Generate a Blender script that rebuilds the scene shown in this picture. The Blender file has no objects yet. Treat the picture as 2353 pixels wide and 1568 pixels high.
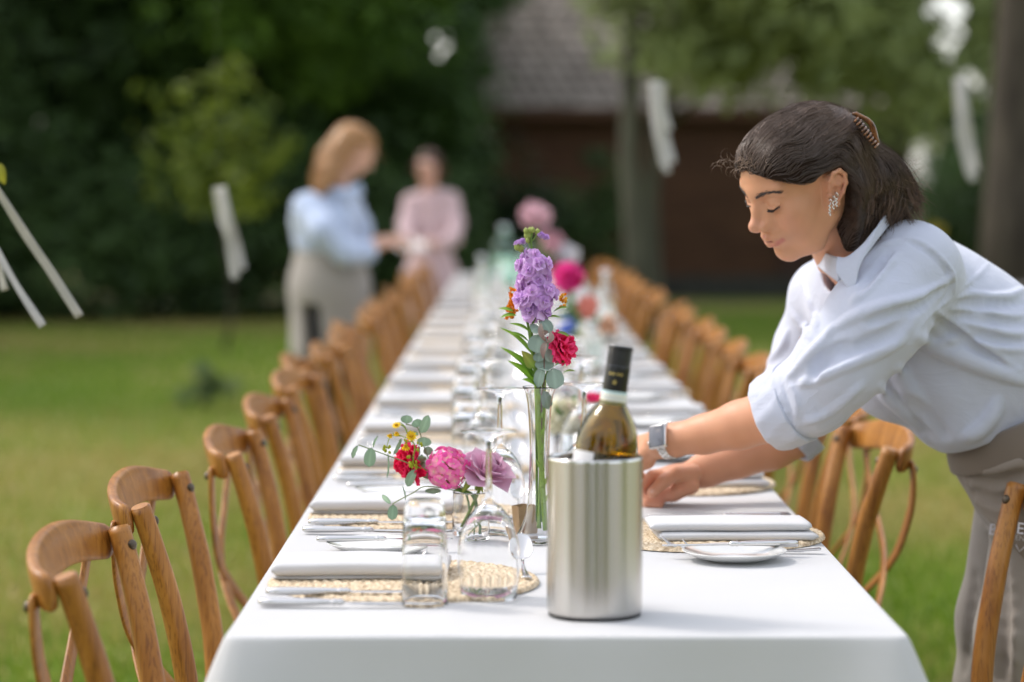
import bpy, bmesh, math, random
import numpy as np
from mathutils import Vector, Matrix, Euler, Quaternion
random.seed(7); np.random.seed(7)
PI = math.pi
sc = bpy.context.scene
COL = sc.collection

# ------------------------------------------------------------------ camera, light, exposure
CAM_H = 1.32
F_PX = 5752.0          # focal length in pixels of a 2353 px wide picture
PITCH = math.atan2(328.0, F_PX)
YAW = math.atan2(15.5, F_PX)
cam_d = bpy.data.cameras.new('camera'); cam = bpy.data.objects.new('camera', cam_d); COL.objects.link(cam)
cam_d.sensor_width = 36.0
cam_d.lens = 36.0 * F_PX / 2353.0
cam.location = (0, 0, CAM_H)
cam.rotation_euler = (PI/2 - PITCH, 0, -YAW)
cam_d.clip_start = 0.05; cam_d.clip_end = 600
cam_d.dof.use_dof = True
cam_d.dof.focus_distance = 3.66
cam_d.dof.aperture_fstop = 2.5
sc.camera = cam
sc.view_settings.view_transform = 'Standard'; sc.view_settings.look = 'None'
sc.view_settings.exposure = 0.70; sc.view_settings.gamma = 1.0
SUN_EL, SUN_AZ = math.radians(48), math.radians(-66)     # azimuth from +Y (into the picture), negative = left
world = bpy.data.worlds.new('World'); sc.world = world; world.use_nodes = True
nt = world.node_tree; bg = nt.nodes['Background']
sky = nt.nodes.new('ShaderNodeTexSky'); sky.sky_type = 'NISHITA'; sky.sun_disc = False
sky.sun_elevation = SUN_EL; sky.sun_rotation = SUN_AZ
sky.air_density = 1.0; sky.dust_density = 3.0; sky.ozone_density = 1.0
veil = nt.nodes.new('ShaderNodeMix'); veil.data_type = 'RGBA'; veil.inputs['Factor'].default_value = 0.30      # thin bright cloud over the blue
veil.inputs['B'].default_value = (11.0, 10.7, 10.2, 1); nt.links.new(sky.outputs[0], veil.inputs['A'])
nt.links.new(veil.outputs['Result'], bg.inputs[0]); bg.inputs[1].default_value = 0.15
sun_d = bpy.data.lights.new('sun', 'SUN'); sun = bpy.data.objects.new('sun', sun_d); COL.objects.link(sun)
sun_d.energy = 1.3; sun_d.angle = math.radians(11); sun_d.color = (1.0, 0.95, 0.88)
_sd = Vector((math.sin(SUN_AZ)*math.cos(SUN_EL), math.cos(SUN_AZ)*math.cos(SUN_EL), math.sin(SUN_EL)))
sun.rotation_euler = (-_sd).to_track_quat('-Z', 'Y').to_euler()
cy = sc.cycles
cy.max_bounces = 14; cy.transmission_bounces = 12; cy.transparent_max_bounces = 16; cy.glossy_bounces = 6; cy.diffuse_bounces = 4
cy.caustics_refractive = True; cy.caustics_reflective = True; cy.blur_glossy = 0.5; cy.sample_clamp_indirect = 6.0
cy.use_denoising = True

# ------------------------------------------------------------------ measuring helpers
_R = cam.rotation_euler.to_matrix()
def W(u, v, Y):
    """world point at depth Y metres that the photograph shows at (u, v) of its 2353 px wide print"""
    d = _R @ Vector(((u-1176.5)/F_PX, -(v-784.0)/F_PX, -1.0))
    t = Y / d.y
    return Vector((d.x*t, Y, CAM_H + d.z*t))
TZ = 0.80              # top of the table
def T(u, v, z=TZ):
    d = _R @ Vector(((u-1176.5)/F_PX, -(v-784.0)/F_PX, -1.0))
    t = (z - CAM_H) / d.z
    return Vector((d.x*t, d.y*t, z))

# ------------------------------------------------------------------ object helpers
def tag(o, label=None, cat=None, group=None, kind=None):
    if label: o['label'] = label
    if cat: o['category'] = cat
    if group: o['group'] = group
    if kind: o['kind'] = kind
    return o
def empty(name, loc=(0,0,0), rot=(0,0,0), label=None, cat=None, group=None):
    o = bpy.data.objects.new(name, None); COL.objects.link(o)
    o.empty_display_size = 0.05
    o.location = loc; o.rotation_euler = rot
    return tag(o, label, cat, group)
def mesh_obj(name, verts, faces, mat, parent=None, smooth=True, loc=None):
    me = bpy.data.meshes.new(name)
    if isinstance(verts, np.ndarray) and isinstance(faces, np.ndarray):
        n, m, k = len(verts), len(faces), faces.shape[1]
        me.vertices.add(n); me.vertices.foreach_set('co', verts.astype(np.float32).ravel())
        me.loops.add(m*k); me.loops.foreach_set('vertex_index', faces.astype(np.int32).ravel())
        me.polygons.add(m); me.polygons.foreach_set('loop_start', np.arange(0, m*k, k, dtype=np.int32))
        me.polygons.foreach_set('loop_total', np.full(m, k, dtype=np.int32))
        me.update(calc_edges=True); me.validate()
    else:
        me.from_pydata([tuple(v) for v in verts], [], [tuple(f) for f in faces]); me.update()
    if smooth:
        me.polygons.foreach_set('use_smooth', [True]*len(me.polygons))
    if mat is not None:
        for m_ in (mat if isinstance(mat, (list, tuple)) else [mat]): me.materials.append(m_)
    o = bpy.data.objects.new(name, me); COL.objects.link(o)
    if parent: o.parent = parent
    if loc is not None: o.location = loc
    return o
def copy_tree(o, parent=None):
    c = o.copy(); COL.objects.link(c)
    if parent is not None: c.parent = parent
    for ch in [x for x in KIDS.get(o.name, [])]:
        copy_tree(ch, c)
    return c
KIDS = {}
def index_kids():
    KIDS.clear()
    for x in bpy.data.objects:
        if x.parent: KIDS.setdefault(x.parent.name, []).append(x)

class MB:
    """collects geometry for one mesh object"""
    def __init__(s): s.v = []; s.f = []; s.mi = []; s.m = 0
    def add(s, vs, fs):
        b = len(s.v); s.v += [tuple(v) for v in vs]; s.f += [tuple(i+b for i in f) for f in fs]; s.mi += [s.m]*len(fs)
        return s
    def box(s, c, d, M=None, bev=0):
        x, y, z = d[0]/2, d[1]/2, d[2]/2
        bm = bmesh.new(); bmesh.ops.create_cube(bm, size=1.0)
        for v in bm.verts: v.co = Vector((v.co.x*d[0], v.co.y*d[1], v.co.z*d[2]))
        if bev: bmesh.ops.bevel(bm, geom=bm.edges[:], offset=bev, segments=2, affect='EDGES', profile=0.6)
        c = Vector(c)
        vs = [(M @ v.co if M else v.co) + c for v in bm.verts]; fs = [[v.index for v in f.verts] for f in bm.faces]
        bm.free(); return s.add(vs, fs)
    def tube(s, pts, r, n=8, cap=True, flat=None, up=None):
        """tube along pts; r scalar or list; flat=(a,b) section half-axes scale"""
        pts = [Vector(p) for p in pts]; N = len(pts)
        rs = r if isinstance(r, (list, tuple)) else [r]*N
        t = [(pts[min(i+1, N-1)] - pts[max(i-1, 0)]).normalized() for i in range(N)]
        ref = Vector(up) if up is not None else (Vector((0,0,1)) if abs(t[0].z) < .9 else Vector((1,0,0)))
        a = (ref - t[0]*ref.dot(t[0])).normalized()
        vs = []; fs = []
        for i in range(N):
            if up is not None: a = Vector(up)
            a = (a - t[i]*a.dot(t[i])).normalized(); b = t[i].cross(a)
            fa, fb = flat if flat else (1, 1)
            for k in range(n):
                an = 2*PI*k/n
                vs.append(pts[i] + (a*math.cos(an)*fa + b*math.sin(an)*fb)*rs[i])
        for i in range(N-1):
            for k in range(n):
                fs.append((i*n+k, i*n+(k+1)%n, (i+1)*n+(k+1)%n, (i+1)*n+k))
        if cap: fs.append(tuple(range(n-1, -1, -1))); fs.append(tuple((N-1)*n+k for k in range(n)))
        return s.add(vs, fs)
    def lathe(s, prof, n=32, c=(0,0,0), M=None, closed=False):
        """prof list of (r,z)"""
        vs = []; fs = []; N = len(prof); c = Vector(c)
        for (r, z) in prof:
            for k in range(n):
                a = 2*PI*k/n; p = Vector((r*math.cos(a), r*math.sin(a), z))
                vs.append((M @ p if M else p) + c)
        R_ = range(N) if closed else range(N-1)
        for i in R_:
            j = (i+1) % N
            for k in range(n):
                fs.append((i*n+k, i*n+(k+1)%n, j*n+(k+1)%n, j*n+k))
        return s.add(vs, fs)
    def grid(s, P):
        """P[i][j] of points"""
        n, m = len(P), len(P[0]); vs = [p for row in P for p in row]
        fs = [(i*m+j, i*m+j+1, (i+1)*m+j+1, (i+1)*m+j) for i in range(n-1) for j in range(m-1)]
        return s.add(vs, fs)
    def build(s, name, mat, parent=None, smooth=True, loc=None, weld=False):
        o = mesh_obj(name, s.v, s.f, mat, parent, smooth, loc)
        if any(s.mi): o.data.polygons.foreach_set('material_index', s.mi)
        if weld:
            bm = bmesh.new(); bm.from_mesh(o.data); bmesh.ops.remove_doubles(bm, verts=bm.verts, dist=1e-5)
            bmesh.ops.recalc_face_normals(bm, faces=bm.faces); bm.to_mesh(o.data); bm.free()
        return o
def solid(o, t, offset=-1):
    m = o.modifiers.new('thickness', 'SOLIDIFY'); m.thickness = t; m.offset = offset; return o
def subsurf(o, l=1):
    m = o.modifiers.new('smooth', 'SUBSURF'); m.levels = l; m.render_levels = l; return o
def catmull(pts, n=8):
    pts = [Vector(p) for p in pts]; out = []
    P = [pts[0]*2-pts[1]] + pts + [pts[-1]*2-pts[-2]]
    for i in range(1, len(P)-2):
        for k in range(n):
            t = k/n; a, b, c, d = P[i-1], P[i], P[i+1], P[i+2]
            out.append(0.5*((2*b)+(c-a)*t+(2*a-5*b+4*c-d)*t*t+(3*b-a-3*c+d)*t**3))
    out.append(pts[-1]); return out

# ------------------------------------------------------------------ materials
def pmat(name, col, rough=0.6, metal=0.0, spec=0.5, var=None, scale=8.0, bump=0.0, bscale=60.0, coords='Object', stretch=(1,1,1),
         trans=0.0, ior=1.45, sss=0.0, sheen=0.0, detail=4.0, bdist=0.002, transl=0.0, coat=0.0, seedoff=0.0):
    m = bpy.data.materials.new(name); m.use_nodes = True; t = m.node_tree; L = t.links.new
    p = t.nodes['Principled BSDF']
    p.inputs['Base Color'].default_value = (*col, 1); p.inputs['Roughness'].default_value = rough
    p.inputs['Metallic'].default_value = metal; p.inputs['IOR'].default_value = ior
    p.inputs['Specular IOR Level'].default_value = spec
    p.inputs['Transmission Weight'].default_value = trans
    p.inputs['Coat Weight'].default_value = coat
    if sss:
        p.inputs['Subsurface Weight'].default_value = sss; p.inputs['Subsurface Radius'].default_value = (1.0, 0.35, 0.2)
        p.inputs['Subsurface Scale'].default_value = 0.006
    if sheen: p.inputs['Sheen Weight'].default_value = sheen
    tc = mp = None
    if var or bump:
        tc = t.nodes.new('ShaderNodeTexCoord'); mp = t.nodes.new('ShaderNodeMapping'); mp.inputs['Scale'].default_value = stretch
        mp.inputs['Location'].default_value = (seedoff, seedoff*.7, 0)
        L(tc.outputs[coords], mp.inputs[0])
    if var:
        n = t.nodes.new('ShaderNodeTexNoise'); n.inputs['Scale'].default_value = scale; n.inputs['Detail'].default_value = detail
        L(mp.outputs[0], n.inputs['Vector']); r = t.nodes.new('ShaderNodeValToRGB')
        cs = var if isinstance(var, list) else [col, var]
        r.color_ramp.elements[0].position = 0.32; r.color_ramp.elements[1].position = 0.68
        r.color_ramp.elements[0].color = (*cs[0], 1); r.color_ramp.elements[1].color = (*cs[-1], 1)
        for i, c_ in enumerate(cs[1:-1]):
            e = r.color_ramp.elements.new(0.32+0.36*(i+1)/(len(cs)-1)); e.color = (*c_, 1)
        L(n.outputs['Fac'], r.inputs[0]); L(r.outputs[0], p.inputs['Base Color'])
    if bump:
        n2 = t.nodes.new('ShaderNodeTexNoise'); n2.inputs['Scale'].default_value = bscale; n2.inputs['Detail'].default_value = 3
        L(mp.outputs[0], n2.inputs['Vector']); b = t.nodes.new('ShaderNodeBump'); b.inputs['Strength'].default_value = bump
        b.inputs['Distance'].default_value = bdist
        L(n2.outputs['Fac'], b.inputs['Height']); L(b.outputs[0], p.inputs['Normal'])
    if transl:
        out = t.nodes['Material Output']; tr = t.nodes.new('ShaderNodeBsdfTranslucent'); mx = t.nodes.new('ShaderNodeMixShader')
        mx.inputs[0].default_value = transl
        src = p.inputs['Base Color'].links[0].from_socket if p.inputs['Base Color'].is_linked else None
        if src: L(src, tr.inputs[0])
        else: tr.inputs[0].default_value = (*col, 1)
        L(p.outputs[0], mx.inputs[1]); L(tr.outputs[0], mx.inputs[2]); L(mx.outputs[0], out.inputs[0])
    return m
def attr_mat(name, attr='tint', rough=0.5, sss=0.0, spec=0.4, transl=0.0, bump=0.0, bscale=200, bdist=0.001):
    m = bpy.data.materials.new(name); m.use_nodes = True; t = m.node_tree; L = t.links.new
    p = t.nodes['Principled BSDF']; a = t.nodes.new('ShaderNodeAttribute'); a.attribute_name = attr
    L(a.outputs['Color'], p.inputs['Base Color']); p.inputs['Roughness'].default_value = rough; p.inputs['Specular IOR Level'].default_value = spec
    if sss:
        p.inputs['Subsurface Weight'].default_value = sss; p.inputs['Subsurface Radius'].default_value = (1.0, 0.35, 0.2); p.inputs['Subsurface Scale'].default_value = 0.005
    if bump:
        tc = t.nodes.new('ShaderNodeTexCoord'); n2 = t.nodes.new('ShaderNodeTexNoise'); n2.inputs['Scale'].default_value = bscale
        L(tc.outputs['Object'], n2.inputs['Vector']); b = t.nodes.new('ShaderNodeBump'); b.inputs['Strength'].default_value = bump; b.inputs['Distance'].default_value = bdist
        L(n2.outputs['Fac'], b.inputs['Height']); L(b.outputs[0], p.inputs['Normal'])
    if transl:
        out = t.nodes['Material Output']; tr = t.nodes.new('ShaderNodeBsdfTranslucent'); mx = t.nodes.new('ShaderNodeMixShader'); mx.inputs[0].default_value = transl
        L(a.outputs['Color'], tr.inputs[0]); L(p.outputs[0], mx.inputs[1]); L(tr.outputs[0], mx.inputs[2]); L(mx.outputs[0], out.inputs[0])
    return m
def set_tint(o, cols, attr='tint'):
    """cols (n_verts,3) linear"""
    a = o.data.color_attributes.new(attr, 'FLOAT_COLOR', 'POINT')
    c = np.ones((len(o.data.vertices), 4), dtype=np.float32); c[:, :3] = cols
    a.data.foreach_set('color', c.ravel())

# ------------------------------------------------------------------ distance-field modelling (bodies, clothes)
class SDF:
    def __init__(s, lo, hi, h):
        s.lo = np.array(lo, float); s.h = h
        s.n = np.ceil((np.array(hi, float)-s.lo)/h).astype(int)+1
        s.D = np.full(s.n, 0.5, dtype=np.float32)
        s.ax = [s.lo[i]+h*np.arange(s.n[i]) for i in range(3)]
    def _sl(s, lo, hi, m):
        a = np.maximum(np.floor((np.array(lo)-m-s.lo)/s.h).astype(int), 0); b = np.minimum(np.ceil((np.array(hi)+m-s.lo)/s.h).astype(int)+1, s.n)
        if np.any(b <= a): return None
        return tuple(slice(a[i], b[i]) for i in range(3))
    def _pts(s, sl):
        return (s.ax[0][sl[0]][:, None, None], s.ax[1][sl[1]][None, :, None], s.ax[2][sl[2]][None, None, :])
    def comb(s, sl, d, k, op):
        A = s.D[sl]; d = d.astype(np.float32)
        if op == 'u':
            if k > 0:
                h = np.clip(0.5+0.5*(A-d)/k, 0, 1); R = A*(1-h)+d*h-k*h*(1-h)
            else: R = np.minimum(A, d)
        elif op == 's':
            if k > 0:
                h = np.clip(0.5-0.5*(A+d)/k, 0, 1); R = A*(1-h)-d*h+k*h*(1-h)
            else: R = np.maximum(A, -d)
        s.D[sl] = R
    def cone(s, a, b, ra, rb=None, k=0.01, op='u', m=None):
        rb = ra if rb is None else rb; a = np.array(a, float); b = np.array(b, float)
        r = max(ra, rb); m = k*1.2+4*s.h if m is None else m
        sl = s._sl(np.minimum(a, b)-r, np.maximum(a, b)+r, m)
        if sl is None: return s
        X, Y, Z = s._pts(sl); ba = b-a; L2 = max(ba@ba, 1e-12)
        px, py, pz = X-a[0], Y-a[1], Z-a[2]
        t = np.clip((px*ba[0]+py*ba[1]+pz*ba[2])/L2, 0, 1)
        d = np.sqrt((px-ba[0]*t)**2+(py-ba[1]*t)**2+(pz-ba[2]*t)**2)-(ra+(rb-ra)*t)
        s.comb(sl, d, k, op); return s
    def chain(s, pts, rs, k=0.01, op='u', m=None):
        for i in range(len(pts)-1): s.cone(pts[i], pts[i+1], rs[i], rs[i+1], k, op, m)
        return s
    def ell(s, c, r, M=None, k=0.01, op='u', m=None):
        """ellipsoid, M 3x3 rotation (columns = axes)"""
        c = np.array(c, float); r = np.array(r, float); M = np.eye(3) if M is None else np.array(M)
        ext = np.sqrt(((M*r[None, :])**2).sum(1)); m = k*1.2+4*s.h if m is None else m
        sl = s._sl(c-ext, c+ext, m)
        if sl is None: return s
        X, Y, Z = s._pts(sl); px, py, pz = X-c[0], Y-c[1], Z-c[2]
        q = [px*M[0, i]+py*M[1, i]+pz*M[2, i] for i in range(3)]
        k0 = np.sqrt((q[0]/r[0])**2+(q[1]/r[1])**2+(q[2]/r[2])**2)+1e-9
        k1 = np.sqrt((q[0]/r[0]**2)**2+(q[1]/r[1]**2)**2+(q[2]/r[2]**2)**2)+1e-9
        d = k0*(k0-1.0)/k1
        s.comb(sl, d, k, op); return s
    def func(s, lo, hi, f, k=0.0, op='u', m=0.0):
        sl = s._sl(lo, hi, m)
        if sl is None: return s
        X, Y, Z = s._pts(sl); d = np.broadcast_to(f(X, Y, Z), s.D[sl].shape)
        s.comb(sl, d, k, op); return s
    def disp(s, lo, hi, f):
        sl = s._sl(lo, hi, 0)
        if sl is None: return s
        X, Y, Z = s._pts(sl); s.D[sl] += np.broadcast_to(f(X, Y, Z), s.D[sl].shape).astype(np.float32); return s
    def sample(s, P):
        q = (np.asarray(P, float)-s.lo)/s.h; i = np.clip(np.floor(q).astype(int), 0, s.n-2); f = np.clip(q-i, 0, 1)
        out = 0
        for a in (0, 1):
            for b in (0, 1):
                for c in (0, 1):
                    w = (f[..., 0] if a else 1-f[..., 0])*(f[..., 1] if b else 1-f[..., 1])*(f[..., 2] if c else 1-f[..., 2])
                    out = out+w*s.D[i[..., 0]+a, i[..., 1]+b, i[..., 2]+c]
        return out
    def hit(s, u, v, Y0, Y1, step=0.002):
        """first depth where the sight line through (u,v) enters the surface"""
        Ys = np.arange(Y0, Y1, step); P = np.array([W(u, v, y) for y in Ys]); d = s.sample(P); i = np.argmax(d < 0)
        return Vector(P[i]) if d[i] < 0 else None
    def mesh(s, relax=2):
        D = s.D; S = D < 0; n = s.n
        c = np.zeros(tuple(n-1), dtype=np.int8)
        for a in (0, 1):
            for b in (0, 1):
                for e in (0, 1): c += S[a:n[0]-1+a, b:n[1]-1+b, e:n[2]-1+e]
        act = (c > 0) & (c < 8); idx = -np.ones(act.shape, dtype=np.int64); I = np.argwhere(act); idx[act] = np.arange(len(I))
        acc = np.zeros((len(I), 3)); cnt = np.zeros(len(I))
        i, j, l = I[:, 0], I[:, 1], I[:, 2]
        for ax in range(3):
            o1, o2 = [x for x in range(3) if x != ax]
            for a in (0, 1):
                for b in (0, 1):
                    off = [0, 0, 0]; off[o1] = a; off[o2] = b; off2 = list(off); off2[ax] = 1
                    d0 = D[i+off[0], j+off[1], l+off[2]].astype(float); d1 = D[i+off2[0], j+off2[1], l+off2[2]].astype(float)
                    mk = (d0 < 0) != (d1 < 0); t = np.where(mk, d0/np.where(mk, d0-d1, 1), 0)
                    p = np.tile(np.array(off, float), (len(I), 1)); p[:, ax] += t
                    acc += p*mk[:, None]; cnt += mk
        V = s.lo+s.h*(I+acc/np.maximum(cnt, 1)[:, None])
        F = []
        for ax in range(3):
            o1, o2 = [(1, 2), (2, 0), (0, 1)][ax]
            sl0 = [slice(None)]*3; sl1 = [slice(None)]*3; sl0[ax] = slice(0, n[ax]-1); sl1[ax] = slice(1, n[ax])
            A, B = S[tuple(sl0)], S[tuple(sl1)]; ch = A != B
            E = np.argwhere(ch); ok = (E[:, o1] > 0) & (E[:, o2] > 0) & (E[:, o1] < n[o1]-1) & (E[:, o2] < n[o2]-1); E = E[ok]
            inside = A[E[:, 0], E[:, 1], E[:, 2]]
            def g(da, db):
                Q = E.copy(); Q[:, o1] -= da; Q[:, o2] -= db; return idx[Q[:, 0], Q[:, 1], Q[:, 2]]
            q = np.stack([g(1, 1), g(0, 1), g(0, 0), g(1, 0)], 1)
            q[~inside] = q[~inside][:, ::-1]; F.append(q)
        F = np.concatenate(F); F = F[(F >= 0).all(1)]
        for _ in range(relax):      # even the spacing, then return to the surface
            nb = np.zeros_like(V); ct = np.zeros(len(V))
            for a, b in ((0, 1), (1, 2), (2, 3), (3, 0)):
                np.add.at(nb, F[:, a], V[F[:, b]]); np.add.at(ct, F[:, a], 1)
                np.add.at(nb, F[:, b], V[F[:, a]]); np.add.at(ct, F[:, b], 1)
            V = V*0.5+0.5*nb/np.maximum(ct, 1)[:, None]
            V = V-s.grad_step(V)
        return V, F
    def grad_step(s, V):
        e = s.h*0.7; d = s.sample(V); G = np.zeros_like(V)
        for a in range(3):
            o = np.zeros(3); o[a] = e; G[:, a] = (s.sample(V+o)-s.sample(V-o))/(2*e)
        g2 = (G**2).sum(1); st = (d/np.maximum(g2, 0.2))[:, None]*G
        ln = np.linalg.norm(st, axis=1, keepdims=True); return st*np.minimum(1, s.h/np.maximum(ln, 1e-9))
def fbm(P, seed=0, freq=(1,1,1), n=6):
    """cheap smooth noise: a sum of sine waves in random directions"""
    rs = np.random.RandomState(seed); out = 0
    for k in range(n):
        w = rs.normal(size=3)*np.array(freq); out = out+np.sin(P[0]*w[0]+P[1]*w[1]+P[2]*w[2]+rs.uniform(0, 6.28))
    return out/n
# ------------------------------------------------------------------ ground
def ground_material():
    m = bpy.data.materials.new('lawn'); m.use_nodes = True; t = m.node_tree; L = t.links.new; p = t.nodes['Principled BSDF']
    tc = t.nodes.new('ShaderNodeTexCoord')
    def noise(s, d=3, stretch=(1,1,1)):
        mp = t.nodes.new('ShaderNodeMapping'); mp.inputs['Scale'].default_value = stretch; L(tc.outputs['Object'], mp.inputs[0])
        n = t.nodes.new('ShaderNodeTexNoise'); n.inputs['Scale'].default_value = s; n.inputs['Detail'].default_value = d; L(mp.outputs[0], n.inputs['Vector']); return n.outputs['Fac']
    def ramp(src, stops):
        r = t.nodes.new('ShaderNodeValToRGB'); L(src, r.inputs[0]); e = r.color_ramp.elements
        e[0].position, e[0].color = stops[0][0], (*stops[0][1], 1); e[1].position, e[1].color = stops[-1][0], (*stops[-1][1], 1)
        for q, c in stops[1:-1]: x = e.new(q); x.color = (*c, 1)
        return r.outputs[0]
    a = ramp(noise(0.55, 3, (1, .55, 1)), [(0.34, (0.115, 0.20, 0.018)), (0.46, (0.20, 0.24, 0.035)), (0.58, (0.31, 0.25, 0.09))])
    b = ramp(noise(14, 5), [(0.3, (0.6, 0.62, 0.55)), (0.7, (1.25, 1.2, 1.3))])
    mx = t.nodes.new('ShaderNodeMix'); mx.data_type = 'RGBA'; mx.blend_type = 'MULTIPLY'; mx.inputs['Factor'].default_value = 1.0
    L(a, mx.inputs['A']); L(b, mx.inputs['B']); L(mx.outputs['Result'], p.inputs['Base Color']); p.inputs['Roughness'].default_value = 0.9
    bp = t.nodes.new('ShaderNodeBump'); bp.inputs['Distance'].default_value = 0.03; bp.inputs['Strength'].default_value = 0.8; L(noise(45, 4), bp.inputs['Height']); L(bp.outputs[0], p.inputs['Normal'])
    return m
g = 250.0
gx = np.linspace(-g, g, 41); gv = [(x, y, 0.0) for y in gx for x in gx]
gf = [(j*41+i, j*41+i+1, (j+1)*41+i+1, (j+1)*41+i) for j in range(40) for i in range(40)]
ground = tag(mesh_obj('lawn_ground', gv, gf, ground_material(), smooth=False), 'mown lawn, green with straw coloured dry patches', 'lawn', kind='structure')

gv_m = pmat('gravel', (0.17, 0.15, 0.12), .95, var=[(0.10, 0.085, 0.065), (0.22, 0.19, 0.15)], scale=30, detail=6, bump=.8, bscale=90, bdist=.01)  # unseen gravel added behind the camera so the steel mirrors less green
tv = [(x, y, .006) for y in np.linspace(-26, .9, 14) for x in np.linspace(-11, 11, 12)]
tag(mesh_obj('gravel_terrace', tv, [(j*12+i, j*12+i+1, (j+1)*12+i+1, (j+1)*12+i) for j in range(13) for i in range(11)], gv_m, smooth=False), 'gravel terrace behind the photographer', 'terrace', kind='structure')
def blades(n, seed=3):
    rs = np.random.RandomState(seed)
    Y = 5.5+24*rs.rand(n)**1.5
    half = 0.235*Y+0.3
    X = (rs.rand(n)*2-1)*half
    patch = fbm((X, Y, X*0), 5, (1.3, .9, 1), 5)
    h = (0.022+0.03*rs.rand(n))*(1+0.35*patch); w = 0.0035+0.003*rs.rand(n)+0.0004*Y
    a = rs.rand(n)*2*np.pi; tilt = 0.5*rs.rand(n)
    dx, dy = np.cos(a), np.sin(a); lx, ly = np.cos(a*3.3)*tilt*h, np.sin(a*3.3)*tilt*h
    V = np.zeros((n, 3, 3)); V[:, 0] = np.stack([X-dx*w, Y-dy*w, X*0-.002], 1); V[:, 1] = np.stack([X+dx*w, Y+dy*w, X*0-.002], 1); V[:, 2] = np.stack([X+lx, Y+ly, h], 1)
    F = np.arange(n*3).reshape(n, 3)
    k = rs.rand(n)[:, None]; dry = (np.clip(patch*1.5+.22+.35*rs.randn(n), 0, 1))[:, None]
    c = (np.array([0.12, 0.24, 0.016])*(1-k)+np.array([0.26, 0.37, 0.035])*k)*(1-dry)+np.array([0.44, 0.38, 0.13])*dry
    o = mesh_obj('grass', V.reshape(-1, 3), F, attr_mat('grass_blades', rough=0.55, transl=0.35), smooth=False)
    set_tint(o, np.repeat(c, 3, 0)); return o
tag(blades(130000), 'short blades of lawn grass', 'grass', kind='stuff')

# ------------------------------------------------------------------ trees
bark_m = pmat('bark', (0.05, 0.042, 0.03), 0.9, var=[(0.028, 0.022, 0.015), (0.07, 0.058, 0.042)], scale=9, stretch=(1, 1, .25), bump=0.8, bscale=22, bdist=0.02)
bark_grey_m = pmat('bark_grey', (0.08, 0.08, 0.06), 0.9, var=[(0.05, 0.05, 0.036), (0.10, 0.098, 0.07)], scale=7, stretch=(1, 1, .3), bump=0.6, bscale=20, bdist=0.015)
leaf_m = attr_mat('leaves', rough=0.5, transl=0.42, spec=0.35)
def in_gap(P):
    """openings between the branches where the sky shows: a sight line through each"""
    keep = np.ones(len(P), bool)
    for (u, v, r) in GAPS:
        d = W(u, v, 10.0)-Vector((0, 0, CAM_H)); d = np.array(d)/10.0
        X = P[:, 1]*d[0]; Z = CAM_H+P[:, 1]*d[2]; rr = r*P[:, 1]/F_PX
        keep &= ((P[:, 0]-X)**2+(P[:, 2]-Z)**2 > rr**2) | (P[:, 1] < 12)
    return keep
GAPS = [(1000, 88, 15), (1022, 112, 17), (1006, 132, 12), (1028, 84, 9), (2165, 8, 30), (2205, 20, 26), (2185, 52, 24), (2160, 92, 22), (2192, 100, 18), (2178, 128, 14), (2228, 172, 15), (2246, 192, 19), (2258, 215, 11), (2132, 30, 18), (2210, 72, 16), (2330, 8, 20), (2345, 22, 12)]
def leaf_cloud(centres, radii, per, size, pal, seed, gap=True, flat=0.75):
    rs = np.random.RandomState(seed); C = np.repeat(np.array(centres), per, 0); Rr = np.repeat(np.array(radii), per)
    n = len(C); d = rs.normal(size=(n, 3)); d /= np.linalg.norm(d, axis=1, keepdims=True)
    P = C+d*(Rr*(0.35+0.65*rs.rand(n)**0.5))[:, None]*np.array([1, 1, flat])
    tone = np.repeat(rs.rand(len(centres)), per)
    if gap:
        k = in_gap(P); P, d, tone = P[k], d[k], tone[k]
    k = P[:, 2] > 0.03; P, d, tone = P[k], d[k], tone[k]; n = len(P)
    nrm = d+rs.normal(size=(n, 3))*0.7+np.array([0, 0, .5]); nrm /= np.linalg.norm(nrm, axis=1, keepdims=True)
    a = np.cross(nrm, rs.normal(size=(n, 3))); a /= np.linalg.norm(a, axis=1, keepdims=True); b = np.cross(nrm, a)
    s = size*(0.6+0.8*rs.rand(n))[:, None]
    V = np.stack([P-a*s, P-b*s*.45+nrm*s*.12, P+a*s, P+b*s*.45+nrm*s*.12], 1).reshape(-1, 3)
    F = np.arange(n*4).reshape(n, 4)
    k = np.clip(0.6*tone+0.4*rs.rand(n), 0, 1)[:, None]; c = np.array(pal[0])*(1-k)+np.array(pal[1])*k
    return V, F, np.repeat(c, 4, 0)
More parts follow.
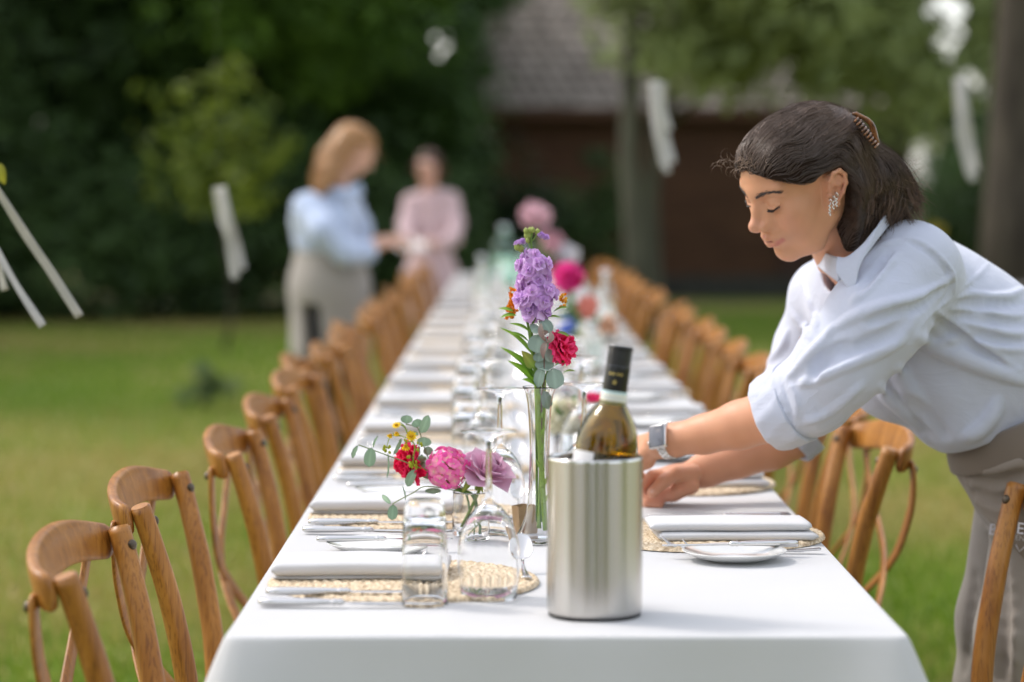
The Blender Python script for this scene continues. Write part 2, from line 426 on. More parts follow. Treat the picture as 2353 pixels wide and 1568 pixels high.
def tree(name, X, Y, z0, z1, rx, ry, nclump, per, size, pal, label, seed, trunk_r=0.16, bark=None, trunk_top=None, clump=0.55, group=None, lean=0.0, cat='tree', trunk_xy=None, shell=0.35):
    rs = np.random.RandomState(seed); bark = bark or bark_m
    root = empty(name, (X, Y, 0), label=label, cat=cat, group=group)
    d = rs.normal(size=(nclump, 3)); d /= np.linalg.norm(d, axis=1, keepdims=True)
    rad = (shell+(1-shell)*rs.rand(nclump))[:, None]; H = (z1-z0)/2
    C = d*rad*np.array([rx, ry, H])+np.array([0, 0, z0+H])
    wob = 1+0.25*np.sin(3*np.arctan2(d[:, 1], d[:, 0])+seed)[:, None]; C[:, :2] *= wob
    R = clump*(0.6+0.8*rs.rand(nclump))
    V, F, c = leaf_cloud(C+np.array([X, Y, 0]), R, per, size, pal, seed+100)
    V = V-np.array([X, Y, 0])
    o = mesh_obj('crown', V, F, leaf_m, root, smooth=False); set_tint(o, c)
    mb = MB(); tx, ty = trunk_xy or (0, 0); top = trunk_top or (z0+H*1.2)
    pts = [Vector((tx+lean*k/6+0.04*math.sin(k*1.7+seed), ty, top*k/6)) for k in range(7)]
    mb.tube(pts, [trunk_r*(1.25 if k == 0 else 1-0.1*k) for k in range(7)], 12)
    for q in rs.choice(nclump, min(10, nclump), False):
        a = pts[3+q % 4]; e = Vector(C[q]); mid = (a+e)/2+Vector((0, 0, 0.15*(e-a).length))
        mb.tube(catmull([a, mid, e], 4), [trunk_r*.45*(1-.1*k) for k in range(9)], 6)
    mb.build('trunk', bark, root)
    return root
DK = [(0.048, 0.085, 0.034), (0.105, 0.19, 0.052)]
MD = [(0.08, 0.155, 0.030), (0.19, 0.33, 0.055)]
LT = [(0.07, 0.13, 0.015), (0.19, 0.25, 0.03)]
OL = [(0.22, 0.28, 0.12), (0.45, 0.53, 0.23)]
# dark evergreen wall on the left, clothed to the ground
wall = [(-5.6, 27.5, 0.0, 11.5, 1.8, 1.6), (-3.3, 28.3, 0.0, 12.5, 1.9, 1.6), (-4.6, 30.5, 0.0, 10, 2.2, 1.8), (-1.4, 29.5, 0.0, 11.0, 1.5, 1.5),
        (-7.9, 28.5, 0.0, 13, 2.1, 1.8), (-2.3, 32.5, 0.0, 9.5, 2.2, 1.8), (-6.6, 32.5, 0.0, 11, 2.4, 2.0)]
wl = ['tall dark evergreen at the left edge of the lawn behind the hanging white ribbons', 'broad dark evergreen behind the young yellow-green tree', 'tall dark evergreen standing behind the wall of shrubs on the left',
      'dark evergreen beside the left end of the barn, behind the woman in pink', 'dark evergreen reaching out of the picture on the far left', 'tall evergreen behind the gap between barn and hedge', 'deep green evergreen at the back of the thicket on the left']
for i, (x, y, a, b, rx, ry) in enumerate(wall):
    tree('evergreen_tree', x, y, a, b, rx, ry, 190, 170, 0.095, DK if i % 2 == 0 else [(0.04, 0.085, 0.025), (0.10, 0.19, 0.04)], wl[i], 20+i, clump=0.62, group='dark evergreens behind the lawn', shell=0.55)
# sunlit leafy boughs above the two far women
tree('broadleaf_tree', -1.9, 26.5, 2.4, 7.0, 1.5, 1.6, 120, 130, 0.075, [(0.06, 0.13, 0.02), (0.17, 0.30, 0.04)], 'mid green leafy tree whose boughs hang above the two women at the far end', 41, trunk_r=0.12, clump=0.5, trunk_xy=(.3, 2.6), group='broadleaf trees round the lawn')
tree('broadleaf_tree', -3.6, 26.0, 3.3, 8.0, 1.7, 1.6, 70, 110, 0.075, MD, 'leafy tree hanging over the top of the dark evergreens on the left', 42, trunk_r=0.13, clump=0.5, trunk_xy=(.1, 2.6), group='broadleaf trees round the lawn')
tree('young_tree', -2.38, 21.5, 0.6, 2.65, 0.66, 0.5, 30, 30, 0.065, [(0.06, 0.11, 0.015), (0.27, 0.33, 0.035)], 'small young tree with yellow-green leaves in front of the dark thicket', 43, trunk_r=0.018, clump=0.30, trunk_top=1.9, shell=0.15)
# the tree with the slim grey trunk in front of the barn, its crown hanging over the roof
tree('barn_tree', 1.25, 22.0, 2.45, 6.0, 0.95, 1.4, 80, 120, 0.07, OL, 'tree with a slim grey trunk standing in front of the barn', 51, trunk_r=0.112, bark=bark_grey_m, clump=0.45, group='broadleaf trees round the lawn', trunk_top=5.0, trunk_xy=(-.13, 0))
tree('olive_tree', 3.05, 22.5, 2.0, 5.2, 2.15, 1.5, 230, 150, 0.08, OL, 'wide olive green crown hanging in front of the right half of the barn roof', 52, trunk_r=0.09, bark=bark_grey_m, clump=0.5, group='broadleaf trees round the lawn', trunk_xy=(-1.6, 1.9))
tree('slim_tree', -0.38, 31.0, 3.6, 8.5, 0.8, 1.0, 30, 90, 0.07, MD, 'grey trunked tree at the left gable of the barn', 53, trunk_r=0.15, bark=bark_grey_m, clump=0.5, group='broadleaf trees round the lawn')
tree('large_tree', 3.62, 17.6, 3.0, 9.0, 1.5, 2.2, 50, 110, 0.075, OL, 'big dark brown trunk at the right edge of the picture', 54, trunk_r=0.26, clump=0.6, group='broadleaf trees round the lawn', trunk_top=8.0)
# low dark growth that closes the foot of the thicket
for i, (x_, y_, r_, h_) in enumerate([(-6.3, 26.2, 1.0, 1.9), (-4.9, 26.4, 1.0, 2.1), (-3.7, 26.6, .9, 1.8), (-2.6, 26.9, .9, 2.2), (-1.6, 27.2, .8, 1.9), (-.75, 27.8, .7, 1.7), (-5.6, 27.0, 1.0, 2.6), (-3.1, 27.4, 1.0, 2.6)]):
    tree('dark_shrub', x_, y_, 0.0, h_, r_, r_*.8, 46, 130, 0.07, DK, f'dark shrub at the foot of the thicket, {["leftmost", "second from left", "fourth from left", "sixth from left", "eighth from left", "nearest the barn", "third from left", "fifth from left"][i]}', 200+i, trunk_r=0.03, trunk_top=.6, clump=.42, cat='shrub', group='dark shrubs at the foot of the thicket', shell=.2)
# shrubs in front of the barn wall
def shrub(X, Y, rx, h, pal, label, seed, n=26, per=110, size=0.05, name='shrub', group=None):
    return tree(name, X, Y, 0.02, h, rx, rx*.9, n, per, size, pal, label, seed, trunk_r=0.02, trunk_top=h*.6, clump=rx*.45, cat='shrub', group=group, shell=0.2)
shrub(0.95, 30.8, 0.75, 2.1, DK, 'dark shrub against the barn wall left of the slim grey trunk', 61)
shrub(0.0, 28.6, 0.8, 2.0, [(0.012, 0.03, 0.01), (0.035, 0.075, 0.02)], 'dark green bush at the left corner of the barn', 62)
tree('evergreen_tree', 6.35, 31.5, 0.0, 9.0, 1.35, 1.3, 170, 150, 0.095, DK, 'tall evergreen at the right end of the barn', 63, clump=0.6, group='dark evergreens behind the lawn', shell=0.5)
shrub(5.2, 29.0, 1.0, 2.4, DK, 'dark bush at the right end of the barn', 67, n=40)
shrub(5.0, 26.5, 0.8, 1.9, [(0.02, 0.045, 0.012), (0.06, 0.11, 0.02)], 'green bush behind the big trunk on the right', 64)
shrub(-1.86, 15.6, 0.17, 0.34, [(0.10, 0.16, 0.05), (0.22, 0.30, 0.12)], 'low grey-green clump growing in the lawn left of the chairs', 65, n=14, per=60, size=0.02, name='plant_clump')
# far backdrop of woodland, and unseen trees added behind the camera that the steel and the glass mirror
bx = [(-9, 38, 12, 4.0), (9.5, 40, 12, 4.5), (13.5, 34, 11, 4.0), (-13, 34, 11, 4.0), (0.5, 44, 7.0, 5.0)]
bl = ['dark wood behind the left end of the thicket', 'tall tree behind the right end of the barn', 'tree far out beyond the right edge of the barn', 'tree far out beyond the left end of the thicket', 'tree crown behind the barn ridge']
for i, (x, y, h, r) in enumerate(bx):
    tree('background_tree', x, y, 0.2, h, r, 2.0, 150, 110, 0.13, DK if i != 4 else MD, bl[i], 80+i, trunk_r=0.25, clump=1.0, group='trees at the back of the garden', shell=0.4)
for i, (x, y, h) in enumerate([(-10.5, 24.0, 11.0), (-9.8, 19.5, 10.0), (-12.0, 28.0, 12.0)]):  # unseen trees added so that their shadows darken the left lawn
    tree('side_tree', x, y, .3, h, 2.2, 2.2, 90, 110, .12, DK, ['tall tree beyond the left edge of the picture, middle', 'tall tree beyond the left edge of the picture, nearest', 'tall tree beyond the left edge of the picture, farthest'][i], 400+i, trunk_r=.22, clump=.8, group='trees beyond the left edge of the lawn')
rb = [(-4.5, -9, 7.5, 2.3), (1.2, -12, 8.5, 2.6), (5.5, -8.5, 7.5, 2.2), (-9.5, -3, 7.5, 2.3), (9.5, 0.5, 8.0, 2.4)]  # added out of view, for reflections and to dim skylight on the table front
for i, (x, y, h, r) in enumerate(rb):
    tree('garden_tree', x, y, 1.0, h, r, r, 70, 90, 0.12, MD if i % 2 else OL, ['leafy tree behind the photographer on the left', 'leafy tree straight behind the photographer', 'leafy tree behind the photographer on the right', 'leafy tree beside the left row of chairs, out of view', 'leafy tree beyond the right row of chairs, out of view'][i], 90+i, trunk_r=0.2, clump=0.8, group='trees behind the photographer')

for i, (x_, y_) in enumerate([(-2.2, -3.2), (-.9, -2.6), (.25, -3.4), (1.6, -2.8), (3.2, -3.6)]):  # unseen shrubs added to put dark bands into the steel's reflection
    tree('border_shrub', x_, y_, .0, 1.1+.3*(i % 2), .42, .4, 22, 90, .05, DK if i % 2 else MD, ['dark border shrub behind the photographer, far left', 'border shrub behind the photographer, left', 'dark border shrub behind the photographer, middle', 'border shrub behind the photographer, right', 'dark border shrub behind the photographer, far right'][i], 300+i, trunk_r=.03, trunk_top=.5, clump=.2, cat='shrub', group='shrubs behind the photographer')
# ------------------------------------------------------------------ barn
barn = empty('barn', (3.2, 34.5, 0), label='brown timber barn with a grey tiled roof behind the trees', cat='barn')
plank_m = pmat('brown_planks', (0.10, 0.045, 0.022), 0.75, var=[(0.065, 0.028, 0.014), (0.14, 0.065, 0.032)], scale=3, stretch=(1, 1, 9), bump=0.4, bscale=12, bdist=0.01)
plinth_m = pmat('plinth', (0.05, 0.05, 0.045), 0.9, var=[(0.035, 0.035, 0.03), (0.07, 0.07, 0.06)], scale=6)
roofc_m = pmat('roof_tiles', (0.17, 0.15, 0.14), 0.85, var=[(0.12, 0.10, 0.085), (0.22, 0.19, 0.165), (0.34, 0.30, 0.265)], scale=5, detail=6)
mb = MB(); BX0, BX1, BY0, BY1, BE = -3.45, 2.15, -1.5, 3.6, 2.62   # local to the barn
for k in range(17):                              # horizontal cladding boards, each lapping the next
    z = 0.35+k*0.135
    mb.box(((BX0+BX1)/2, BY0, z), (BX1-BX0, 0.03, 0.128), Matrix.Rotation(math.radians(4), 3, 'X'))
mb.box((BX0+.02, (BY0+BY1)/2, 1.4), (0.04, BY1-BY0-.1, 2.3)); mb.box((BX1-.02, (BY0+BY1)/2, 1.4), (0.04, BY1-BY0-.1, 2.3)); mb.box(((BX0+BX1)/2, BY1, 1.4), (BX1-BX0, 0.04, 2.3))
for gx_ in (BX0+.02, BX1-.02):
    mb.add([(gx_, BY0, 2.5), (gx_, BY1, 2.5), (gx_, (BY0+BY1)/2, 5.0)], [(0, 1, 2)])
mb.build('wall', plank_m, barn, smooth=False)
MB().box(((BX0+BX1)/2, BY0-.03, 0.15), (BX1-BX0+.1, 0.12, 0.30)).build('plinth', plinth_m, barn, smooth=False)
dr = MB().box((0.9, BY0-.045, 1.2), (1.0, 0.05, 2.0), bev=.01).build('door', pmat('barn_door', (0.05, 0.022, 0.014), 0.6, var=(0.07, 0.03, 0.02), scale=5, stretch=(8, 1, 1)), barn, smooth=False)
MB().box((1.28, BY0-.09, 1.1), (0.03, 0.04, 0.14), bev=.008).build('handle', pmat('dark_iron', (0.03, 0.03, 0.03), 0.4, 0.8), dr)
rx = np.arange(BX0-.25, BX1+.25, 0.045); P = []
L_ = 3.65; ang = math.radians(44)
for s_ in np.arange(0, L_, 0.06):
    row = []; frac = (s_ % 0.24)/0.24
    for x in rx:
        w_ = abs(math.sin((x+(int(s_/0.24) % 2)*.09)*PI/0.18))
        hgt = 0.035*w_-0.035*frac+0.02*math.sin(x*.9)
        row.append(Vector((x, BY0-.42+s_*math.cos(ang)-hgt*math.sin(ang), BE-.12+s_*math.sin(ang)+hgt*math.cos(ang))))
    P.append(row)
rf = MB().grid(P); P2 = [[Vector((p.x, (BY0+BY1)-p.y, p.z)) for p in row] for row in P]; rf.grid(P2[::-1])
ro = rf.build('roof', roofc_m, barn, smooth=False); solid(ro, 0.05)
MB().box(((BX0+BX1)/2, BY0-.43, BE-.2), (BX1-BX0+.5, 0.03, 0.12)).build('fascia', plank_m, barn, smooth=False)

# ------------------------------------------------------------------ garden table with a box far right, seen beside the big trunk
wood_old_m = pmat('weathered_wood', (0.10, 0.095, 0.085), 0.8, var=[(0.06, 0.055, 0.05), (0.14, 0.13, 0.12)], scale=6, stretch=(1, 8, 1))
pt = empty('picnic_table', (3.62, 16.0, 0), (0, 0, 0.1), 'dark weathered picnic table on the grass at the right edge', 'picnic table')
mb = MB()
for k in range(5): mb.box((0, -0.3+k*0.15, 0.74), (1.5, 0.14, 0.04), bev=.004)
mb.build('tabletop', wood_old_m, pt, smooth=False)
for s_ in (-1, 1):
    mb = MB(); [mb.box((0, s_*(0.65+k*0.13), 0.45), (1.5, 0.12, 0.035), bev=.004) for k in (0, 1)]; mb.build('bench', wood_old_m, pt, smooth=False)
for s_ in (-1, 1):
    mb = MB()
    for q in (-1, 1): mb.tube([(s_*.5, q*.62, 0), (s_*.5, q*.2, .72)], .04, 4)
    mb.box((s_*.5, 0, .40), (.05, 1.5, .08)); mb.build('leg', wood_old_m, pt, smooth=False)
cr = empty('wooden_crate', (3.7, 15.85, 0.762), (0, 0, .2), 'orange-brown wooden crate standing on the dark picnic table', 'crate')
wood_or_m = pmat('orange_wood', (0.42, 0.20, 0.06), 0.6, var=(0.30, 0.14, 0.04), scale=8, stretch=(1, 1, 6))
mb = MB()
for k in range(3):
    z = .05+k*.11
    for s_ in (-1, 1): mb.box((0, s_*.14, z), (.34, .012, .085), bev=.002); mb.box((s_*.17, 0, z), (.012, .26, .085), bev=.002)
mb.build('slats', wood_or_m, cr, smooth=False)
MB().box((0, 0, .012), (.32, .25, .012)).build('base', wood_or_m, cr, smooth=False)
for sx in (-1, 1):
    for sy in (-1, 1): MB().box((sx*.155, sy*.12, .16), (.02, .02, .32)).build('corner_post', wood_or_m, cr, smooth=False)
shrub(3.2, 18.8, 0.22, 1.25, [(0.18, 0.16, 0.015), (0.42, 0.34, 0.03)], 'yellow flowering bush left of the big trunk', 66, n=16, per=70, size=0.025, name='flowering_bush')
# ------------------------------------------------------------------ long table and its cloth
TX0, TX1, TY0, TY1 = -0.330, 0.476, 2.955, 17.2
tb = empty('long_table', ((TX0+TX1)/2, (TY0+TY1)/2, 0), label='long trestle table standing on the lawn under the white cloth', cat='table')
steel_m = pmat('dark_steel', (0.08, 0.08, 0.085), 0.4, 0.9)
for k in range(8):
    yc = -6.2+k*1.77
    MB().box((0, yc, TZ-.028), (TX1-TX0-.03, 1.75, .035), bev=.004).build('tabletop', pmat('table_board', (0.5, 0.42, 0.3), .6) if k == 0 else bpy.data.materials['table_board'], tb, smooth=False)
    for q in (-.72, .72):
        mb = MB(); mb.tube([(-.3, yc+q, 0), (-.3, yc+q, TZ-.05)], .014, 8); mb.tube([(.3, yc+q, 0), (.3, yc+q, TZ-.05)], .014, 8); mb.tube([(-.3, yc+q, .35), (.3, yc+q, .35)], .01, 6)
        mb.build('leg', steel_m, tb)
def cloth_material(name, col=(0.80, 0.80, 0.80), weave=900, soft=0.5):
    m = pmat(name, col, 0.85, spec=0.2, sheen=0.3, transl=0.12); t = m.node_tree; L = t.links.new; p = t.nodes['Principled BSDF']
    tc = t.nodes.new('ShaderNodeTexCoord'); n = t.nodes.new('ShaderNodeTexNoise'); n.inputs['Scale'].default_value = weave; n.inputs['Detail'].default_value = 2
    n2 = t.nodes.new('ShaderNodeTexNoise'); n2.inputs['Scale'].default_value = 7; n2.inputs['Detail'].default_value = 3
    L(tc.outputs['Object'], n.inputs['Vector']); L(tc.outputs['Object'], n2.inputs['Vector'])
    b = t.nodes.new('ShaderNodeBump'); b.inputs['Strength'].default_value = .25; b.inputs['Distance'].default_value = .0006
    b2 = t.nodes.new('ShaderNodeBump'); b2.inputs['Strength'].default_value = soft; b2.inputs['Distance'].default_value = .006
    L(n.outputs['Fac'], b.inputs['Height']); L(n2.outputs['Fac'], b2.inputs['Height']); L(b2.outputs[0], b.inputs['Normal']); L(b.outputs[0], p.inputs['Normal'])
    return m
cloth_m = cloth_material('white_tablecloth', (0.60, 0.605, 0.62), soft=.35)
nx, ny = 41, 240
xs = np.linspace(TX0, TX1, nx); tt = np.linspace(0, 1, ny); ys = TY0+(TY1-TY0)*(0.35*tt+0.65*tt**2)
def topz(x, y):
    z = TZ+0.0006*math.sin(x*9+y*3)+0.0005*math.sin(x*23-y*7)
    for cx, w, a in ((-0.06, .006, .0016), (0.335, .005, -.0014), (0.12, .02, .0008)): z += a*math.exp(-((x-cx-0.01*math.sin(y*1.3))/w)**2)
    for cy_, w, a in ((3.42, .006, .0012), (4.35, .006, .0013), (6.1, .008, .0015), (8.0, .01, .0015)): z += a*math.exp(-((y-cy_)/w)**2)
    return z
vs = [(x, y, topz(x, y)) for y in ys for x in xs]; fs = [(j*nx+i, j*nx+i+1, (j+1)*nx+i+1, (j+1)*nx+i) for j in range(ny-1) for i in range(nx-1)]
loop = [i for i in range(nx)]+[j*nx+nx-1 for j in range(1, ny)]+[(ny-1)*nx+i for i in range(nx-2, -1, -1)]+[j*nx for j in range(ny-2, 0, -1)]
prev = loop; NL = len(loop)
arc = 0.0
info = []
for q, vi in enumerate(loop):
    x, y, z = vs[vi]; nxv = (-1 if abs(x-TX0) < 1e-6 else 1 if abs(x-TX1) < 1e-6 else 0); nyv = (-1 if abs(y-TY0) < 1e-6 else 1 if abs(y-TY1) < 1e-6 else 0)
    if q: arc += math.dist(vs[loop[q-1]][:2], (x, y))
    # how near a corner (for the pointed fold that falls there)
    dc = min(math.hypot(x-a, y-b) for a in (TX0, TX1) for b in (TY0, TY1))
    info.append((x, y, nxv, nyv, arc, dc))
prof = [(.0022, .0004), (.0040, .0020), (.0050, .0050), (.0065, .012), (.010, .03), (.016, .06), (.026, .10), (.034, .16), (.042, .22), (.05, .30), (.055, .36)]
for (o_, d_) in prof:
    ring = []
    for (x, y, a, b, ar, dc) in info:
        n_ = math.hypot(a, b); a_, b_ = a/n_, b/n_
        rip = (d_/.36)*(.012*math.sin(ar*17)+.010*math.sin(ar*7.3+1)+.006*math.sin(ar*31))
        cf = math.exp(-(dc/.07)**2)*(d_/.36)**.8*.07
        cre = sum(.0035*math.exp(-((x-cx)/.006)**2) for cx in (-.262, .078, .322)) if b < 0 else 0
        off = o_+rip*(1-math.exp(-(dc/.1)**2))+cf+cre*min(1, d_/.02)
        ring.append(len(vs)); vs.append((x+a_*off*(1.25 if n_ > 1.1 else 1), y+b_*off*(1.25 if n_ > 1.1 else 1), TZ-d_))
    for q in range(NL):
        r = (q+1) % NL; fs.append((prev[q], ring[q], ring[r], prev[r]))
    prev = ring
tc_o = mesh_obj('tablecloth', vs, fs, cloth_m); subsurf(tc_o)
tag(tc_o, 'white tablecloth draped over the whole length of the table', 'tablecloth')

# ------------------------------------------------------------------ cross-back chairs
def wood_material(name, c0, c1, c2, seed=0.0):
    m = bpy.data.materials.new(name); m.use_nodes = True; t = m.node_tree; L = t.links.new; p = t.nodes['Principled BSDF']
    tc = t.nodes.new('ShaderNodeTexCoord'); oi = t.nodes.new('ShaderNodeObjectInfo'); ad = t.nodes.new('ShaderNodeVectorMath'); ad.operation = 'ADD'
    mp = t.nodes.new('ShaderNodeMapping'); mp.inputs['Scale'].default_value = (4, 4, .8)
    cmb = t.nodes.new('ShaderNodeCombineXYZ'); mul = t.nodes.new('ShaderNodeMath'); mul.operation = 'MULTIPLY'; mul.inputs[1].default_value = 9.0
    L(oi.outputs['Random'], mul.inputs[0]); L(mul.outputs[0], cmb.inputs[0]); L(mul.outputs[0], cmb.inputs[2]); L(tc.outputs['Object'], ad.inputs[0]); L(cmb.outputs[0], ad.inputs[1]); L(ad.outputs[0], mp.inputs[0])
    n = t.nodes.new('ShaderNodeTexNoise'); n.inputs['Scale'].default_value = 7; n.inputs['Detail'].default_value = 6; n.inputs['Distortion'].default_value = .8; L(mp.outputs[0], n.inputs['Vector'])
    mp2 = t.nodes.new('ShaderNodeMapping'); mp2.inputs['Scale'].default_value = (75, 75, 1.8); L(ad.outputs[0], mp2.inputs[0])
    n2 = t.nodes.new('ShaderNodeTexNoise'); n2.inputs['Scale'].default_value = 4; n2.inputs['Detail'].default_value = 4; L(mp2.outputs[0], n2.inputs['Vector'])
    r = t.nodes.new('ShaderNodeValToRGB'); e = r.color_ramp.elements; e[0].position = .30; e[0].color = (*c0, 1); e[1].position = .72; e[1].color = (*c2, 1); x = e.new(.5); x.color = (*c1, 1); L(n.outputs['Fac'], r.inputs[0])
    r2 = t.nodes.new('ShaderNodeValToRGB'); e = r2.color_ramp.elements; e[0].position = .36; e[0].color = (.58, .50, .44, 1); e[1].position = .50; e[1].color = (1, 1, 1, 1); L(n2.outputs['Fac'], r2.inputs[0])
    mx = t.nodes.new('ShaderNodeMix'); mx.data_type = 'RGBA'; mx.blend_type = 'MULTIPLY'; mx.inputs['Factor'].default_value = .8; L(r.outputs[0], mx.inputs['A']); L(r2.outputs[0], mx.inputs['B'])
    L(mx.outputs['Result'], p.inputs['Base Color']); p.inputs['Roughness'].default_value = .42; p.inputs['Specular IOR Level'].default_value = .45; p.inputs['Coat Weight'].default_value = .15; p.inputs['Coat Roughness'].default_value = .3
    b = t.nodes.new('ShaderNodeBump'); b.inputs['Strength'].default_value = .35; b.inputs['Distance'].default_value = .0008; L(n2.outputs['Fac'], b.inputs['Height']); L(b.outputs[0], p.inputs['Normal'])
    return m
chair_m = wood_material('chair_wood', (0.235, 0.082, 0.010), (0.35, 0.140, 0.018), (0.46, 0.205, 0.040))
bolt_m = pmat('old_bolt', (0.16, 0.13, 0.10), 0.35, 0.9, var=(0.07, 0.055, 0.04), scale=60)
rattan_m = pmat('rattan_seat', (0.42, 0.28, 0.13), 0.7, var=(0.25, 0.16, 0.07), scale=120, bump=.8, bscale=150)
def make_chair():
    c = empty('cross_back_chair')
    # faces +x; the posts are the rear legs carried up to the top rail
    def post(s_):
        return catmull([(-.285, s_*.20, 0), (-.235, s_*.175, .25), (-.207, s_*.165, .45), (-.208, s_*.172, .58), (-.229, s_*.190, .71), (-.251, s_*.210, .80), (-.270, s_*.225, .866)], 6)
    for s_ in (-1, 1):
        p = post(s_); mb = MB(); n = len(p)
        mb.tube(p, [.0158+.0018*math.sin(PI*min(1, k/n*1.2)) for k in range(n)], 16); o = mb.build('post', chair_m, c); bevel_caps(o)
    for s_ in (-1, 1):
        MB().tube(catmull([(.20, s_*.195, 0), (.185, s_*.185, .25), (.175, s_*.18, .44)], 4), [.013, .014, .014, .015, .016, .017, .017, .017, .017], 12).build('leg', chair_m, c)
    # top rail: bent board lapping the back of both posts, leaning outwards, ends rounded
    P = []; N = 28
    for i in range(N+1):
        q = -1+2*i/N; y = .238*q*(1.0-.04*(1-q*q)); bul = math.sqrt(max(0, 1-(abs(q))**2.6))
        x = -.280-.043*bul; hh = .031-.006*abs(q)**4
        hh = max(hh, .018); zc = .866-.022*q*q; ln = .16*bul+.14
        nrm = Vector((-1+.75*abs(q)**3*.5, q*.9*abs(q), 0)).normalized(); up = (Vector((0, 0, 1))+nrm*ln).normalized(); out = nrm
        ce = Vector((x, y, zc)); t_ = .0108; sec = []
        for a in range(14):
            an = 2*PI*a/14; ca, sa = math.cos(an), math.sin(an)
            sec.append(ce+up*hh*math.copysign(abs(sa)**.55, sa)+out*t_*math.copysign(abs(ca)**.6, ca))
        P.append(sec)
    mb = MB(); vs = [p for s in P for p in s]; fs = [(i*14+k, i*14+(k+1) % 14, (i+1)*14+(k+1) % 14, (i+1)*14+k) for i in range(N) for k in range(14)]
    fs += [tuple(range(13, -1, -1)), tuple(N*14+k for k in range(14))]
    o = mb.add(vs, fs).build('top_rail', chair_m, c); subsurf(o)
    for s_ in (-1, 1):      # crossing slats, fixed to the outside of the rail near each end
        pts = catmull([(-.313, s_*.212, .842), (-.313, s_*.206, .80), (-.315, s_*.15, .73), (-.312, s_*.02+.0, .63), (-.268, -s_*.10, .53), (-.215, -s_*.14, .46)], 6)
        n = len(pts); pts = [p+Vector((.003-(.008*math.sin(PI*min(1, k/n*1.3)) if s_ > 0 else 0), 0, 0)) for k, p in enumerate(pts)]; MB().tube(pts, [.0195*(0.75 if k in (0,) else 1) for k in range(n)], 10, flat=(1, .28), up=(0.05, 1, 0.1)).build('back_slat', chair_m, c)
    for s_ in (-1, 1):
        for (pp, dr) in (((-.262+.0135, s_*(.219-.0085), .843), Vector((.84, -s_*.50, .22))), ((-.319, s_*.211, .826), Vector((-.9, s_*.35, .1)))):
            M = dr.to_track_quat('Z', 'Y').to_matrix()
            MB().lathe([(0, .0035), (.004, .0032), (.0065, .0018), (.0075, 0), (.0075, -.004)], 14, pp, M).build('bolt', bolt_m, c)
    # seat
    def out(a, r): return Vector((r*1.02*math.copysign(abs(math.cos(a))**.75, math.cos(a)), r*(1.0+.06*math.cos(a))*math.copysign(abs(math.sin(a))**.75, math.sin(a)), 0))
    ring = []
    for k in range(40):
        a = 2*PI*k/40; ring.append([out(a, r)+Vector((0, 0, z)) for r, z in ((.178, .462), (.182, .470), (.200, .472), (.213, .466), (.215, .452), (.205, .442), (.182, .442), (.178, .450))])
    vs = [p for s in ring for p in s]; fs = [(k*8+i, k*8+(i+1) % 8, ((k+1) % 40)*8+(i+1) % 8, ((k+1) % 40)*8+i) for k in range(40) for i in range(8)]
    mb = MB().add(vs, fs).build('seat_frame', chair_m, c)
    vs = [(0, 0, .456)]+[out(2*PI*k/40, .185)+Vector((0, 0, .461)) for k in range(40)]; MB().add(vs, [(0, 1+k, 1+(k+1) % 40) for k in range(40)]).build('seat', rattan_m, c)
    MB().tube([(.18, -.185, .2), (.18, .185, .2)], .009, 8).build('stretcher', chair_m, c)
    for s_ in (-1, 1): MB().tube([(.182, s_*.185, .17), (-.245, s_*.178, .17)], .009, 8).build('stretcher', chair_m, c)
    return c
def bevel_caps(o):
    bm = bmesh.new(); bm.from_mesh(o.data); big = [f for f in bm.faces if len(f.verts) > 8]
    e = set(x for f in big for x in f.edges); bmesh.ops.bevel(bm, geom=list(e), offset=.0025, segments=2, affect='EDGES'); bm.to_mesh(o.data); bm.free()
    o.data.polygons.foreach_set('use_smooth', [len(p.vertices) < 9 for p in o.data.polygons])
ORD = ['first', 'second', 'third', 'fourth', 'fifth', 'sixth', 'seventh', 'eighth', 'ninth', 'tenth', 'eleventh', 'twelfth', 'thirteenth', 'fourteenth', 'fifteenth', 'sixteenth', 'seventeenth', 'eighteenth', 'nineteenth', 'twentieth', 'twenty-first', 'twenty-second']
chair0 = make_chair(); index_kids()
rs = np.random.RandomState(11); used = False
lc = [(3.225, -.263), (3.905, -.270), (4.66, -.218), (5.43, -.225), (6.20, -.232), (6.86, -.275), (7.42, -.235), (8.05, -.23)]
while lc[-1][0] < 16.6: lc.append((lc[-1][0]+.69+rs.uniform(-.04, .04), -.235+rs.uniform(-.03, .03)))
rc = [(3.74, .545), (4.74, .420), (5.42, .45), (6.15, .40), (6.85, .385)]
while rc[-1][0] < 16.6: rc.append((rc[-1][0]+.70+rs.uniform(-.04, .04), .385+rs.uniform(-.03, .03)))
def chair_at(x, y, rz, label):
    global used
    o = chair0 if not used else copy_tree(chair0); used = True
    o.location = (x, y, 0); o.rotation_euler = (0, 0, rz)
    tag(o, label, 'chair', 'wooden cross-back chairs along the table')
for i, (y, x) in enumerate(lc):
    rz = [.01, .0, .02, .0][i] if i < 4 else rs.uniform(-.06, .06)
    chair_at(x, y, rz, ['nearest honey brown cross-back chair of the left row, at the table corner', 'honey brown cross-back chair second from the near end of the left row'][i] if i < 2 else f'honey brown cross-back chair, {ORD[i]} from the near end of the left row')
for i, (y, x) in enumerate(rc):
    rz = PI+([.0, .05, -.05, .04, 0][i] if i < 5 else rs.uniform(-.06, .06))
    chair_at(x, y, rz, ['honey brown cross-back chair in front of the leaning woman, cut by the right edge', 'honey brown cross-back chair standing under the leaning woman\'s chest', 'honey brown cross-back chair seen below the leaning woman\'s sleeve cuffs'][i] if i < 3 else f'honey brown cross-back chair, {ORD[i]} from the near end of the right row')
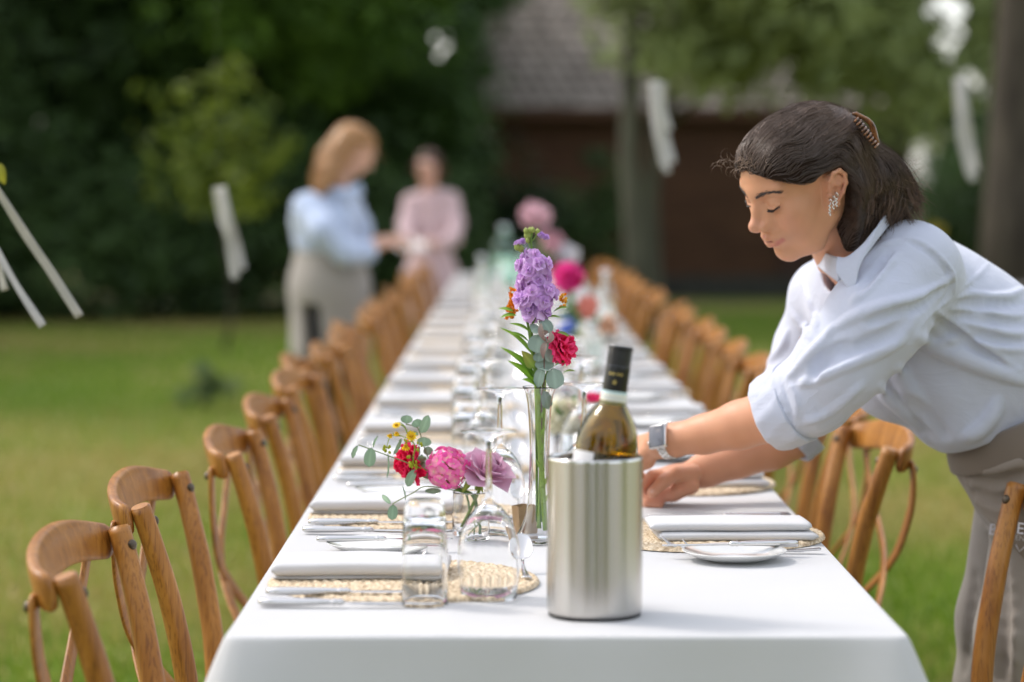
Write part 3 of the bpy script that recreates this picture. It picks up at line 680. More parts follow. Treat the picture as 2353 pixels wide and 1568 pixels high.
# ------------------------------------------------------------------ tableware
def glass_mat(name, col=(1, 1, 1), ior=1.45, rough=0.0):
    m = pmat(name, col, rough, trans=1.0, ior=ior); return m
glass_m = glass_mat('clear_glass', (0.985, 0.99, 0.99), 1.45); thin_glass_m = glass_mat('thin_glass', (0.99, 0.992, 0.992), 1.38)
china_m = pmat('white_china', (0.70, 0.70, 0.685), 0.12, spec=0.5, coat=0.4)
silver_m = pmat('silver', (0.66, 0.65, 0.64), 0.10, 1.0)
napkin_m = cloth_material('white_napkin', (0.66, 0.66, 0.675), weave=1400, soft=.6)
straw_m = pmat('straw', (0.55, 0.42, 0.28), 0.75, var=[(0.34, 0.245, 0.15), (0.58, 0.46, 0.31), (0.76, 0.66, 0.50)], scale=210, detail=3, bump=.6, bscale=420, bdist=.0008)

def make_placemat():
    """round mat coiled from a plaited rope"""
    o = empty('placemat'); coil = 14; V = []; nr, na = coil*5+1, 300
    R_ = np.linspace(0, .183, nr); A_ = np.linspace(0, 2*np.pi, na, endpoint=False)
    rr, aa = np.meshgrid(R_, A_, indexing='ij')
    q = rr/.183*coil+aa/(2*np.pi)
    ph = q % 1.0
    braid = np.sin(aa*np.maximum(6, np.round(rr*330/2)*2/1.0)+np.floor(q)*2.1)*np.sign(ph-.5)
    h = .0028+.0034*np.sqrt(np.clip(1-(2*ph-1)**2, 0, 1))+.0012*braid
    h = h+.0006*fbm((rr*np.cos(aa), rr*np.sin(aa), 0*rr), 3, (300, 300, 1), 5); edge = np.clip((.183-rr)/.004, 0, 1); h = h*edge**.5
    wr = rr+.0012*np.sin(aa*60)*(rr > .17)
    V = np.stack([wr*np.cos(aa), wr*np.sin(aa), h], -1).reshape(-1, 3)
    i, j = np.meshgrid(np.arange(nr-1), np.arange(na), indexing='ij'); j2 = (j+1) % na
    F = np.stack([i*na+j, (i+1)*na+j, (i+1)*na+j2, i*na+j2], -1).reshape(-1, 4)
    me = mesh_obj('placemat', V, F, straw_m); COL.objects.unlink(me); bpy.data.objects.remove(o); COL.objects.link(me); return me
def make_plate():
    pr = [(0, .0035), (.030, .0035), (.040, .004), (.052, .007), (.068, .0125), (.0745, .0155), (.0755, .0150), (.0745, .0138), (.060, .0065), (.047, .0025), (.040, .0022), (.0385, 0), (.0365, 0), (.036, .0018), (0, .0018)]
    return MB().lathe(pr, 64).build('bread_plate', china_m, weld=True)
def make_napkin(two=False):
    o = None; rs_ = np.random.RandomState(4 if two else 5)
    def slab(z0, th, y0, y1, x0, x1, droop, seed, bulge=.0):
        nx_, ns = 34, 26; P = []
        for i in range(nx_+1):
            t = i/nx_; x = x0+(x1-x0)*t; row = []
            for k in range(ns):
                a = 2*PI*k/ns; ca, sa = math.cos(a), math.sin(a)
                yy = (y0+y1)/2+(y1-y0)/2*math.copysign(abs(ca)**.35, ca); endf = min(1, min(t, 1-t)/.03)**.5 if 0 < t < 1 else 0.0
                hh = th/2*(.35+.65*endf)*(1-.25*max(0, (yy-(y0+y1)/2)/((y1-y0)/2)))
                zz = z0+th/2+hh*math.copysign(abs(sa)**.7, sa)+(0 if sa < 0 else bulge*math.sin(PI*t)*.5)
                nz = float(fbm((np.array(x*30), np.array(yy*34), np.array(sa)), seed, (1, 1, 1), 5))
                row.append(Vector((x+.002*nz*(t in (0, 1))+.004*(yy-y0)/(y1-y0+1e-6)*droop, yy+.0015*math.sin(x*40+seed), max(z0*.98, zz+(.0013*nz if sa > 0 else 0)))))
            P.append(row+[row[0]])
        mb = MB().grid(P); n0 = len(mb.v)
        mb.f.append(tuple(range(ns))); b = nx_*(ns+1); mb.f.append(tuple(b+ns-1-k for k in range(ns))); mb.mi += [0, 0]
        return mb
    if two:
        root = slab(.0, .0145, -.060, .060, -.120, .120, -.6, 9).build('napkin', napkin_m, weld=True)
        slab(.0138, .0150, -.052, .062, -.132, .112, .5, 10, .002).build('upper_fold', napkin_m, root, weld=True)
    else:
        root = slab(.0, .0080, -.060, .060, -.116, .118, .4, 7).build('napkin', napkin_m, weld=True)
        slab(.0045, .0215, -.066, .060, -.118, .120, 1.4, 8, .003).build('upper_fold', napkin_m, root, weld=True)
    return root
def make_knife(L_=.232, nm='knife'):
    o = empty(nm)     # along +x: handle from x=0 to .1, blade beyond; lies on its side
    pts = [(0, 0, .0055), (.004, 0, .0055), (.02, 0, .0055), (.05, 0, .0055), (.075, 0, .0055), (.09, 0, .0055), (.094, 0, .0055), (.097, 0, .0055), (.100, 0, .0055), (.104, 0, .0055), (.110, 0, .0052)]
    MB().tube(pts, [.0045, .0074, .0080, .0074, .0064, .0054, .0048, .0072, .0048, .0066, .0034], 16, flat=(.70, 1.0)).build('handle', silver_m, o)
    P = []; n = 22
    for i in range(n+1):
        t = i/n; x = .108+(L_-.108)*t; w = .0035+.0055*min(1, t*4) if t < .25 else .009
        top = w*.55; bot = -w*.75*(1 if t < .8 else math.sqrt(max(0, 1-((t-.8)/.2)**2))); top = top*(1 if t < .9 else math.sqrt(max(.02, 1-((t-.9)/.1)**2)))
        th = .0011
        P.append([Vector((x, bot, .0044)), Vector((x, bot*.4, .0044+th)), Vector((x, top, .0044+th)), Vector((x, top, .0044-th)), Vector((x, bot*.4, .0044-th)), Vector((x, bot, .0044))])
    MB().grid(P).build('blade', silver_m, o); return o
def make_fork(L_=.20):
    o = empty('fork'); P = [(0, 0, .006), (.01, 0, .0055), (.04, 0, .004), (.08, 0, .003), (.115, 0, .006), (.135, 0, .0075)]
    pts = catmull(P, 4); n = len(pts)
    MB().tube(pts, [.0075*(1-.72*min(1, k/(n-1)*1.15)) if k else .004 for k in range(n)], 12, flat=(.32, 1)).build('handle', silver_m, o)
    mb = MB(); PP = []
    for i in range(9):
        t = i/8; x = .132+.03*t; w = .0024+.0095*math.sin(min(1, t*1.3)*PI/2); z = .0075-.0035*math.sin(PI*t*.6)
        PP.append([Vector((x, w*s_, z-.0012*(1-s_*s_))) for s_ in np.linspace(-1, 1, 7)])
    mb.grid(PP); h = mb.build('fork_head', silver_m, o); solid(h, .0014, 0)
    for k in range(4):
        y = (-1.5+k)*.0063; MB().tube(catmull([(.160, y, .0045), (.175, y, .0030), (.190, y*.97, .0080), (.203, y*.94, .0205)], 4), [.0016]*10+[.0013, .0009, .0006], 8).build('tine', silver_m, o)
    return o
def make_spoon():
    o = empty('spoon'); pts = catmull([(0, 0, .004), (.01, 0, .0035), (.04, 0, .003), (.08, 0, .005), (.108, 0, .013)], 4); n = len(pts)
    MB().tube(pts, [.0075*(1-.70*min(1, k/(n-1)*1.15)) if k else .005 for k in range(n)], 12, flat=(.34, 1)).build('handle', silver_m, o)
    P = []
    for i in range(13):
        t = i/12; x = .106+.036*t; w = .0150*math.sqrt(max(0, 1-(2*t-1)**2))**.9+.0006
        P.append([Vector((x-.002*s_*s_, w*s_, (.013+.033*t)-.0060*(1-s_*s_)*math.sin(PI*t))) for s_ in np.linspace(-1, 1, 11)])
    b = MB().grid(P).build('bowl', silver_m, o); solid(b, .0012, 0); subsurf(b); return o
def make_tumbler():
    # stands upside down: rim on the table, thick base on top
    H = .136; pr = [(.0288, .0008), (.0293, 0), (.0299, .0008), (.0296, .030), (.0288, .075), (.0278, .110), (.0262, .124), (.0245, .1315), (.0205, H), (.010, H-.0012), (0, H-.0015)]
    pi_ = [(0, .113), (.012, .1135), (.0195, .1115), (.0240, .105), (.0265, .095), (.0277, .075), (.0285, .030), (.0288, .008), (.0288, .0008)]
    return MB().lathe(pr+pi_, 56).build('water_glass', thin_glass_m, weld=True)
def make_wineglass():
    # upside down: rim on the table, foot in the air
    out_ = [(.0352, .0006), (.0356, 0), (.0361, .0006), (.0385, .020), (.0408, .040), (.0412, .055), (.0395, .072), (.0350, .090), (.0275, .106), (.0180, .118), (.0085, .1255), (.0052, .132), (.0044, .145), (.0038, .165), (.0037, .190), (.0044, .2035), (.0075, .2095), (.016, .2130), (.030, .2158), (.0362, .2168), (.0372, .2178), (.0362, .2186), (.016, .2192), (0, .2193)]
    in_ = [(0, .1205), (.007, .1190), (.0169, .1145), (.0268, .1042), (.0344, .0890), (.0389, .0717), (.0406, .055), (.0402, .040), (.0379, .020), (.0352, .0006)]
    return MB().lathe(out_[:]+in_, 64).build('wine_glass', thin_glass_m, weld=True)
P0 = {}
P0['mat'] = make_placemat(); P0['plate'] = make_plate(); P0['nap'] = make_napkin(); P0['nap2'] = make_napkin(True)
P0['knife'] = make_knife(); P0['bknife'] = make_knife(.215, 'butter_knife'); P0['fork'] = make_fork(); P0['spoon'] = make_spoon(); P0['tumbler'] = make_tumbler(); P0['wine'] = make_wineglass()
index_kids(); USED = set()
def put(key, loc, rz=0, label='', cat='', group=None, tilt=(0, 0), sc_=1.0):
    o = P0[key] if key not in USED else copy_tree(P0[key]); USED.add(key)
    o.location = loc; o.rotation_euler = (tilt[0], tilt[1], rz); o.scale = (sc_,)*3
    return tag(o, label, cat, group)
rs = np.random.RandomState(5); MATH = .0062

def lab(i, side, first, thing):
    return f'{first} {thing} of the nearest place on the {side} side' if i == 0 else f'{first} {thing}, {ORD[i]} place from near end, {side} side'
def setting(side, i, yc):
    L = side == 'left'; s_ = -1 if L else 1; full = i < 7
    jx, jy = (0, 0) if i < 2 else (rs.uniform(-.008, .008), rs.uniform(-.015, .015)); yc += jy
    xc = (-.137 if L else .307)+jx; rz = 0 if L else PI; ex = TX0+.016 if L else TX1-.014; d = 1 if L else -1; ny = -1 if L else 1
    put('mat', (xc, yc, TZ+.0015), rs.uniform(0, 6), lab(i, side, 'round straw', 'placemat'), 'placemat', 'straw placemats')
    put('nap' if L else 'nap2', (xc-.062 if L else xc+.040, yc+(.046 if L else -.045), TZ+MATH), [.03, -.02][i] if i < 2 and L else rs.uniform(-.05, .05), lab(i, side, 'folded white', 'napkin'), 'napkin', 'folded white napkins')
    if (side, i) != ('right', 1): put('plate', (xc-.051*d*0-.051 if L else .329, yc+.30*(1 if L else -.85), TZ+.0012), 0, lab(i, side, 'small white', 'bread plate'), 'plate', 'white bread plates')
    if full and (side, i) != ('right', 1):
        put('bknife', (ex+.037*d if not L else ex+.037, yc+(.292 if L else -.215), TZ+.0158), rz+(.05 if L else .10), lab(i, side, 'silver', 'butter knife on the plate'), 'knife', 'silver cutlery', sc_=.93)
        put('knife', (ex+.004*d, yc+ny*.140, TZ+.0064), rz+.015, lab(i, side, 'silver', 'inner dinner knife'), 'knife', 'silver cutlery')
        put('knife', (ex, yc+ny*.200, TZ+.0025), rz-.03, lab(i, side, 'silver', 'outer dinner knife'), 'knife', 'silver cutlery')
        put('fork', (ex+.030*d, yc-ny*.160, TZ+.0035), rz-.02, lab(i, side, 'silver', 'inner fork'), 'fork', 'silver cutlery')
        put('fork', (ex, yc-ny*.185, TZ+.0015), rz+.05, lab(i, side, 'silver', 'outer fork'), 'fork', 'silver cutlery')
        put('spoon', (.029 if L else .12, yc-.022, TZ+.0075 if L else TZ+.001), PI/2+(.05 if L else -.1), lab(i, side, 'silver', 'dessert spoon'), 'spoon', 'silver cutlery')
    if i < 13:
        wx, wy = {('left', 0): (-.0215, 3.232), ('left', 1): (-.0085, 3.955), ('right', 0): (.128, 4.065)}.get((side, i), ((-.030 if L else .135)+rs.uniform(-.015, .015), yc+ny*-.0+(-.11 if L else .2)))
        put('wine', (wx, wy, TZ+.0008), 0, lab(i, side, 'upside down', 'wine glass'), 'wine glass', 'upturned wine glasses')
        if not (L and i == 1):
            tx, ty = {('left', 0): (-.1030, 3.178), ('left', 2): (-.073, 4.74), ('right', 0): (.185, 4.0)}.get((side, i), ((-.085 if L else .185)+rs.uniform(-.012, .012), yc+(-.05 if L else .15)))
            put('tumbler', (tx, ty, TZ+.0008), 0, lab(i, side, 'upside down straight', 'water glass'), 'glass', 'upturned water glasses')
for i in range(19): setting('left', i, 3.36+.698*i)
for i in range(18): setting('right', i, 3.825+.70*i)

# ------------------------------------------------------------------ steel wine cooler and the bottle in it
def brushed():
    m = pmat('brushed_steel', (0.58, 0.56, 0.53), 0.23, 1.0); t = m.node_tree; L = t.links.new; p = t.nodes['Principled BSDF']
    p.inputs['Anisotropic'].default_value = 0.95; p.inputs['Anisotropic Rotation'].default_value = 0.25
    tg = t.nodes.new('ShaderNodeTangent'); tg.direction_type = 'RADIAL'; tg.axis = 'Z'; L(tg.outputs[0], p.inputs['Tangent'])
    tc = t.nodes.new('ShaderNodeTexCoord'); mp = t.nodes.new('ShaderNodeMapping'); mp.inputs['Scale'].default_value = (3, 3, 600); n = t.nodes.new('ShaderNodeTexNoise'); n.inputs['Scale'].default_value = 1.2
    L(tc.outputs['Object'], mp.inputs[0]); L(mp.outputs[0], n.inputs['Vector']); b = t.nodes.new('ShaderNodeBump'); b.inputs['Strength'].default_value = .12; b.inputs['Distance'].default_value = .0004; L(n.outputs['Fac'], b.inputs['Height']); L(b.outputs[0], p.inputs['Normal'])
    return m
steel_b = brushed(); steel_p = pmat('polished_steel', (0.7, 0.69, 0.66), 0.12, 1.0)
cp = T(1366, 1413); wc = empty('wine_cooler', (cp.x, cp.y, TZ+.0008), label='brushed steel wine cooler holding the wine bottle at the near end', cat='wine cooler')
H = .1985
MB().lathe([(0, .0015), (.052, .0015), (.0565, .0025), (.0590, .0055), (.0597, .010), (.0597, .06), (.0597, .12), (.0597, .18), (.0597, H-.004)], 128).build('outer_wall', steel_b, wc)
MB().lathe([(.0597, H-.004), (.0597, H-.001), (.0590, H), (.0575, H+.0003), (.0560, H-.0005), (.0553, H-.003)], 128).build('rim', steel_p, wc)
MB().lathe([(.0553, H-.003), (.0548, .10), (.0545, .012), (.050, .008), (0, .008)], 96).build('inner_wall', pmat('inner_steel', (0.35, 0.34, 0.33), 0.25, 1.0), wc)
MB().lathe([(.050, 0), (.0575, 0), (.0578, .0022), (.05, .0022)], 64, closed=True).build('base_ring', pmat('base_rubber', (0.02, 0.02, 0.02), .6), wc)
lean = Matrix.Rotation(math.radians(8.3), 4, 'Y') @ Matrix.Rotation(math.radians(-2.0), 4, 'X')
bo = empty('wine_bottle', (cp.x-.0135, cp.y+.005, TZ+.0145), label='white wine bottle with a black cap leaning in the steel cooler', cat='bottle'); bo.rotation_euler = lean.to_euler()
bglass = glass_mat('olive_glass', (0.45, 0.35, 0.06), 1.5); wine_m = glass_mat('white_wine', (0.97, 0.80, 0.16), 1.34)
S = .985
outp = [(0, .012), (.020, .004), (.034, 0), (.0375, .003), (.0388, .010), (.0388, .10), (.0392, .190), (.0388, .202), (.0366, .2165), (.0318, .2300), (.0245, .242), (.0186, .2505), (.0158, .258), (.0149, .268), (.0146, .300), (.0150, .312), (.0150, .320)]
inn = [(.0095, .320), (.0095, .300), (.0105, .266), (.0125, .256), (.0205, .2405), (.0285, .2285), (.0336, .2150), (.0358, .202), (.0362, .190), (.0358, .012), (.02, .012), (0, .022)]
MB().lathe(outp+inn, 64).build('bottle_glass', bglass, bo, weld=True)
MB().lathe([(0, .0225), (.02, .0125), (.0355, .0125), (.0358, .19), (.0355, .2018), (.0333, .2148), (.0282, .2282), (.0202, .2402), (.0122, .2558), (.0101, .266), (.0098, .278), (0, .278)], 56).build('wine', wine_m, bo, weld=True)
cap_m = pmat('black_capsule', (0.012, 0.012, 0.013), 0.28, 0.0, spec=.6)
cp_ = [(.0153, .268), (.0156, .270), (.0156, .296)]
for k in range(5): cp_ += [(.0156, .3005+k*.0042), (.0150, .3015+k*.0042), (.0150, .3028+k*.0042), (.0157, .3038+k*.0042)]
cp_ += [(.0157, .322), (.0153, .3245), (.0140, .3252), (0, .3252)]
cpo = MB().lathe([(r, z) for r, z in cp_], 48).build('screw_cap', cap_m, bo)
gold_m = pmat('gold_print', (0.62, 0.48, 0.16), 0.35, 0.8)
def on_neck(pts_fn, r, name, mat, parent):
    mb = MB(); pts_fn(mb); vs = []
    for (a, z) in mb.v: pass
    return mb
def neck_marks(marks, r, name, mat, parent):
    """flat marks wrapped round the neck; each a list of (angle, height) corners"""
    mb = MB()
    for poly in marks:
        mb.add([(r*math.sin(a), -r*math.cos(a), z) for a, z in poly], [tuple(range(len(poly)))])
    return mb.build(name, mat, parent, smooth=False)
mk = []
for a0 in (-.62, -.34, .02, .30, 2.0, 2.3, 3.0): mk += [[(a0+.11*math.cos(t), .2895+.0016*math.sin(t)) for t in np.linspace(0, 2*PI, 9)[:-1]]]
for a0 in (-.16,): mk += [[(a0-.12, .277), (a0+.12, .277), (a0+.15, .281), (a0+.06, .2800), (a0, .2835), (a0-.06, .2800), (a0-.15, .281)]]
neck_marks(mk, .01575, 'gold_marks', gold_m, cpo)
band = MB().lathe([(.0153, .2490+.0016), (.0153, .2680)], 48).build('neck_band', pmat('pale_blue_band', (0.58, 0.78, 0.82), .5), bo)
band.scale = (1.04, 1.04, 1)
MB().lathe([(.01606, .2535), (.01606, .2650)], 48).build('band_strip', pmat('cream_strip', (0.85, 0.85, 0.78), .5), band)
mk = []
for a0 in np.arange(-1.1, 1.1, .24): mk += [[(a0-.045, .2565), (a0-.015, .2565), (a0-.015, .2615), (a0-.045, .2615)], [(a0-.045, .2600), (a0+.03, .2600), (a0+.03, .2612), (a0-.045, .2612)]]
neck_marks(mk, .01612, 'band_print', pmat('blue_print', (0.16, 0.26, 0.36), .5), band)
P = [[Vector((.0395*math.sin(a), -.0395*math.cos(a), z)) for a in np.linspace(-2.35, -.42, 24)] for z in np.linspace(.06, .190, 8)]
MB().grid(P).build('label', pmat('paper_label', (0.78, 0.77, 0.78), .6), bo)

# ------------------------------------------------------------------ kraft paper tealight bag behind the low flowers
kr = pmat('kraft_paper', (0.40, 0.27, 0.14), .8, var=(0.32, 0.21, 0.11), scale=60)
kp = T(1207, 1232); bag = empty('paper_bag', (kp.x, kp.y, TZ+.001), (0, 0, .35), 'small open brown paper bag beside the foot of the tall vase', 'paper bag')
mb = MB(); a = .0135; b = .0165; H_ = .046
ringb = [(-a, -a, 0), (a, -a, 0), (a, a, 0), (-a, a, 0)]; ringt = [(-b, -b, H_), (0, -b*.8, H_+.003), (b, -b, H_-.002), (b*.85, 0, H_+.001), (b, b, H_), (0, b*.8, H_+.002), (-b, b, H_-.001), (-b*.85, 0, H_)]
rb8 = [(-a, -a, 0), (0, -a, 0), (a, -a, 0), (a, 0, 0), (a, a, 0), (0, a, 0), (-a, a, 0), (-a, 0, 0)]
mb.add(rb8+ringt, [(k, (k+1) % 8, 8+(k+1) % 8, 8+k) for k in range(8)]+[tuple(range(7, -1, -1))]); w_ = mb.build('wall', kr, bag, smooth=False); solid(w_, .0006)
MB().lathe([(0, .002), (.011, .002), (.0115, .003), (.0115, .016), (.0105, .016), (.0105, .013), (0, .0125)], 24).build('candle', pmat('wax', (.8, .78, .72), .5, sss=.2), bag)

# ------------------------------------------------------------------ bottles farther down the table
def water_bottle(x, y, h, r, label, tint=(.97, .99, .98), cap=(.55, .58, .62), lab_c=None, fill=True, name='water_bottle'):
    o = empty(name, (x, y, TZ+.001), label=label, cat='bottle'); g_ = glass_mat(name+'_glass', tint, 1.45); n = .36*r
    MB().lathe([(0, .004), (r*.9, 0), (r, .006), (r, h*.60), (r*.93, h*.68), (r*.62, h*.78), (n*1.05, h*.86), (n, h*.95), (n, h*.97), (n-.002, h*.97), (n-.002, h*.88), (r*.58, h*.775), (r*.9, h*.67), (r-.0025, h*.59), (r-.0025, .008), (0, .010)], 32).build('bottle_glass', g_, o, weld=True)
    MB().lathe([(n+.001, h*.945), (n+.0025, h*.95), (n+.0025, h*.995), (n, h), (0, h)], 24).build('cap', pmat(name+'_cap', cap, .3, .6), o)
    if lab_c:
        MB().grid([[Vector(((r+.0006)*math.sin(a), -(r+.0006)*math.cos(a), z)) for a in np.linspace(-1.3, 1.3, 18)] for z in np.linspace(h*.18, h*.50, 6)]).build('label', pmat(name+'_label', lab_c, .6), o)
    return o
water_bottle(.243, 7.15, .225, .036, 'clear water bottle with a silver cap, nearest of the bottles behind the wine bottle', lab_c=(.7, .78, .74))
water_bottle(.345, 8.6, .275, .036, 'slender clear bottle with a pale cap standing near the right row of chairs', cap=(.6, .6, .68))
water_bottle(-.005, 14.6, .36, .075, 'pale green glass carafe near the far end of the table', tint=(.70, .93, .84), name='carafe')
water_bottle(.10, 12.2, .30, .045, 'clear bottle far down the middle of the table', tint=(.85, .96, .93))
water_bottle(-.10, 10.6, .28, .04, 'clear bottle among the far left glasses', tint=(.93, .98, .97))
# ------------------------------------------------------------------ flowers
petal_m = attr_mat('petals', rough=.55, transl=.35, spec=.25)
green_m = attr_mat('fresh_green', rough=.42, transl=.30, spec=.4)
euc_m = attr_mat('eucalyptus_leaf', rough=.6, transl=.15, spec=.3)
class PB:
    """petals and leaves with a colour per corner"""
    def __init__(s): s.v = []; s.f = []; s.c = []
    def sheet(s, P, C):
        n, m = len(P), len(P[0]); b = len(s.v)
        for r, cr in zip(P, C): s.v += [tuple(q) for q in r]; s.c += [tuple(q) for q in cr]
        s.f += [(b+i*m+j, b+i*m+j+1, b+(i+1)*m+j+1, b+(i+1)*m+j) for i in range(n-1) for j in range(m-1)]
    def tube(s, pts, r, col, n=7):
        mb = MB().tube(pts, r, n); b = len(s.v); s.v += mb.v; s.c += [col]*len(mb.v); s.f += [tuple(i+b for i in f) for f in mb.f]
    def ball(s, c, r, col, sq=1.0, n=8, M=None):
        pr = [(r*math.sin(PI*k/6), -r*sq*math.cos(PI*k/6)) for k in range(7)]; mb = MB().lathe(pr, n, c, M); b = len(s.v); s.v += mb.v; s.c += [col]*len(mb.v); s.f += [tuple(i+b for i in f) for f in mb.f]
    def build(s, name, mat, parent=None, sub=0):
        o = mesh_obj(name, s.v, s.f, mat, parent); set_tint(o, np.array(s.c)); 
        if sub: subsurf(o, sub)
        return o
def lerp(a, b, t): return tuple(a[i]*(1-t)+b[i]*t for i in range(3))
def petal(pb, base, out_, up, L, w, cup=.3, bend=.4, c0=(1, 1, 1), c1=(1, 1, 1), ruf=0.0, rn=5, n=5, m=5, start=0.0, shape=.6, notch=0, rnd=random, edge=None, twist=0):
    out_ = Vector(out_).normalized(); up = (Vector(up)-out_*Vector(up).dot(out_)).normalized(); sd = out_.cross(up)
    P = []; C = []; ph = rnd.random()*6.28; br = rnd.uniform(.85, 1.12)
    for i in range(n+1):
        t = i/n; a = bend*t; x = L*(math.sin(a)/bend if abs(bend) > .01 else t); z = L*((1-math.cos(a))/bend if abs(bend) > .01 else 0)
        ww = w*(.14+.86*min(1, t/.72)**shape)*math.sqrt(max(.0, 1-(max(0, t-.72)/.30)**2))*1.08
        row = []; cr = []
        for j in range(m+1):
            s_ = -1+2*j/m; xx = x-L*.12*(s_*s_)*t-(notch*L*(1-abs(s_))*(t > .95)); zz = z+cup*ww*s_*s_+ruf*L*math.sin(rn*s_+ph+1.3*t)*t*t+twist*s_*ww
            row.append(Vector(base)+out_*(xx+start)+up*zz+sd*(ww*s_)); k = lerp(c0, c1, min(1, t**.8)); 
            if edge and t > .9: k = edge
            cr.append(tuple(q*br for q in k))
        P.append(row); C.append(cr)
    pb.sheet(P, C)
def leaf(pb, a, b, w, nrm=(0, -1, .3), col=(0.10, 0.22, 0.03), sag=.1, fold=.25, tipc=None, n=8, pw=1.0):
    a, b = Vector(a), Vector(b); d = b-a; L = d.length; d.normalize(); nrm = (Vector(nrm)-d*Vector(nrm).dot(d)).normalized(); sd = d.cross(nrm); P = []; C = []; br = random.uniform(.85, 1.15)
    for i in range(n+1):
        t = i/n; ce = a+d*(L*t)+nrm*(sag*L*math.sin(PI*t)); ww = w*math.sin(PI*min(1, t**.75*.98+.02))**.8*(1-t*.15*pw)+.0002
        row = []; cr = []
        for s_ in (-1, -.5, 0, .5, 1):
            row.append(ce+sd*ww*s_+nrm*(fold*ww*abs(s_))); q = lerp(col, tipc or col, t); q = q if s_ else tuple(min(1, x*1.35) for x in q); cr.append(tuple(x*br for x in q))
        P.append(row); C.append(cr)
    pb.sheet(P, C)
def disc(pb, c, rx, rz, nrm, ang=0, col=(0.22, 0.30, 0.24), cup=.15, attach=None):
    """round eucalyptus leaf centred at c facing nrm, long axis turned by ang"""
    nrm = Vector(nrm).normalized(); up = Vector((0, 0, 1)); up = (up-nrm*up.dot(nrm)).normalized(); sd = up.cross(nrm); ca, sa = math.cos(ang), math.sin(ang)
    ax = up*ca+sd*sa; ay = sd*ca-up*sa; br = random.uniform(.88, 1.12); P = []; C = []; N = 8
    for i in range(N+1):
        t = -1+2*i/N; row = []; cr = []
        wv = math.sqrt(max(0, 1-t*t))*(1-.10*t)+.01
        for j in range(7):
            s_ = -1+2*j/6; p = Vector(c)+ax*(t*rz)+ay*(s_*wv*rx)+nrm*(cup*rx*(s_*s_*wv)-.12*rz*t*t+.0006*math.sin(7*s_+9*t)); row.append(p)
            k = 1.0+(.22 if abs(s_) < .1 else 0)-(.0 if abs(s_) < .95 else .1); cr.append(tuple(x*br*k for x in col))
        P.append(row); C.append(cr)
    pb.sheet(P, C)
rnd = random.Random(12)
# ---- tall vase
VY = 3.79; VB = T(1240, 1247); vz = TZ+.001
vase = tag(MB().lathe([(0, .002), (.034, .0008), (.0400, 0), (.0412, .0020), (.0390, .0070), (.0320, .016), (.0262, .028), (.0215, .042), (.0185, .060), (.0168, .085), (.0158, .110), (.0150, .140), (.0157, .165), (.0170, .190), (.0186, .210), (.0210, .224), (.0246, .2325), (.0262, .2345), (.0256, .2360), (.0240, .2345), (.0196, .2240), (.0172, .210), (.0156, .190), (.0142, .165), (.0134, .140), (.0141, .110), (.0155, .085), (.0172, .060), (.0202, .042), (.0248, .028), (.0305, .016), (.0365, .0085), (.0375, .0065), (.033, .0048), (0, .0048)], 64).build('bud_vase', glass_m, weld=True),
    'tall slim clear glass vase with a flared lip holding the purple stock flower', 'vase')
vase.location = (VB.x, VB.y, vz)
def A(x, y, dy=0.0):      # a spot on the close-up of the tall bouquet -> world
    return W((1900+x/1.96)*.57446, (850+y/1.96)*.57446, VB.y+dy)
foot = Vector((VB.x, VB.y, vz+.03)); mouth = Vector((VB.x, VB.y, vz+.225))
# purple stock
st = empty('stock_flower', (0, 0, 0), label='tall purple stock flower standing highest in the tall vase', cat='flower')
axis = catmull([foot+Vector((.004, .002, 0)), mouth+Vector((-.003, 0, 0)), A(440, 950, .004), A(470, 800), A(475, 600), A(455, 420), A(440, 230), A(445, 160)], 10)
pb = PB(); N = len(axis); pb.tube(axis, [.0036-.0024*k/N for k in range(N)], (.20, .34, .08)); pb.build('stem', green_m, st)
L0 = (.46, .27, .70); 
def floret(pb, c, d, size, col, col2, npet=4, layers=3, ctr=(.72, .74, .42), rnd=rnd):
    d = Vector(d).normalized(); ref = Vector((rnd.uniform(-1, 1), rnd.uniform(-1, 1), rnd.uniform(-1, 1))); a0 = (ref-d*ref.dot(d)).normalized()
    for ly in range(layers):
        for k in range(npet+(1 if ly == 0 else 0)):
            an = 2*PI*k/(npet+(1 if ly == 0 else 0))+ly*.6+rnd.uniform(-.15, .15); rad = Matrix.Rotation(an, 3, d) @ a0
            el = .05+.45*ly+rnd.uniform(-.12, .15); o_ = rad*math.cos(el)+d*math.sin(el)
            petal(pb, Vector(c)+d*.001*ly, o_, d, size*(1-.22*ly)*rnd.uniform(.88, 1.1), size*.50*(1-.10*ly), cup=.22, bend=-.75+.7*ly, c0=lerp(col, (.80, .80, .62), .35), c1=lerp(col, col2, rnd.random()), ruf=.11, rn=3, n=5, m=6, shape=.8, rnd=rnd)
    pb.ball(Vector(c)+d*.002, size*.10, ctr)
pb = PB(); stem_at = lambda z: min(axis, key=lambda q: abs(q.z-z))
zt = A(0, 235).z; zb = A(0, 800).z; k = 0
rows = [(290, 2, .006, .0090), (325, 3, .012, .0110), (378, 4, .018, .0160), (438, 4, .021, .0165), (505, 4, .017, .0170), (585, 4, .022, .0165), (640, 5, .026, .0175), (700, 5, .025, .0175), (755, 4, .018, .0165), (790, 3, .012, .0120)]
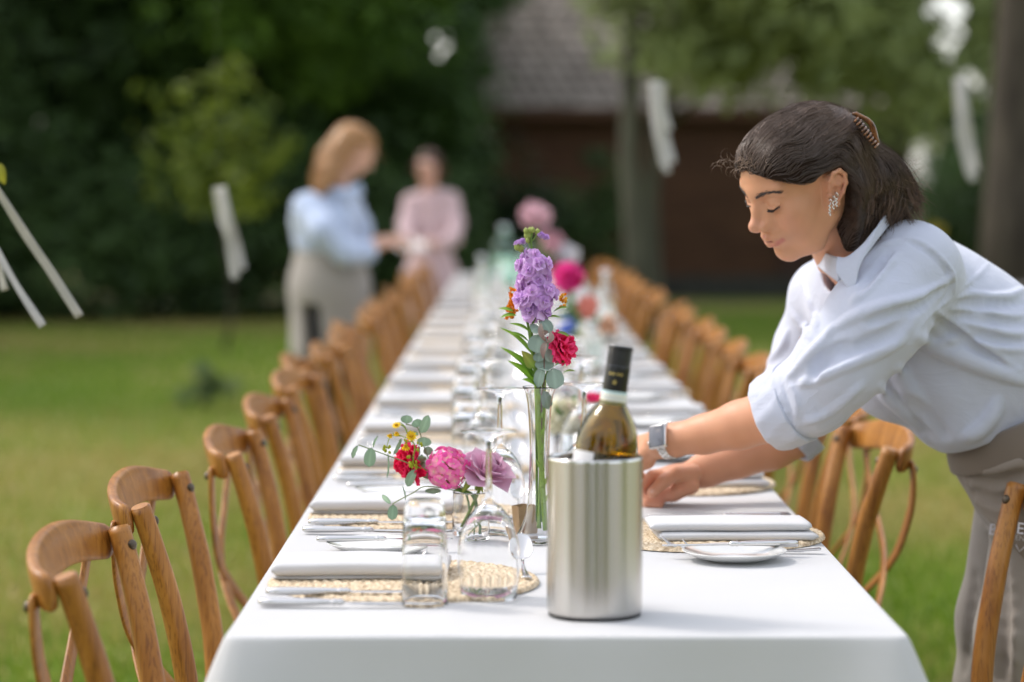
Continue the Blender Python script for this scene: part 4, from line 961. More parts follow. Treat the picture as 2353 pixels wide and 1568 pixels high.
for ri, (yy, cnt, rad, sz) in enumerate(rows):
    c0 = stem_at(A(0, yy).z)
    for q in range(cnt):
        an = 2*PI*q/cnt+ri*.9+rnd.uniform(-.2, .2); d = Vector((math.cos(an), math.sin(an), .25+rnd.uniform(-.2, .25)))
        dark = .0 if ri < 6 else .35*(ri-5)/4
        col = lerp((.74, .43, .84), (.46, .26, .68), dark+rnd.uniform(0, .2)); floret(pb, c0+Vector((d.x*rad*.9, d.y*rad*rnd.uniform(.75, 1.2), rnd.uniform(-.008, .008))), d, sz*rnd.uniform(.9, 1.18), col, (.84, .60, .95))
pb.build('blossom', petal_m, st, 1)
pb = PB()
for (x, y, r) in ((400, 148, .0050), (432, 143, .0052), (452, 140, .0046), (492, 157, .0055), (412, 182, .0072), (412, 222, .0042), (330, 272, .006), (360, 285, .006)):
    r *= .82; p = A(x, y, rnd.uniform(-.005, .003)); pb.ball(p, r, (.42, .50, .14), 1.15, 9); c0 = stem_at(p.z-.014); pb.tube([c0, (c0+p)/2+Vector((0, 0, -.002)), p], .0010, (.25, .40, .1), 5)
    for q in range(3): a_ = q*2.1; petal(pb, p-Vector((0, 0, r)), (math.cos(a_)*.35, math.sin(a_)*.35, 1), (math.cos(a_), math.sin(a_), 0), r*2.6, r*.7, cup=.5, bend=-.5, c0=(.26, .36, .10), c1=(.62, .68, .30), n=4, m=3)
pb.build('buds', petal_m, st)
pb = PB()
for (x, y) in ((345, 262), (385, 250), (515, 205), (540, 215), (500, 195)):
    p = A(x, y, rnd.uniform(-.004, .004)); 
    for q in range(4): petal(pb, p, (rnd.uniform(-.5, .5)+(.5 if x > 450 else -.2), rnd.uniform(-.6, .3), .8), (rnd.uniform(-1, 1), -1, 0), .0105, .0045, cup=.5, bend=.5, c0=(.62, .48, .66), c1=(.62, .38, .80), n=4, m=3)
pb.build('opening_petals', petal_m, st)
# orange butterfly weed behind the stock
ow = empty('orange_flower', (0, 0, 0), label='orange milkweed cluster behind the purple stock flower', cat='flower')
pb = PB(); g_ = (.16, .30, .05); ax2 = catmull([foot+Vector((-.004, .006, 0)), mouth+Vector((-.006, .006, 0)), A(430, 980, .012), A(400, 820, .022), A(360, 700, .028)], 8); pb.tube(ax2, .0021, g_); pb.build('stem', green_m, ow)
pb = PB()
for k in range(95):
    t = rnd.random(); lf = rnd.random() < .78
    if lf: x = 330-65*t+rnd.uniform(-55, 60)*(1-.55*t)+10; y = 590+250*t
    else: x = rnd.uniform(655, 705); y = rnd.uniform(640, 745)
    p = A(x, y, .012+rnd.uniform(0, .018)); d = Vector((rnd.uniform(-1, .2) if lf else rnd.uniform(-.2, 1), rnd.uniform(-.8, .3), rnd.uniform(-.2, .9)))
    o_c = (.85, .26, .01) if lf or rnd.random() < .5 else (.72, .55, .08)
    for q in range(4): petal(pb, p, (d.x+rnd.uniform(-.7, .7), d.y+rnd.uniform(-.7, .7), d.z+rnd.uniform(-.7, .7)), d, .0052, .0019, cup=.2, bend=.5, c0=(.80, .22, .01), c1=o_c, n=3, m=2)
    pb.ball(p+d.normalized()*.002, .0017, (.9, .42, .03), 1.3, 6)
pb.build('blossom', petal_m, ow)
pb = PB(); LG = (.15, .31, .03)
for (bx, by, tx, ty, w) in ((440, 950, 270, 872, .0062), (420, 1012, 245, 938, .0045), (445, 1110, 190, 902, .0060), (455, 1130, 372, 1010, .0055), (460, 1275, 195, 1055, .0062), (470, 1335, 255, 1163, .0075), (450, 1290, 330, 1108, .0062),
        (560, 828, 672, 826, .0042), (615, 782, 735, 745, .0042), (635, 942, 750, 985, .0045), (618, 1212, 718, 1172, .0062), (690, 1262, 788, 1245, .0045), (300, 778, 184, 758, .0045), (325, 808, 198, 826, .0050), (480, 1372, 372, 1310, .0085)):
    dy = rnd.uniform(-.012, .012); leaf(pb, A(bx, by, dy*.3), A(tx, ty, dy-.006), w, (rnd.uniform(-.3, .3), -.5, .9), LG, sag=.10, tipc=(.20, .36, .04))
leaf(pb, A(462, 1220, -.004), A(366, 1085, -.012), .0098, (.3, -1, .1), (.16, .27, .05), sag=.08, tipc=(.30, .28, .05))
pb.build('leaves', green_m, ow)
# second leafy stem inside the vase
pb = PB(); gs = (.38, .56, .13)
for (o1, o2, r) in ((Vector((.009, -.003, -.012)), Vector((-.004, -.004, 0)), .0042), (Vector((-.001, .004, -.01)), Vector((.006, .002, 0)), .0034)):
    pb.tube(catmull([foot+o1, foot+(o1+o2)*.5+Vector((0, 0, .09)), mouth+o2, mouth+o2+Vector((0, 0, .03))], 8), r, gs, 10)
for q in range(7): p = foot+Vector((.006-.01*q/7, -.004, .03+q*.025)); pb.ball(p, .0048, (.36, .52, .12), .6); leaf(pb, p, p+Vector((rnd.uniform(-.01, .012), -.003, .016)), .0028, (0, -1, .2), (.3, .48, .09))
so = pb.build('stem', green_m, ow)
# carnation
def carnation(root_label, c, r, d, col, col2, stem, n=46, seed=1, squash=1.0, name='carnation'):
    root = empty(name, (0, 0, 0), label=root_label, cat='flower'); rd = random.Random(seed); d = Vector(d).normalized(); ref = Vector((0, 0, 1)) if abs(d.z) < .9 else Vector((1, 0, 0)); a0 = (ref-d*ref.dot(d)).normalized(); pb = PB(); base = Vector(c)-d*r*.55
    for k in range(n):
        t = (k+.5)/n; an = k*2.39996; rad = Matrix.Rotation(an, 3, d) @ a0; el = PI/2*(1-t**.75)*.98-.05
        o_ = rad*math.cos(el)+d*math.sin(el); L = r*(1.05+.25*t*squash)*rd.uniform(.9, 1.1)
        petal(pb, base, o_, d if t > .2 else rad, L*1.05, r*.50*rd.uniform(.85, 1.2), cup=.16, bend=rd.uniform(-.5, -.1) if t > .3 else rd.uniform(-.2, .4), c0=tuple(x*.7 for x in col), c1=lerp(col, col2, rd.random()), ruf=.085, rn=rd.uniform(5, 7.5), n=7, m=13, shape=1.0, rnd=rd)
    pb.build('blossom', petal_m, root, 1); pb = PB()
    pb.tube([base+d*r*.1, base-d*r*.35, base-d*r*.8], [r*.30, r*.27, r*.10], (.24, .36, .16), 10); pb.build('calyx', green_m, root)
    if stem: pb = PB(); pb.tube(catmull([base-d*r*.75]+stem, 6), .0017, (.22, .36, .12)); pb.build('stem', green_m, root)
    return root
carnation('bright red-pink carnation on the right of the tall vase bouquet', A(715, 1045, -.006), .0235, (.75, -.40, .35), (.90, .015, .13), (.97, .09, .28), [A(560, 1290, 0), mouth, foot+Vector((.002, 0, .02))], n=38, seed=3)
# eucalyptus in the tall vase
eu = empty('eucalyptus_sprig', (0, 0, 0), label='grey-green eucalyptus sprig with round leaves at the front of the tall vase', cat='sprig')
pb = PB(); pb.tube(catmull([foot+Vector((.005, -.004, .05)), A(520, 1480, -.006), A(540, 1370, -.010), A(543, 1180, -.012), A(545, 1030, -.014), A(520, 900, -.014), A(505, 850, -.014)], 6), .0011, (.30, .20, .18)); pb.build('stem', green_m, eu)
pb = PB(); EC = (.29, .39, .33)
for (x, y, rx_, rz_, nx_, nz_, an, dy) in ((470, 915, 52, 34, -.3, .7, .9, -.016), (560, 890, 52, 66, .5, .5, -.5, -.018), (500, 1030, 84, 78, -.25, .15, .2, -.021), (605, 1108, 66, 78, .35, .1, .1, -.016), (500, 1135, 44, 40, -.2, .4, 0, -.012), (545, 1190, 74, 50, 0, .25, 0, -.011), (508, 1290, 50, 88, -.75, .1, .25, -.015), (624, 1304, 74, 82, .30, .05, -.1, -.017), (545, 1235, 66, 12, 0, 2.4, .4, -.022), (560, 1470, 46, 76, .3, .1, -.2, -.006)):
    s_ = .57446/1.96/F_PX*VB.y; disc(pb, A(x, y, dy), rx_*s_, rz_*s_, (nx_, -1, nz_), an, EC)
pb.build('leaves', euc_m, eu)
pb = PB()
for (x0, y0, x1, y1, w) in ((520, 870, 560, 1020, .005), (590, 930, 545, 1040, .006), (560, 1010, 535, 1150, .005), (510, 945, 575, 935, .004)): leaf(pb, A(x0, y0, -.026), A(x1, y1, -.024), w, (rnd.uniform(-.8, .8), -1, 0), (.40, .34, .30), sag=.12, fold=1.0, tipc=(.34, .20, .18))
pb.build('dry_leaves', euc_m, eu)

# ---- low bouquet
BY = 3.83
def B(x, y, dy=0.0): return W((1400+x/2.24)*.57446, (1500+y/2.24)*.57446, BY+dy)
px = .57446/2.24/F_PX*BY            # metres per close-up pixel
lv = T(1082, 1238); bv = tag(MB().lathe([(0, .004), (.024, .0015), (.0268, 0), (.0285, .003), (.0293, .012), (.0290, .035), (.0283, .055), (.0280, .066), (.0284, .0680), (.0276, .0684), (.0268, .066), (.0270, .055), (.0277, .035), (.0278, .014), (.025, .0085), (0, .008)], 48).build('small_vase', glass_m, weld=True), 'low clear glass vase holding the pink hydrangea and the mauve rose', 'vase'); bv.location = (lv.x, BY+.005, TZ+.001)
vb = Vector((lv.x, BY+.005, TZ+.012)); vm = Vector((lv.x, BY+.005, TZ+.066))
# hydrangea
hy = empty('hydrangea', (0, 0, 0), label='round bright pink hydrangea head in the middle of the low bouquet', cat='flower'); pb = PB(); hc = B(872, 838, -.010); rd = random.Random(8); HR = .0300
for k in range(46):
    z = 1-2*(k+.5)/46; an = k*2.39996+.5; d = Vector((math.sqrt(1-z*z)*math.cos(an), math.sqrt(1-z*z)*math.sin(an), z*.97)); c = hc+d*HR*rd.uniform(.93, 1.06)
    ref = Vector((rd.uniform(-1, 1), rd.uniform(-1, 1), rd.uniform(-1, 1))); a0 = (ref-d*ref.dot(d)).normalized(); pale = rd.random() < .28
    cc = (.86, .045, .40) if not pale else (.90, .26, .52)
    dd = (d+Vector((rd.uniform(-.35, .35), rd.uniform(-.35, .35), rd.uniform(-.35, .35)))).normalized()
    for q in range(4):
        rad = Matrix.Rotation(q*PI/2+rd.uniform(-.12, .12), 3, dd) @ a0; rad = (rad-dd*rad.dot(dd)).normalized(); el = rd.uniform(.0, .5)
        petal(pb, c, rad*math.cos(el)+dd*math.sin(el), dd, .0104*rd.uniform(.88, 1.12), .0062, cup=.16, bend=-.4, c0=(.88, .55, .50) if rd.random() < .4 else (.88, .16, .46), c1=lerp(cc, (.86, .12, .46), rd.random()), ruf=.05, n=4, m=4, shape=.72, rnd=rd, edge=lerp(cc, (.9, .25, .55), .5))
    pb.ball(c+dd*.001, .0011, (.80, .74, .55), 1, 6)
pb.build('blossom', petal_m, hy, 1)
pb = PB()
for q in range(26):
    z = 1-2*(q+.5)/26; an = q*2.4; d = Vector((math.sqrt(1-z*z)*math.cos(an), math.sqrt(1-z*z)*math.sin(an), z)); pb.tube([hc, hc+d*HR*.95], .0008, (.55, .55, .22), 5)
pb.tube(catmull([hc, hc+Vector((.012, .004, -.03)), vm+Vector((.004, 0, -.005)), vb+Vector((.012, 0, 0))], 6), .0030, (.16, .30, .06), 9); pb.build('stem', green_m, hy)
# mauve rose
ro_ = empty('rose', (0, 0, 0), label='mauve rose on the right of the low bouquet, behind the wine glass stem', cat='flower'); pb = PB(); rd = random.Random(21); rc_ = B(1262, 800, -.004); RX = Vector((.42, -.40, .82)).normalized(); a0 = Vector((1, 0, 0)); a0 = (a0-RX*a0.dot(RX)).normalized(); base = rc_-RX*.026
for k in range(21):
    t = k/20; an = k*2.39996; rad = Matrix.Rotation(an, 3, RX) @ a0; r0 = .003+.011*t**1.1; el = 1.50-1.02*t**1.25
    o_ = rad*math.cos(el)+RX*math.sin(el); L = .038+.010*t-.006*(t > .85)
    petal(pb, base+rad*r0*.6, o_, -rad if t < .75 else RX, L*rd.uniform(.95, 1.06), (.012+.0165*t), cup=.60-.22*t, bend=(.25+.2*rd.random()) if t < .5 else -.15-.6*t, c0=(.60, .28, .44), c1=lerp((.70, .40, .58), (.78, .54, .68), rd.random()), ruf=.03+.05*t, rn=2.6, n=9, m=8, shape=.95, rnd=rd, edge=(.82, .60, .72))
pb.build('blossom', petal_m, ro_, 1)
pb = PB(); pb.ball(base, .008, (.20, .34, .08), 1.1); pb.tube(catmull([base, base+Vector((-.012, .002, -.018)), vm+Vector((.012, 0, .004)), vb+Vector((-.015, 0, 0))], 6), .0026, (.30, .44, .10), 9)
for (x0, y0, x1, y1, w) in ((1130, 905, 1190, 1060, .0045), (1100, 900, 1000, 1060, .0055), (1110, 895, 1020, 930, .006), (1160, 915, 1150, 1030, .004)): leaf(pb, B(x0, y0, -.01), B(x1, y1, -.016), w, (.3, -1, .2), (.16, .27, .03), tipc=(.28, .34, .06))
pb.build('stem', green_m, ro_)
carnation('crimson carnation on the left of the low bouquet, under the yellow flowers', B(490, 800, .004), .0265, (-.80, -.35, -.20), (.78, .008, .075), (.90, .03, .14), [B(640, 900, .01), vm+Vector((-.012, 0, .004)), vb], n=44, seed=6)
# eucalyptus of the low bouquet: a spray reaching left, one drooping, one rising
E2 = (.26, .38, .25)
def spray(label, stempts, leaves, name='eucalyptus_sprig'):
    o = empty(name, (0, 0, 0), label=label, cat='sprig'); pb = PB(); pb.tube(catmull(stempts, 6), .0009, (.26, .32, .14)); pb.build('stem', green_m, o); pb = PB()
    for (x, y, a, b, nx_, nz_, an, dy) in leaves: disc(pb, B(x, y, dy), a*px, b*px, (nx_, -1, nz_), an, E2)
    pb.build('leaves', euc_m, o)
spray('eucalyptus spray reaching far left from the low bouquet', [vm, B(690, 880, 0), B(530, 795, -.02), B(370, 735, -.024), B(180, 665, -.026), B(75, 628, -.026)], [(40, 690, 26, 64, -.8, .2, .42, -.028), (180, 740, 54, 88, -.1, .1, .12, -.030), (222, 600, 16, 66, -1.5, .2, .55, -.028), (345, 815, 14, 110, 1.6, 0, .06, -.026), (432, 640, 22, 92, 1.2, .2, .72, -.022)])
spray('eucalyptus spray drooping in front of the low bouquet at the lower left', [vm, B(700, 1000, -.02), B(560, 1060, -.03), B(400, 1145, -.034), B(385, 1170, -.034)], [(382, 1232, 46, 70, .1, .1, .1, -.036), (322, 1112, 22, 72, -.6, .8, -1.0, -.034), (490, 1060, 10, 70, 1.5, 0, -.35, -.03)])
spray('eucalyptus sprig rising at the top left of the low bouquet', [vm, B(740, 800, .012), B(640, 560, .008), B(600, 470, .006), B(500, 440, .004)], [(508, 398, 54, 40, 0, .5, .1, .004), (596, 434, 52, 38, .2, .7, -.6, .004), (672, 442, 46, 88, .35, .1, .45, .002), (580, 530, 34, 28, .1, .8, .3, .006), (664, 600, 64, 46, .1, .4, .1, -.004), (545, 925, 44, 92, -.5, 0, .5, -.02), (700, 680, 44, 40, .1, .3, 0, .012), (610, 700, 22, 70, .9, .1, .3, -.004), (640, 800, 34, 90, .3, 0, .05, .014), (745, 1040, 70, 28, 0, .4, 0, .01), (690, 880, 60, 40, -.2, .1, .2, .006)])
# yellow ragwort-like flowers
yw = empty('yellow_flower', (0, 0, 0), label='thin sprig of small yellow flowers arching over the crimson carnation', cat='flower'); pb = PB(); yg = (.30, .40, .06)
mainst = catmull([vm, B(700, 860, -.012), B(570, 800, -.020), B(580, 640, -.022), B(530, 560, -.022), B(490, 470, -.022), B(420, 430, -.022)], 6); pb.tube(mainst, .0011, yg)
for a_ in ([B(500, 470, -.022), B(450, 428, -.022), B(415, 450, -.022)], [B(545, 580, -.022), B(430, 540, -.024), B(360, 560, -.024), B(330, 640, -.024)], [B(470, 548, -.024), B(400, 545, -.024), B(385, 515, -.024)], [B(560, 600, -.022), B(520, 600, -.024), B(500, 615, -.024)], [B(570, 800, -.020), B(575, 700, -.022), B(610, 650, -.02)], [B(520, 520, -.022), B(545, 500, -.022), B(555, 545, -.024)]): pb.tube(catmull(a_, 5), .0007, yg, 5)
pb.build('stem', green_m, yw); pb = PB(); rd = random.Random(4)
for (x, y, s_, dx, dz) in ((415, 450, 1.0, -.2, .9), (365, 535, .9, -.5, -.8), (415, 515, .9, .2, -.9), (550, 548, 1.2, .1, .2), (500, 630, 1.25, 0, -1.0)):
    c = B(x, y, -.026); d = Vector((dx, -.75, dz)).normalized(); ref = Vector((1, 0, .1)); a0 = (ref-d*ref.dot(d)).normalized()
    for q in range(11):
        rad = Matrix.Rotation(q*2*PI/11, 3, d) @ a0; el = .1 if dz > -.5 else .9; petal(pb, c, rad*math.cos(el)+d*math.sin(el), d, .0078*s_, .0016*s_, cup=.1, bend=-.3, c0=(.85, .50, .01), c1=(.90, .66, .02), n=3, m=2)
    pb.ball(c+d*.0008, .0030*s_, (.62, .36, .01), .7)
for (cx_, cy_, n_) in ((330, 672, 9), (566, 806, 12), (545, 760, 5), (625, 640, 4), (520, 600, 3)):
    for q in range(n_): pb.ball(B(cx_+rd.uniform(-32, 32), cy_+rd.uniform(-34, 34), -.024+rd.uniform(-.006, .006)), .0022*rd.uniform(.7, 1.2), (.42, .46, .03), 1.3, 7)
pb.build('blossom', petal_m, yw)

# ---- blurred bouquets farther along
def soft_bouquet(label, x, y, h, blooms, vase_label, greens=8, seed=1, vr=.022, tall=True):
    rd = random.Random(seed)
    prof = [(0, .003), (vr*1.5, 0), (vr*1.5, .004), (vr*.8, h*.25), (vr*.7, h*.8), (vr*1.1, h), (vr*1.0, h), (vr*.6, h*.8), (vr*.68, h*.25), (vr*.8, .02), (0, .018)] if tall else [(0, .003), (vr*1.2, 0), (vr*1.3, .01), (vr*1.25, h), (vr*1.18, h), (vr*1.2, .012), (0, .01)]
    v = tag(MB().lathe(prof, 32).build('flower_vase', glass_m, weld=True), vase_label, 'vase'); v.location = (x, y, TZ+.001)
    m0 = Vector((x, y, TZ+h))
    for (lb, kind, dx, dy, z, r, c0, c1) in blooms:
        c = Vector((x+dx, y+dy, TZ+z)); o = empty(kind, (0, 0, 0), label=lb, cat='flower'); pb = PB(); lob = [Vector((rd.uniform(-1, 1), rd.uniform(-1, 1), rd.uniform(-1, 1)))*r*.32 for _ in range(4)]
        for k in range(40):
            zz = 1-2*(k+.5)/40; an = k*2.39996; d = Vector((math.sqrt(1-zz*zz)*math.cos(an), math.sqrt(1-zz*zz)*math.sin(an), zz)); ref = Vector((0, 0, 1)) if abs(d.z) < .9 else Vector((1, 0, 0)); a0 = (ref-d*ref.dot(d)).normalized()
            for q in range(3): petal(pb, c+d*r*.50+lob[k % 4], (Matrix.Rotation(q*2.1+rd.random(), 3, d) @ a0)*.8+d*.6, d, r*.62*rd.uniform(.7, 1.35), r*.30, cup=.15, bend=-.5, c0=c0, c1=c1, ruf=.08, n=3, m=3, rnd=rd)
        pb.build('blossom', petal_m, o); pb = PB(); pb.tube(catmull([c, (c+m0)/2, m0, m0-Vector((0, 0, h*.8))], 5), .0022, (.18, .32, .07)); 
        for q in range(greens//2):
            p = m0+(c-m0)*rd.uniform(.1, .8); leaf(pb, p, p+Vector((rd.uniform(-.05, .05), rd.uniform(-.03, .03), rd.uniform(-.01, .05))), .009, (rd.uniform(-1, 1), -1, .4), (.12, .26, .06))
        pb.build('stem', green_m, o)
soft_bouquet('', .125, 4.92, .058, [('cream blossom low on the table behind the tall vase', 'cream_flower', -.008, 0, .095, .040, (.75, .72, .50), (.85, .84, .68)), ('pale green-white blossom of the low cream bouquet', 'cream_flower', .03, .03, .062, .034, (.55, .62, .30), (.82, .82, .66)), ('cerise blossom beside the wine bottle shoulder', 'cerise_flower', .052, -.02, .112, .026, (.70, .01, .12), (.85, .04, .2))], 'low glass vase of cream flowers behind the wine bottle', seed=31, tall=False)
soft_bouquet('', .178, 7.0, .20, [('magenta blossom at the top of the second tall bouquet', 'magenta_flower', .0, 0, .295, .040, (.75, .03, .25), (.85, .06, .36)), ('coral blossom on the right of the second tall bouquet', 'coral_flower', .048, -.01, .210, .034, (.85, .25, .20), (.88, .40, .32)), ('blue blossom low in the second tall bouquet', 'blue_flower', -.006, -.02, .165, .026, (.12, .22, .72), (.25, .38, .85)), ('peach blossom at the right edge of the second tall bouquet', 'peach_flower', .112, .02, .168, .026, (.82, .50, .32), (.86, .62, .45)), ('bright green leafy bloom low in the second tall bouquet', 'green_flower', .02, .03, .13, .022, (.18, .38, .05), (.3, .5, .1))], 'tall vase of mixed bright flowers in the middle distance', seed=32)
soft_bouquet('', .125, 10.2, .26, [('large pale pink blossom at the top of the far tall bouquet', 'pink_flower', -.005, 0, .435, .058, (.72, .42, .50), (.80, .55, .62)), ('pale pink blossom below and right of the far bouquet top', 'pink_flower', .06, 0, .345, .048, (.74, .40, .48), (.82, .52, .60)), ('white blossom on the right of the far tall bouquet', 'white_flower', .125, 0, .29, .045, (.75, .72, .78), (.85, .84, .88)), ('magenta blossom low in the far tall bouquet', 'magenta_flower', .10, -.03, .235, .030, (.70, .03, .22), (.8, .05, .3))], 'tall vase with pale pink flowers far along the table', seed=33)
# ------------------------------------------------------------------ people: shared head builder
def head_frame(yaw, pitch, roll):
    """axes (forward, left, up) of a head that starts out facing -x"""
    f = Vector((-math.cos(yaw)*math.cos(pitch), -math.sin(yaw)*math.cos(pitch), -math.sin(pitch))); l = Vector((math.sin(yaw), -math.cos(yaw), 0)); u = f.cross(l)
    l2 = l*math.cos(roll)+u*math.sin(roll); return Matrix((f, l2, f.cross(l2))).transposed()
LIP_U = [(.082, .0235, -.0335), (.0925, .0115, -.0290), (.0965, .003, -.0288), (.0965, -.003, -.0288), (.0925, -.0115, -.0290), (.082, -.0235, -.0335)]
LIP_L = [(.082, .0225, -.0350), (.0915, .010, -.0398), (.0945, 0, -.0408), (.0915, -.010, -.0398), (.082, -.0225, -.0350)]
def head_field(h, neck_to, neck_r=.050, detail=True):
    S = SDF((-.135, -.105, -.17), (.13, .105, .15), h)
    S.ell((-.014, 0, .042), (.092, .072, .070)); S.ell((.030, 0, .052), (.052, .058, .050), k=.02); S.ell((.036, 0, -.005), (.050, .054, .060), k=.02)
    S.ell((.038, 0, -.042), (.043, .038, .036), k=.018); S.ell((-.01, 0, -.02), (.06, .058, .05), k=.03)
    for s in (1, -1):
        S.chain([(.006, s*.050, -.036), (.042, s*.034, -.066), (.070, s*.008, -.072)], [.016, .015, .013], k=.018)
        S.ell((.052, s*.041, .002), (.024, .019, .018), k=.02); S.ell((.046, s*.033, -.026), (.029, .021, .029), k=.022)
        S.cone((.076, s*.008, .043), (.064, s*.042, .046), .0105, .010, k=.014)
    S.ell((.074, 0, -.063), (.0165, .017, .0155), k=.012)
    S.ell((.076, 0, -.031), (.022, .027, .020), k=.014)
    for s in (1, -1): S.ell((.0885, s*.031, .029), (.0125, .0175, .0095), k=.010, op='s')
    S.chain([(.081, 0, .036), (.090, 0, .020), (.1045, 0, .001)], [.0066, .0066, .0082], k=.010)
    for s in (1, -1): S.cone((.074, s*.013, .022), (.088, s*.0135, -.003), .0080, .0088, k=.012)
    S.ell((.1070, 0, -.0015), (.0095, .0092, .0088), k=.006)
    for s in (1, -1): S.ell((.0970, s*.0120, -.0065), (.0100, .0060, .0072), k=.005)
    S.cone((.105, 0, -.0085), (.092, 0, -.0170), .0044, .0048, k=.004)
    if detail:
        for s in (1, -1):
            S.ell((.1010, s*.0064, -.0135), (.0046, .0028, .0024), k=.002, op='s')
            S.ell((.0675, s*.031, .0270), (.0140, .0155, .0132), k=.0035)
            lid = [(.0785, s*.0165, .0210), (.0822, s*.0255, .0193), (.0815, s*.035, .0197), (.0745, s*.0455, .0240)]
            S.chain(lid, [.0016]*4, k=.002); S.chain([(x+.002, y, z-.0032) for x, y, z in lid], [.0012]*4, k=.0025, op='s')
            cr = [(.0815, s*.0165, .0295), (.0838, s*.026, .0330), (.0815, s*.037, .0330), (.0745, s*.0475, .0285)]; S.chain(cr, [.0011]*4, k=.003, op='s')
        S.chain(LIP_U, [.0028, .0042, .0046, .0046, .0042, .0028], k=.004); S.chain(LIP_L, [.0027, .0054, .0062, .0054, .0027], k=.004)
        S.chain([(.084, .0255, -.0342), (.0955, .010, -.0342), (.1000, 0, -.0348), (.0955, -.010, -.0342), (.084, -.0255, -.0342)], [.0010, .0012, .0013, .0012, .0010], k=.0018, op='s')
        S.ell((.0955, 0, -.0535), (.006, .013, .0045), k=.007, op='s'); S.ell((.1015, 0, -.0205), (.004, .0028, .005), k=.004, op='s')
    S.cone((-.022, 0, -.025), tuple(neck_to), neck_r, neck_r*1.08, k=.022)
    if detail:
        for s in (1, -1):
            tp, lb = np.array((-.017, s*.0805, .031)), np.array((.006, s*.0735, -.020)); m = (tp+lb)/2
            S.cone(tuple(lb*.75+tp*.25-np.array((0, s*.004, 0))), tuple(tp*.70+lb*.30-np.array((0, s*.004, 0))), .0095, .0165, k=.004)
            S.cone((.006, s*.066, -.02), (-.008, s*.066, .02), .010, .012, k=.006)
            S.ell((-.002, s*.0885, .002), (.0072, .0070, .0095), k=.003, op='s'); S.ell((-.0115, s*.0930, .0165), (.0072, .0060, .0085), k=.003, op='s')
            ring = [(.0045, s*.078, .010), (.000, s*.085, .023), (-.010, s*.088, .0315), (-.021, s*.089, .030), (-.027, s*.089, .019), (-.023, s*.088, .006), (-.013, s*.085, -.005), (-.003, s*.081, -.013)]
            S.chain(ring, [.0024, .0031, .0034, .0034, .0032, .0030, .0028, .0028], k=.003)
            S.ell((.002, s*.080, -.0160), (.0065, .0042, .0068), k=.003); S.ell((.0085, s*.079, .000), (.0035, .0045, .005), k=.002)
    return S
def pdist(V, pts):
    pts = np.array(pts, float); best = np.full(len(V), 9.0)
    for a, b in zip(pts[:-1], pts[1:]):
        ba = b-a; t = np.clip(((V-a)@ba)/(ba@ba), 0, 1); best = np.minimum(best, np.linalg.norm(V-a-t[:, None]*ba, axis=1))
    return best
def sstep(a, b, x): t = np.clip((x-a)/(b-a), 0, 1); return t*t*(3-2*t)
SKIN = np.array([.63, .315, .185])
def skin_colours(V, base=SKIN, lip=(.50, .12, .13)):
    c = np.tile(base, (len(V), 1)); n = fbm((V[:, 0], V[:, 1], V[:, 2]), 9, (130, 130, 130), 6)[:, None]; c = c*(1+.05*n)
    def mix(col, w): nonlocal c; c = c*(1-w[:, None])+np.array(col)*w[:, None]
    for s in (1, -1):
        mix((.62, .27, .19), .38*np.exp(-(np.linalg.norm((V-np.array((.066, s*.044, -.010)))/np.array((.03, .02, .022)), axis=1))**2))
        mix((.55, .22, .16), .6*np.exp(-(np.linalg.norm((V-np.array((-.010, s*.085, .002)))/np.array((.02, .012, .028)), axis=1))**2))
    mix((.60, .26, .19), .35*np.exp(-(np.linalg.norm((V-np.array((.108, 0, 0)))/.014, axis=1))**2))
    mix((.50, .28, .20), .35*np.exp(-(np.linalg.norm((np.abs(V*[1, 0, 1]+V*[0, 1, 0])*[1, 1, 1]-np.array((.080, .031, .034)))/np.array((.012, .016, .009)), axis=1))**2))
    up = 1-sstep(.0040, .0060, pdist(V, LIP_U)); lo = 1-sstep(.0054, .0078, pdist(V, LIP_L)); w = np.maximum(up, lo)*(V[:, 0] > .078); mix(lip, .62*w)
    mix((.20, .05, .05), .5*(1-sstep(.0008, .0024, pdist(V, [(.084, .0235, -.0342), (.0955, .010, -.0342), (.1000, 0, -.0348), (.0955, -.010, -.0342), (.084, -.0235, -.0342)]))))
    return c
def join_meshes(parts):
    """[(V,F,colours)] -> one"""
    V = []; F = []; C = []; b = 0
    for v, f, c in parts: V.append(v); F.append(f+b); C.append(c); b += len(v)
    return np.concatenate(V), np.concatenate(F), np.concatenate(C)
skin_m = attr_mat('skin', rough=.48, sss=.18, spec=.42, bump=.12, bscale=900, bdist=.0004)
def strand_mesh(paths, r0, cols, sides=3):
    """paths (n,k,3), r0 (n,), cols (n,k,3)"""
    n, k, _ = paths.shape; T_ = np.gradient(paths, axis=1); T_ /= np.linalg.norm(T_, axis=2, keepdims=True)+1e-9
    ref = np.array([.3, .5, .81]); A_ = np.cross(T_, ref); A_ /= np.linalg.norm(A_, axis=2, keepdims=True)+1e-9; B_ = np.cross(T_, A_)
    prof = np.interp(np.linspace(0, 1, k), [0, .1, .75, 1], [.7, 1, .9, .15])
    V = np.stack([paths+(A_*math.cos(2*PI*q/sides)+B_*math.sin(2*PI*q/sides))*(r0[:, None, None]*prof[None, :, None]) for q in range(sides)], 2)
    idx = np.arange(n*k*sides).reshape(n, k, sides); F = []
    for q in range(sides):
        q2 = (q+1) % sides; F.append(np.stack([idx[:, :-1, q], idx[:, :-1, q2], idx[:, 1:, q2], idx[:, 1:, q]], -1).reshape(-1, 4))
    return V.reshape(-1, 3), np.concatenate(F), np.repeat(cols.reshape(-1, 3), sides, 0)
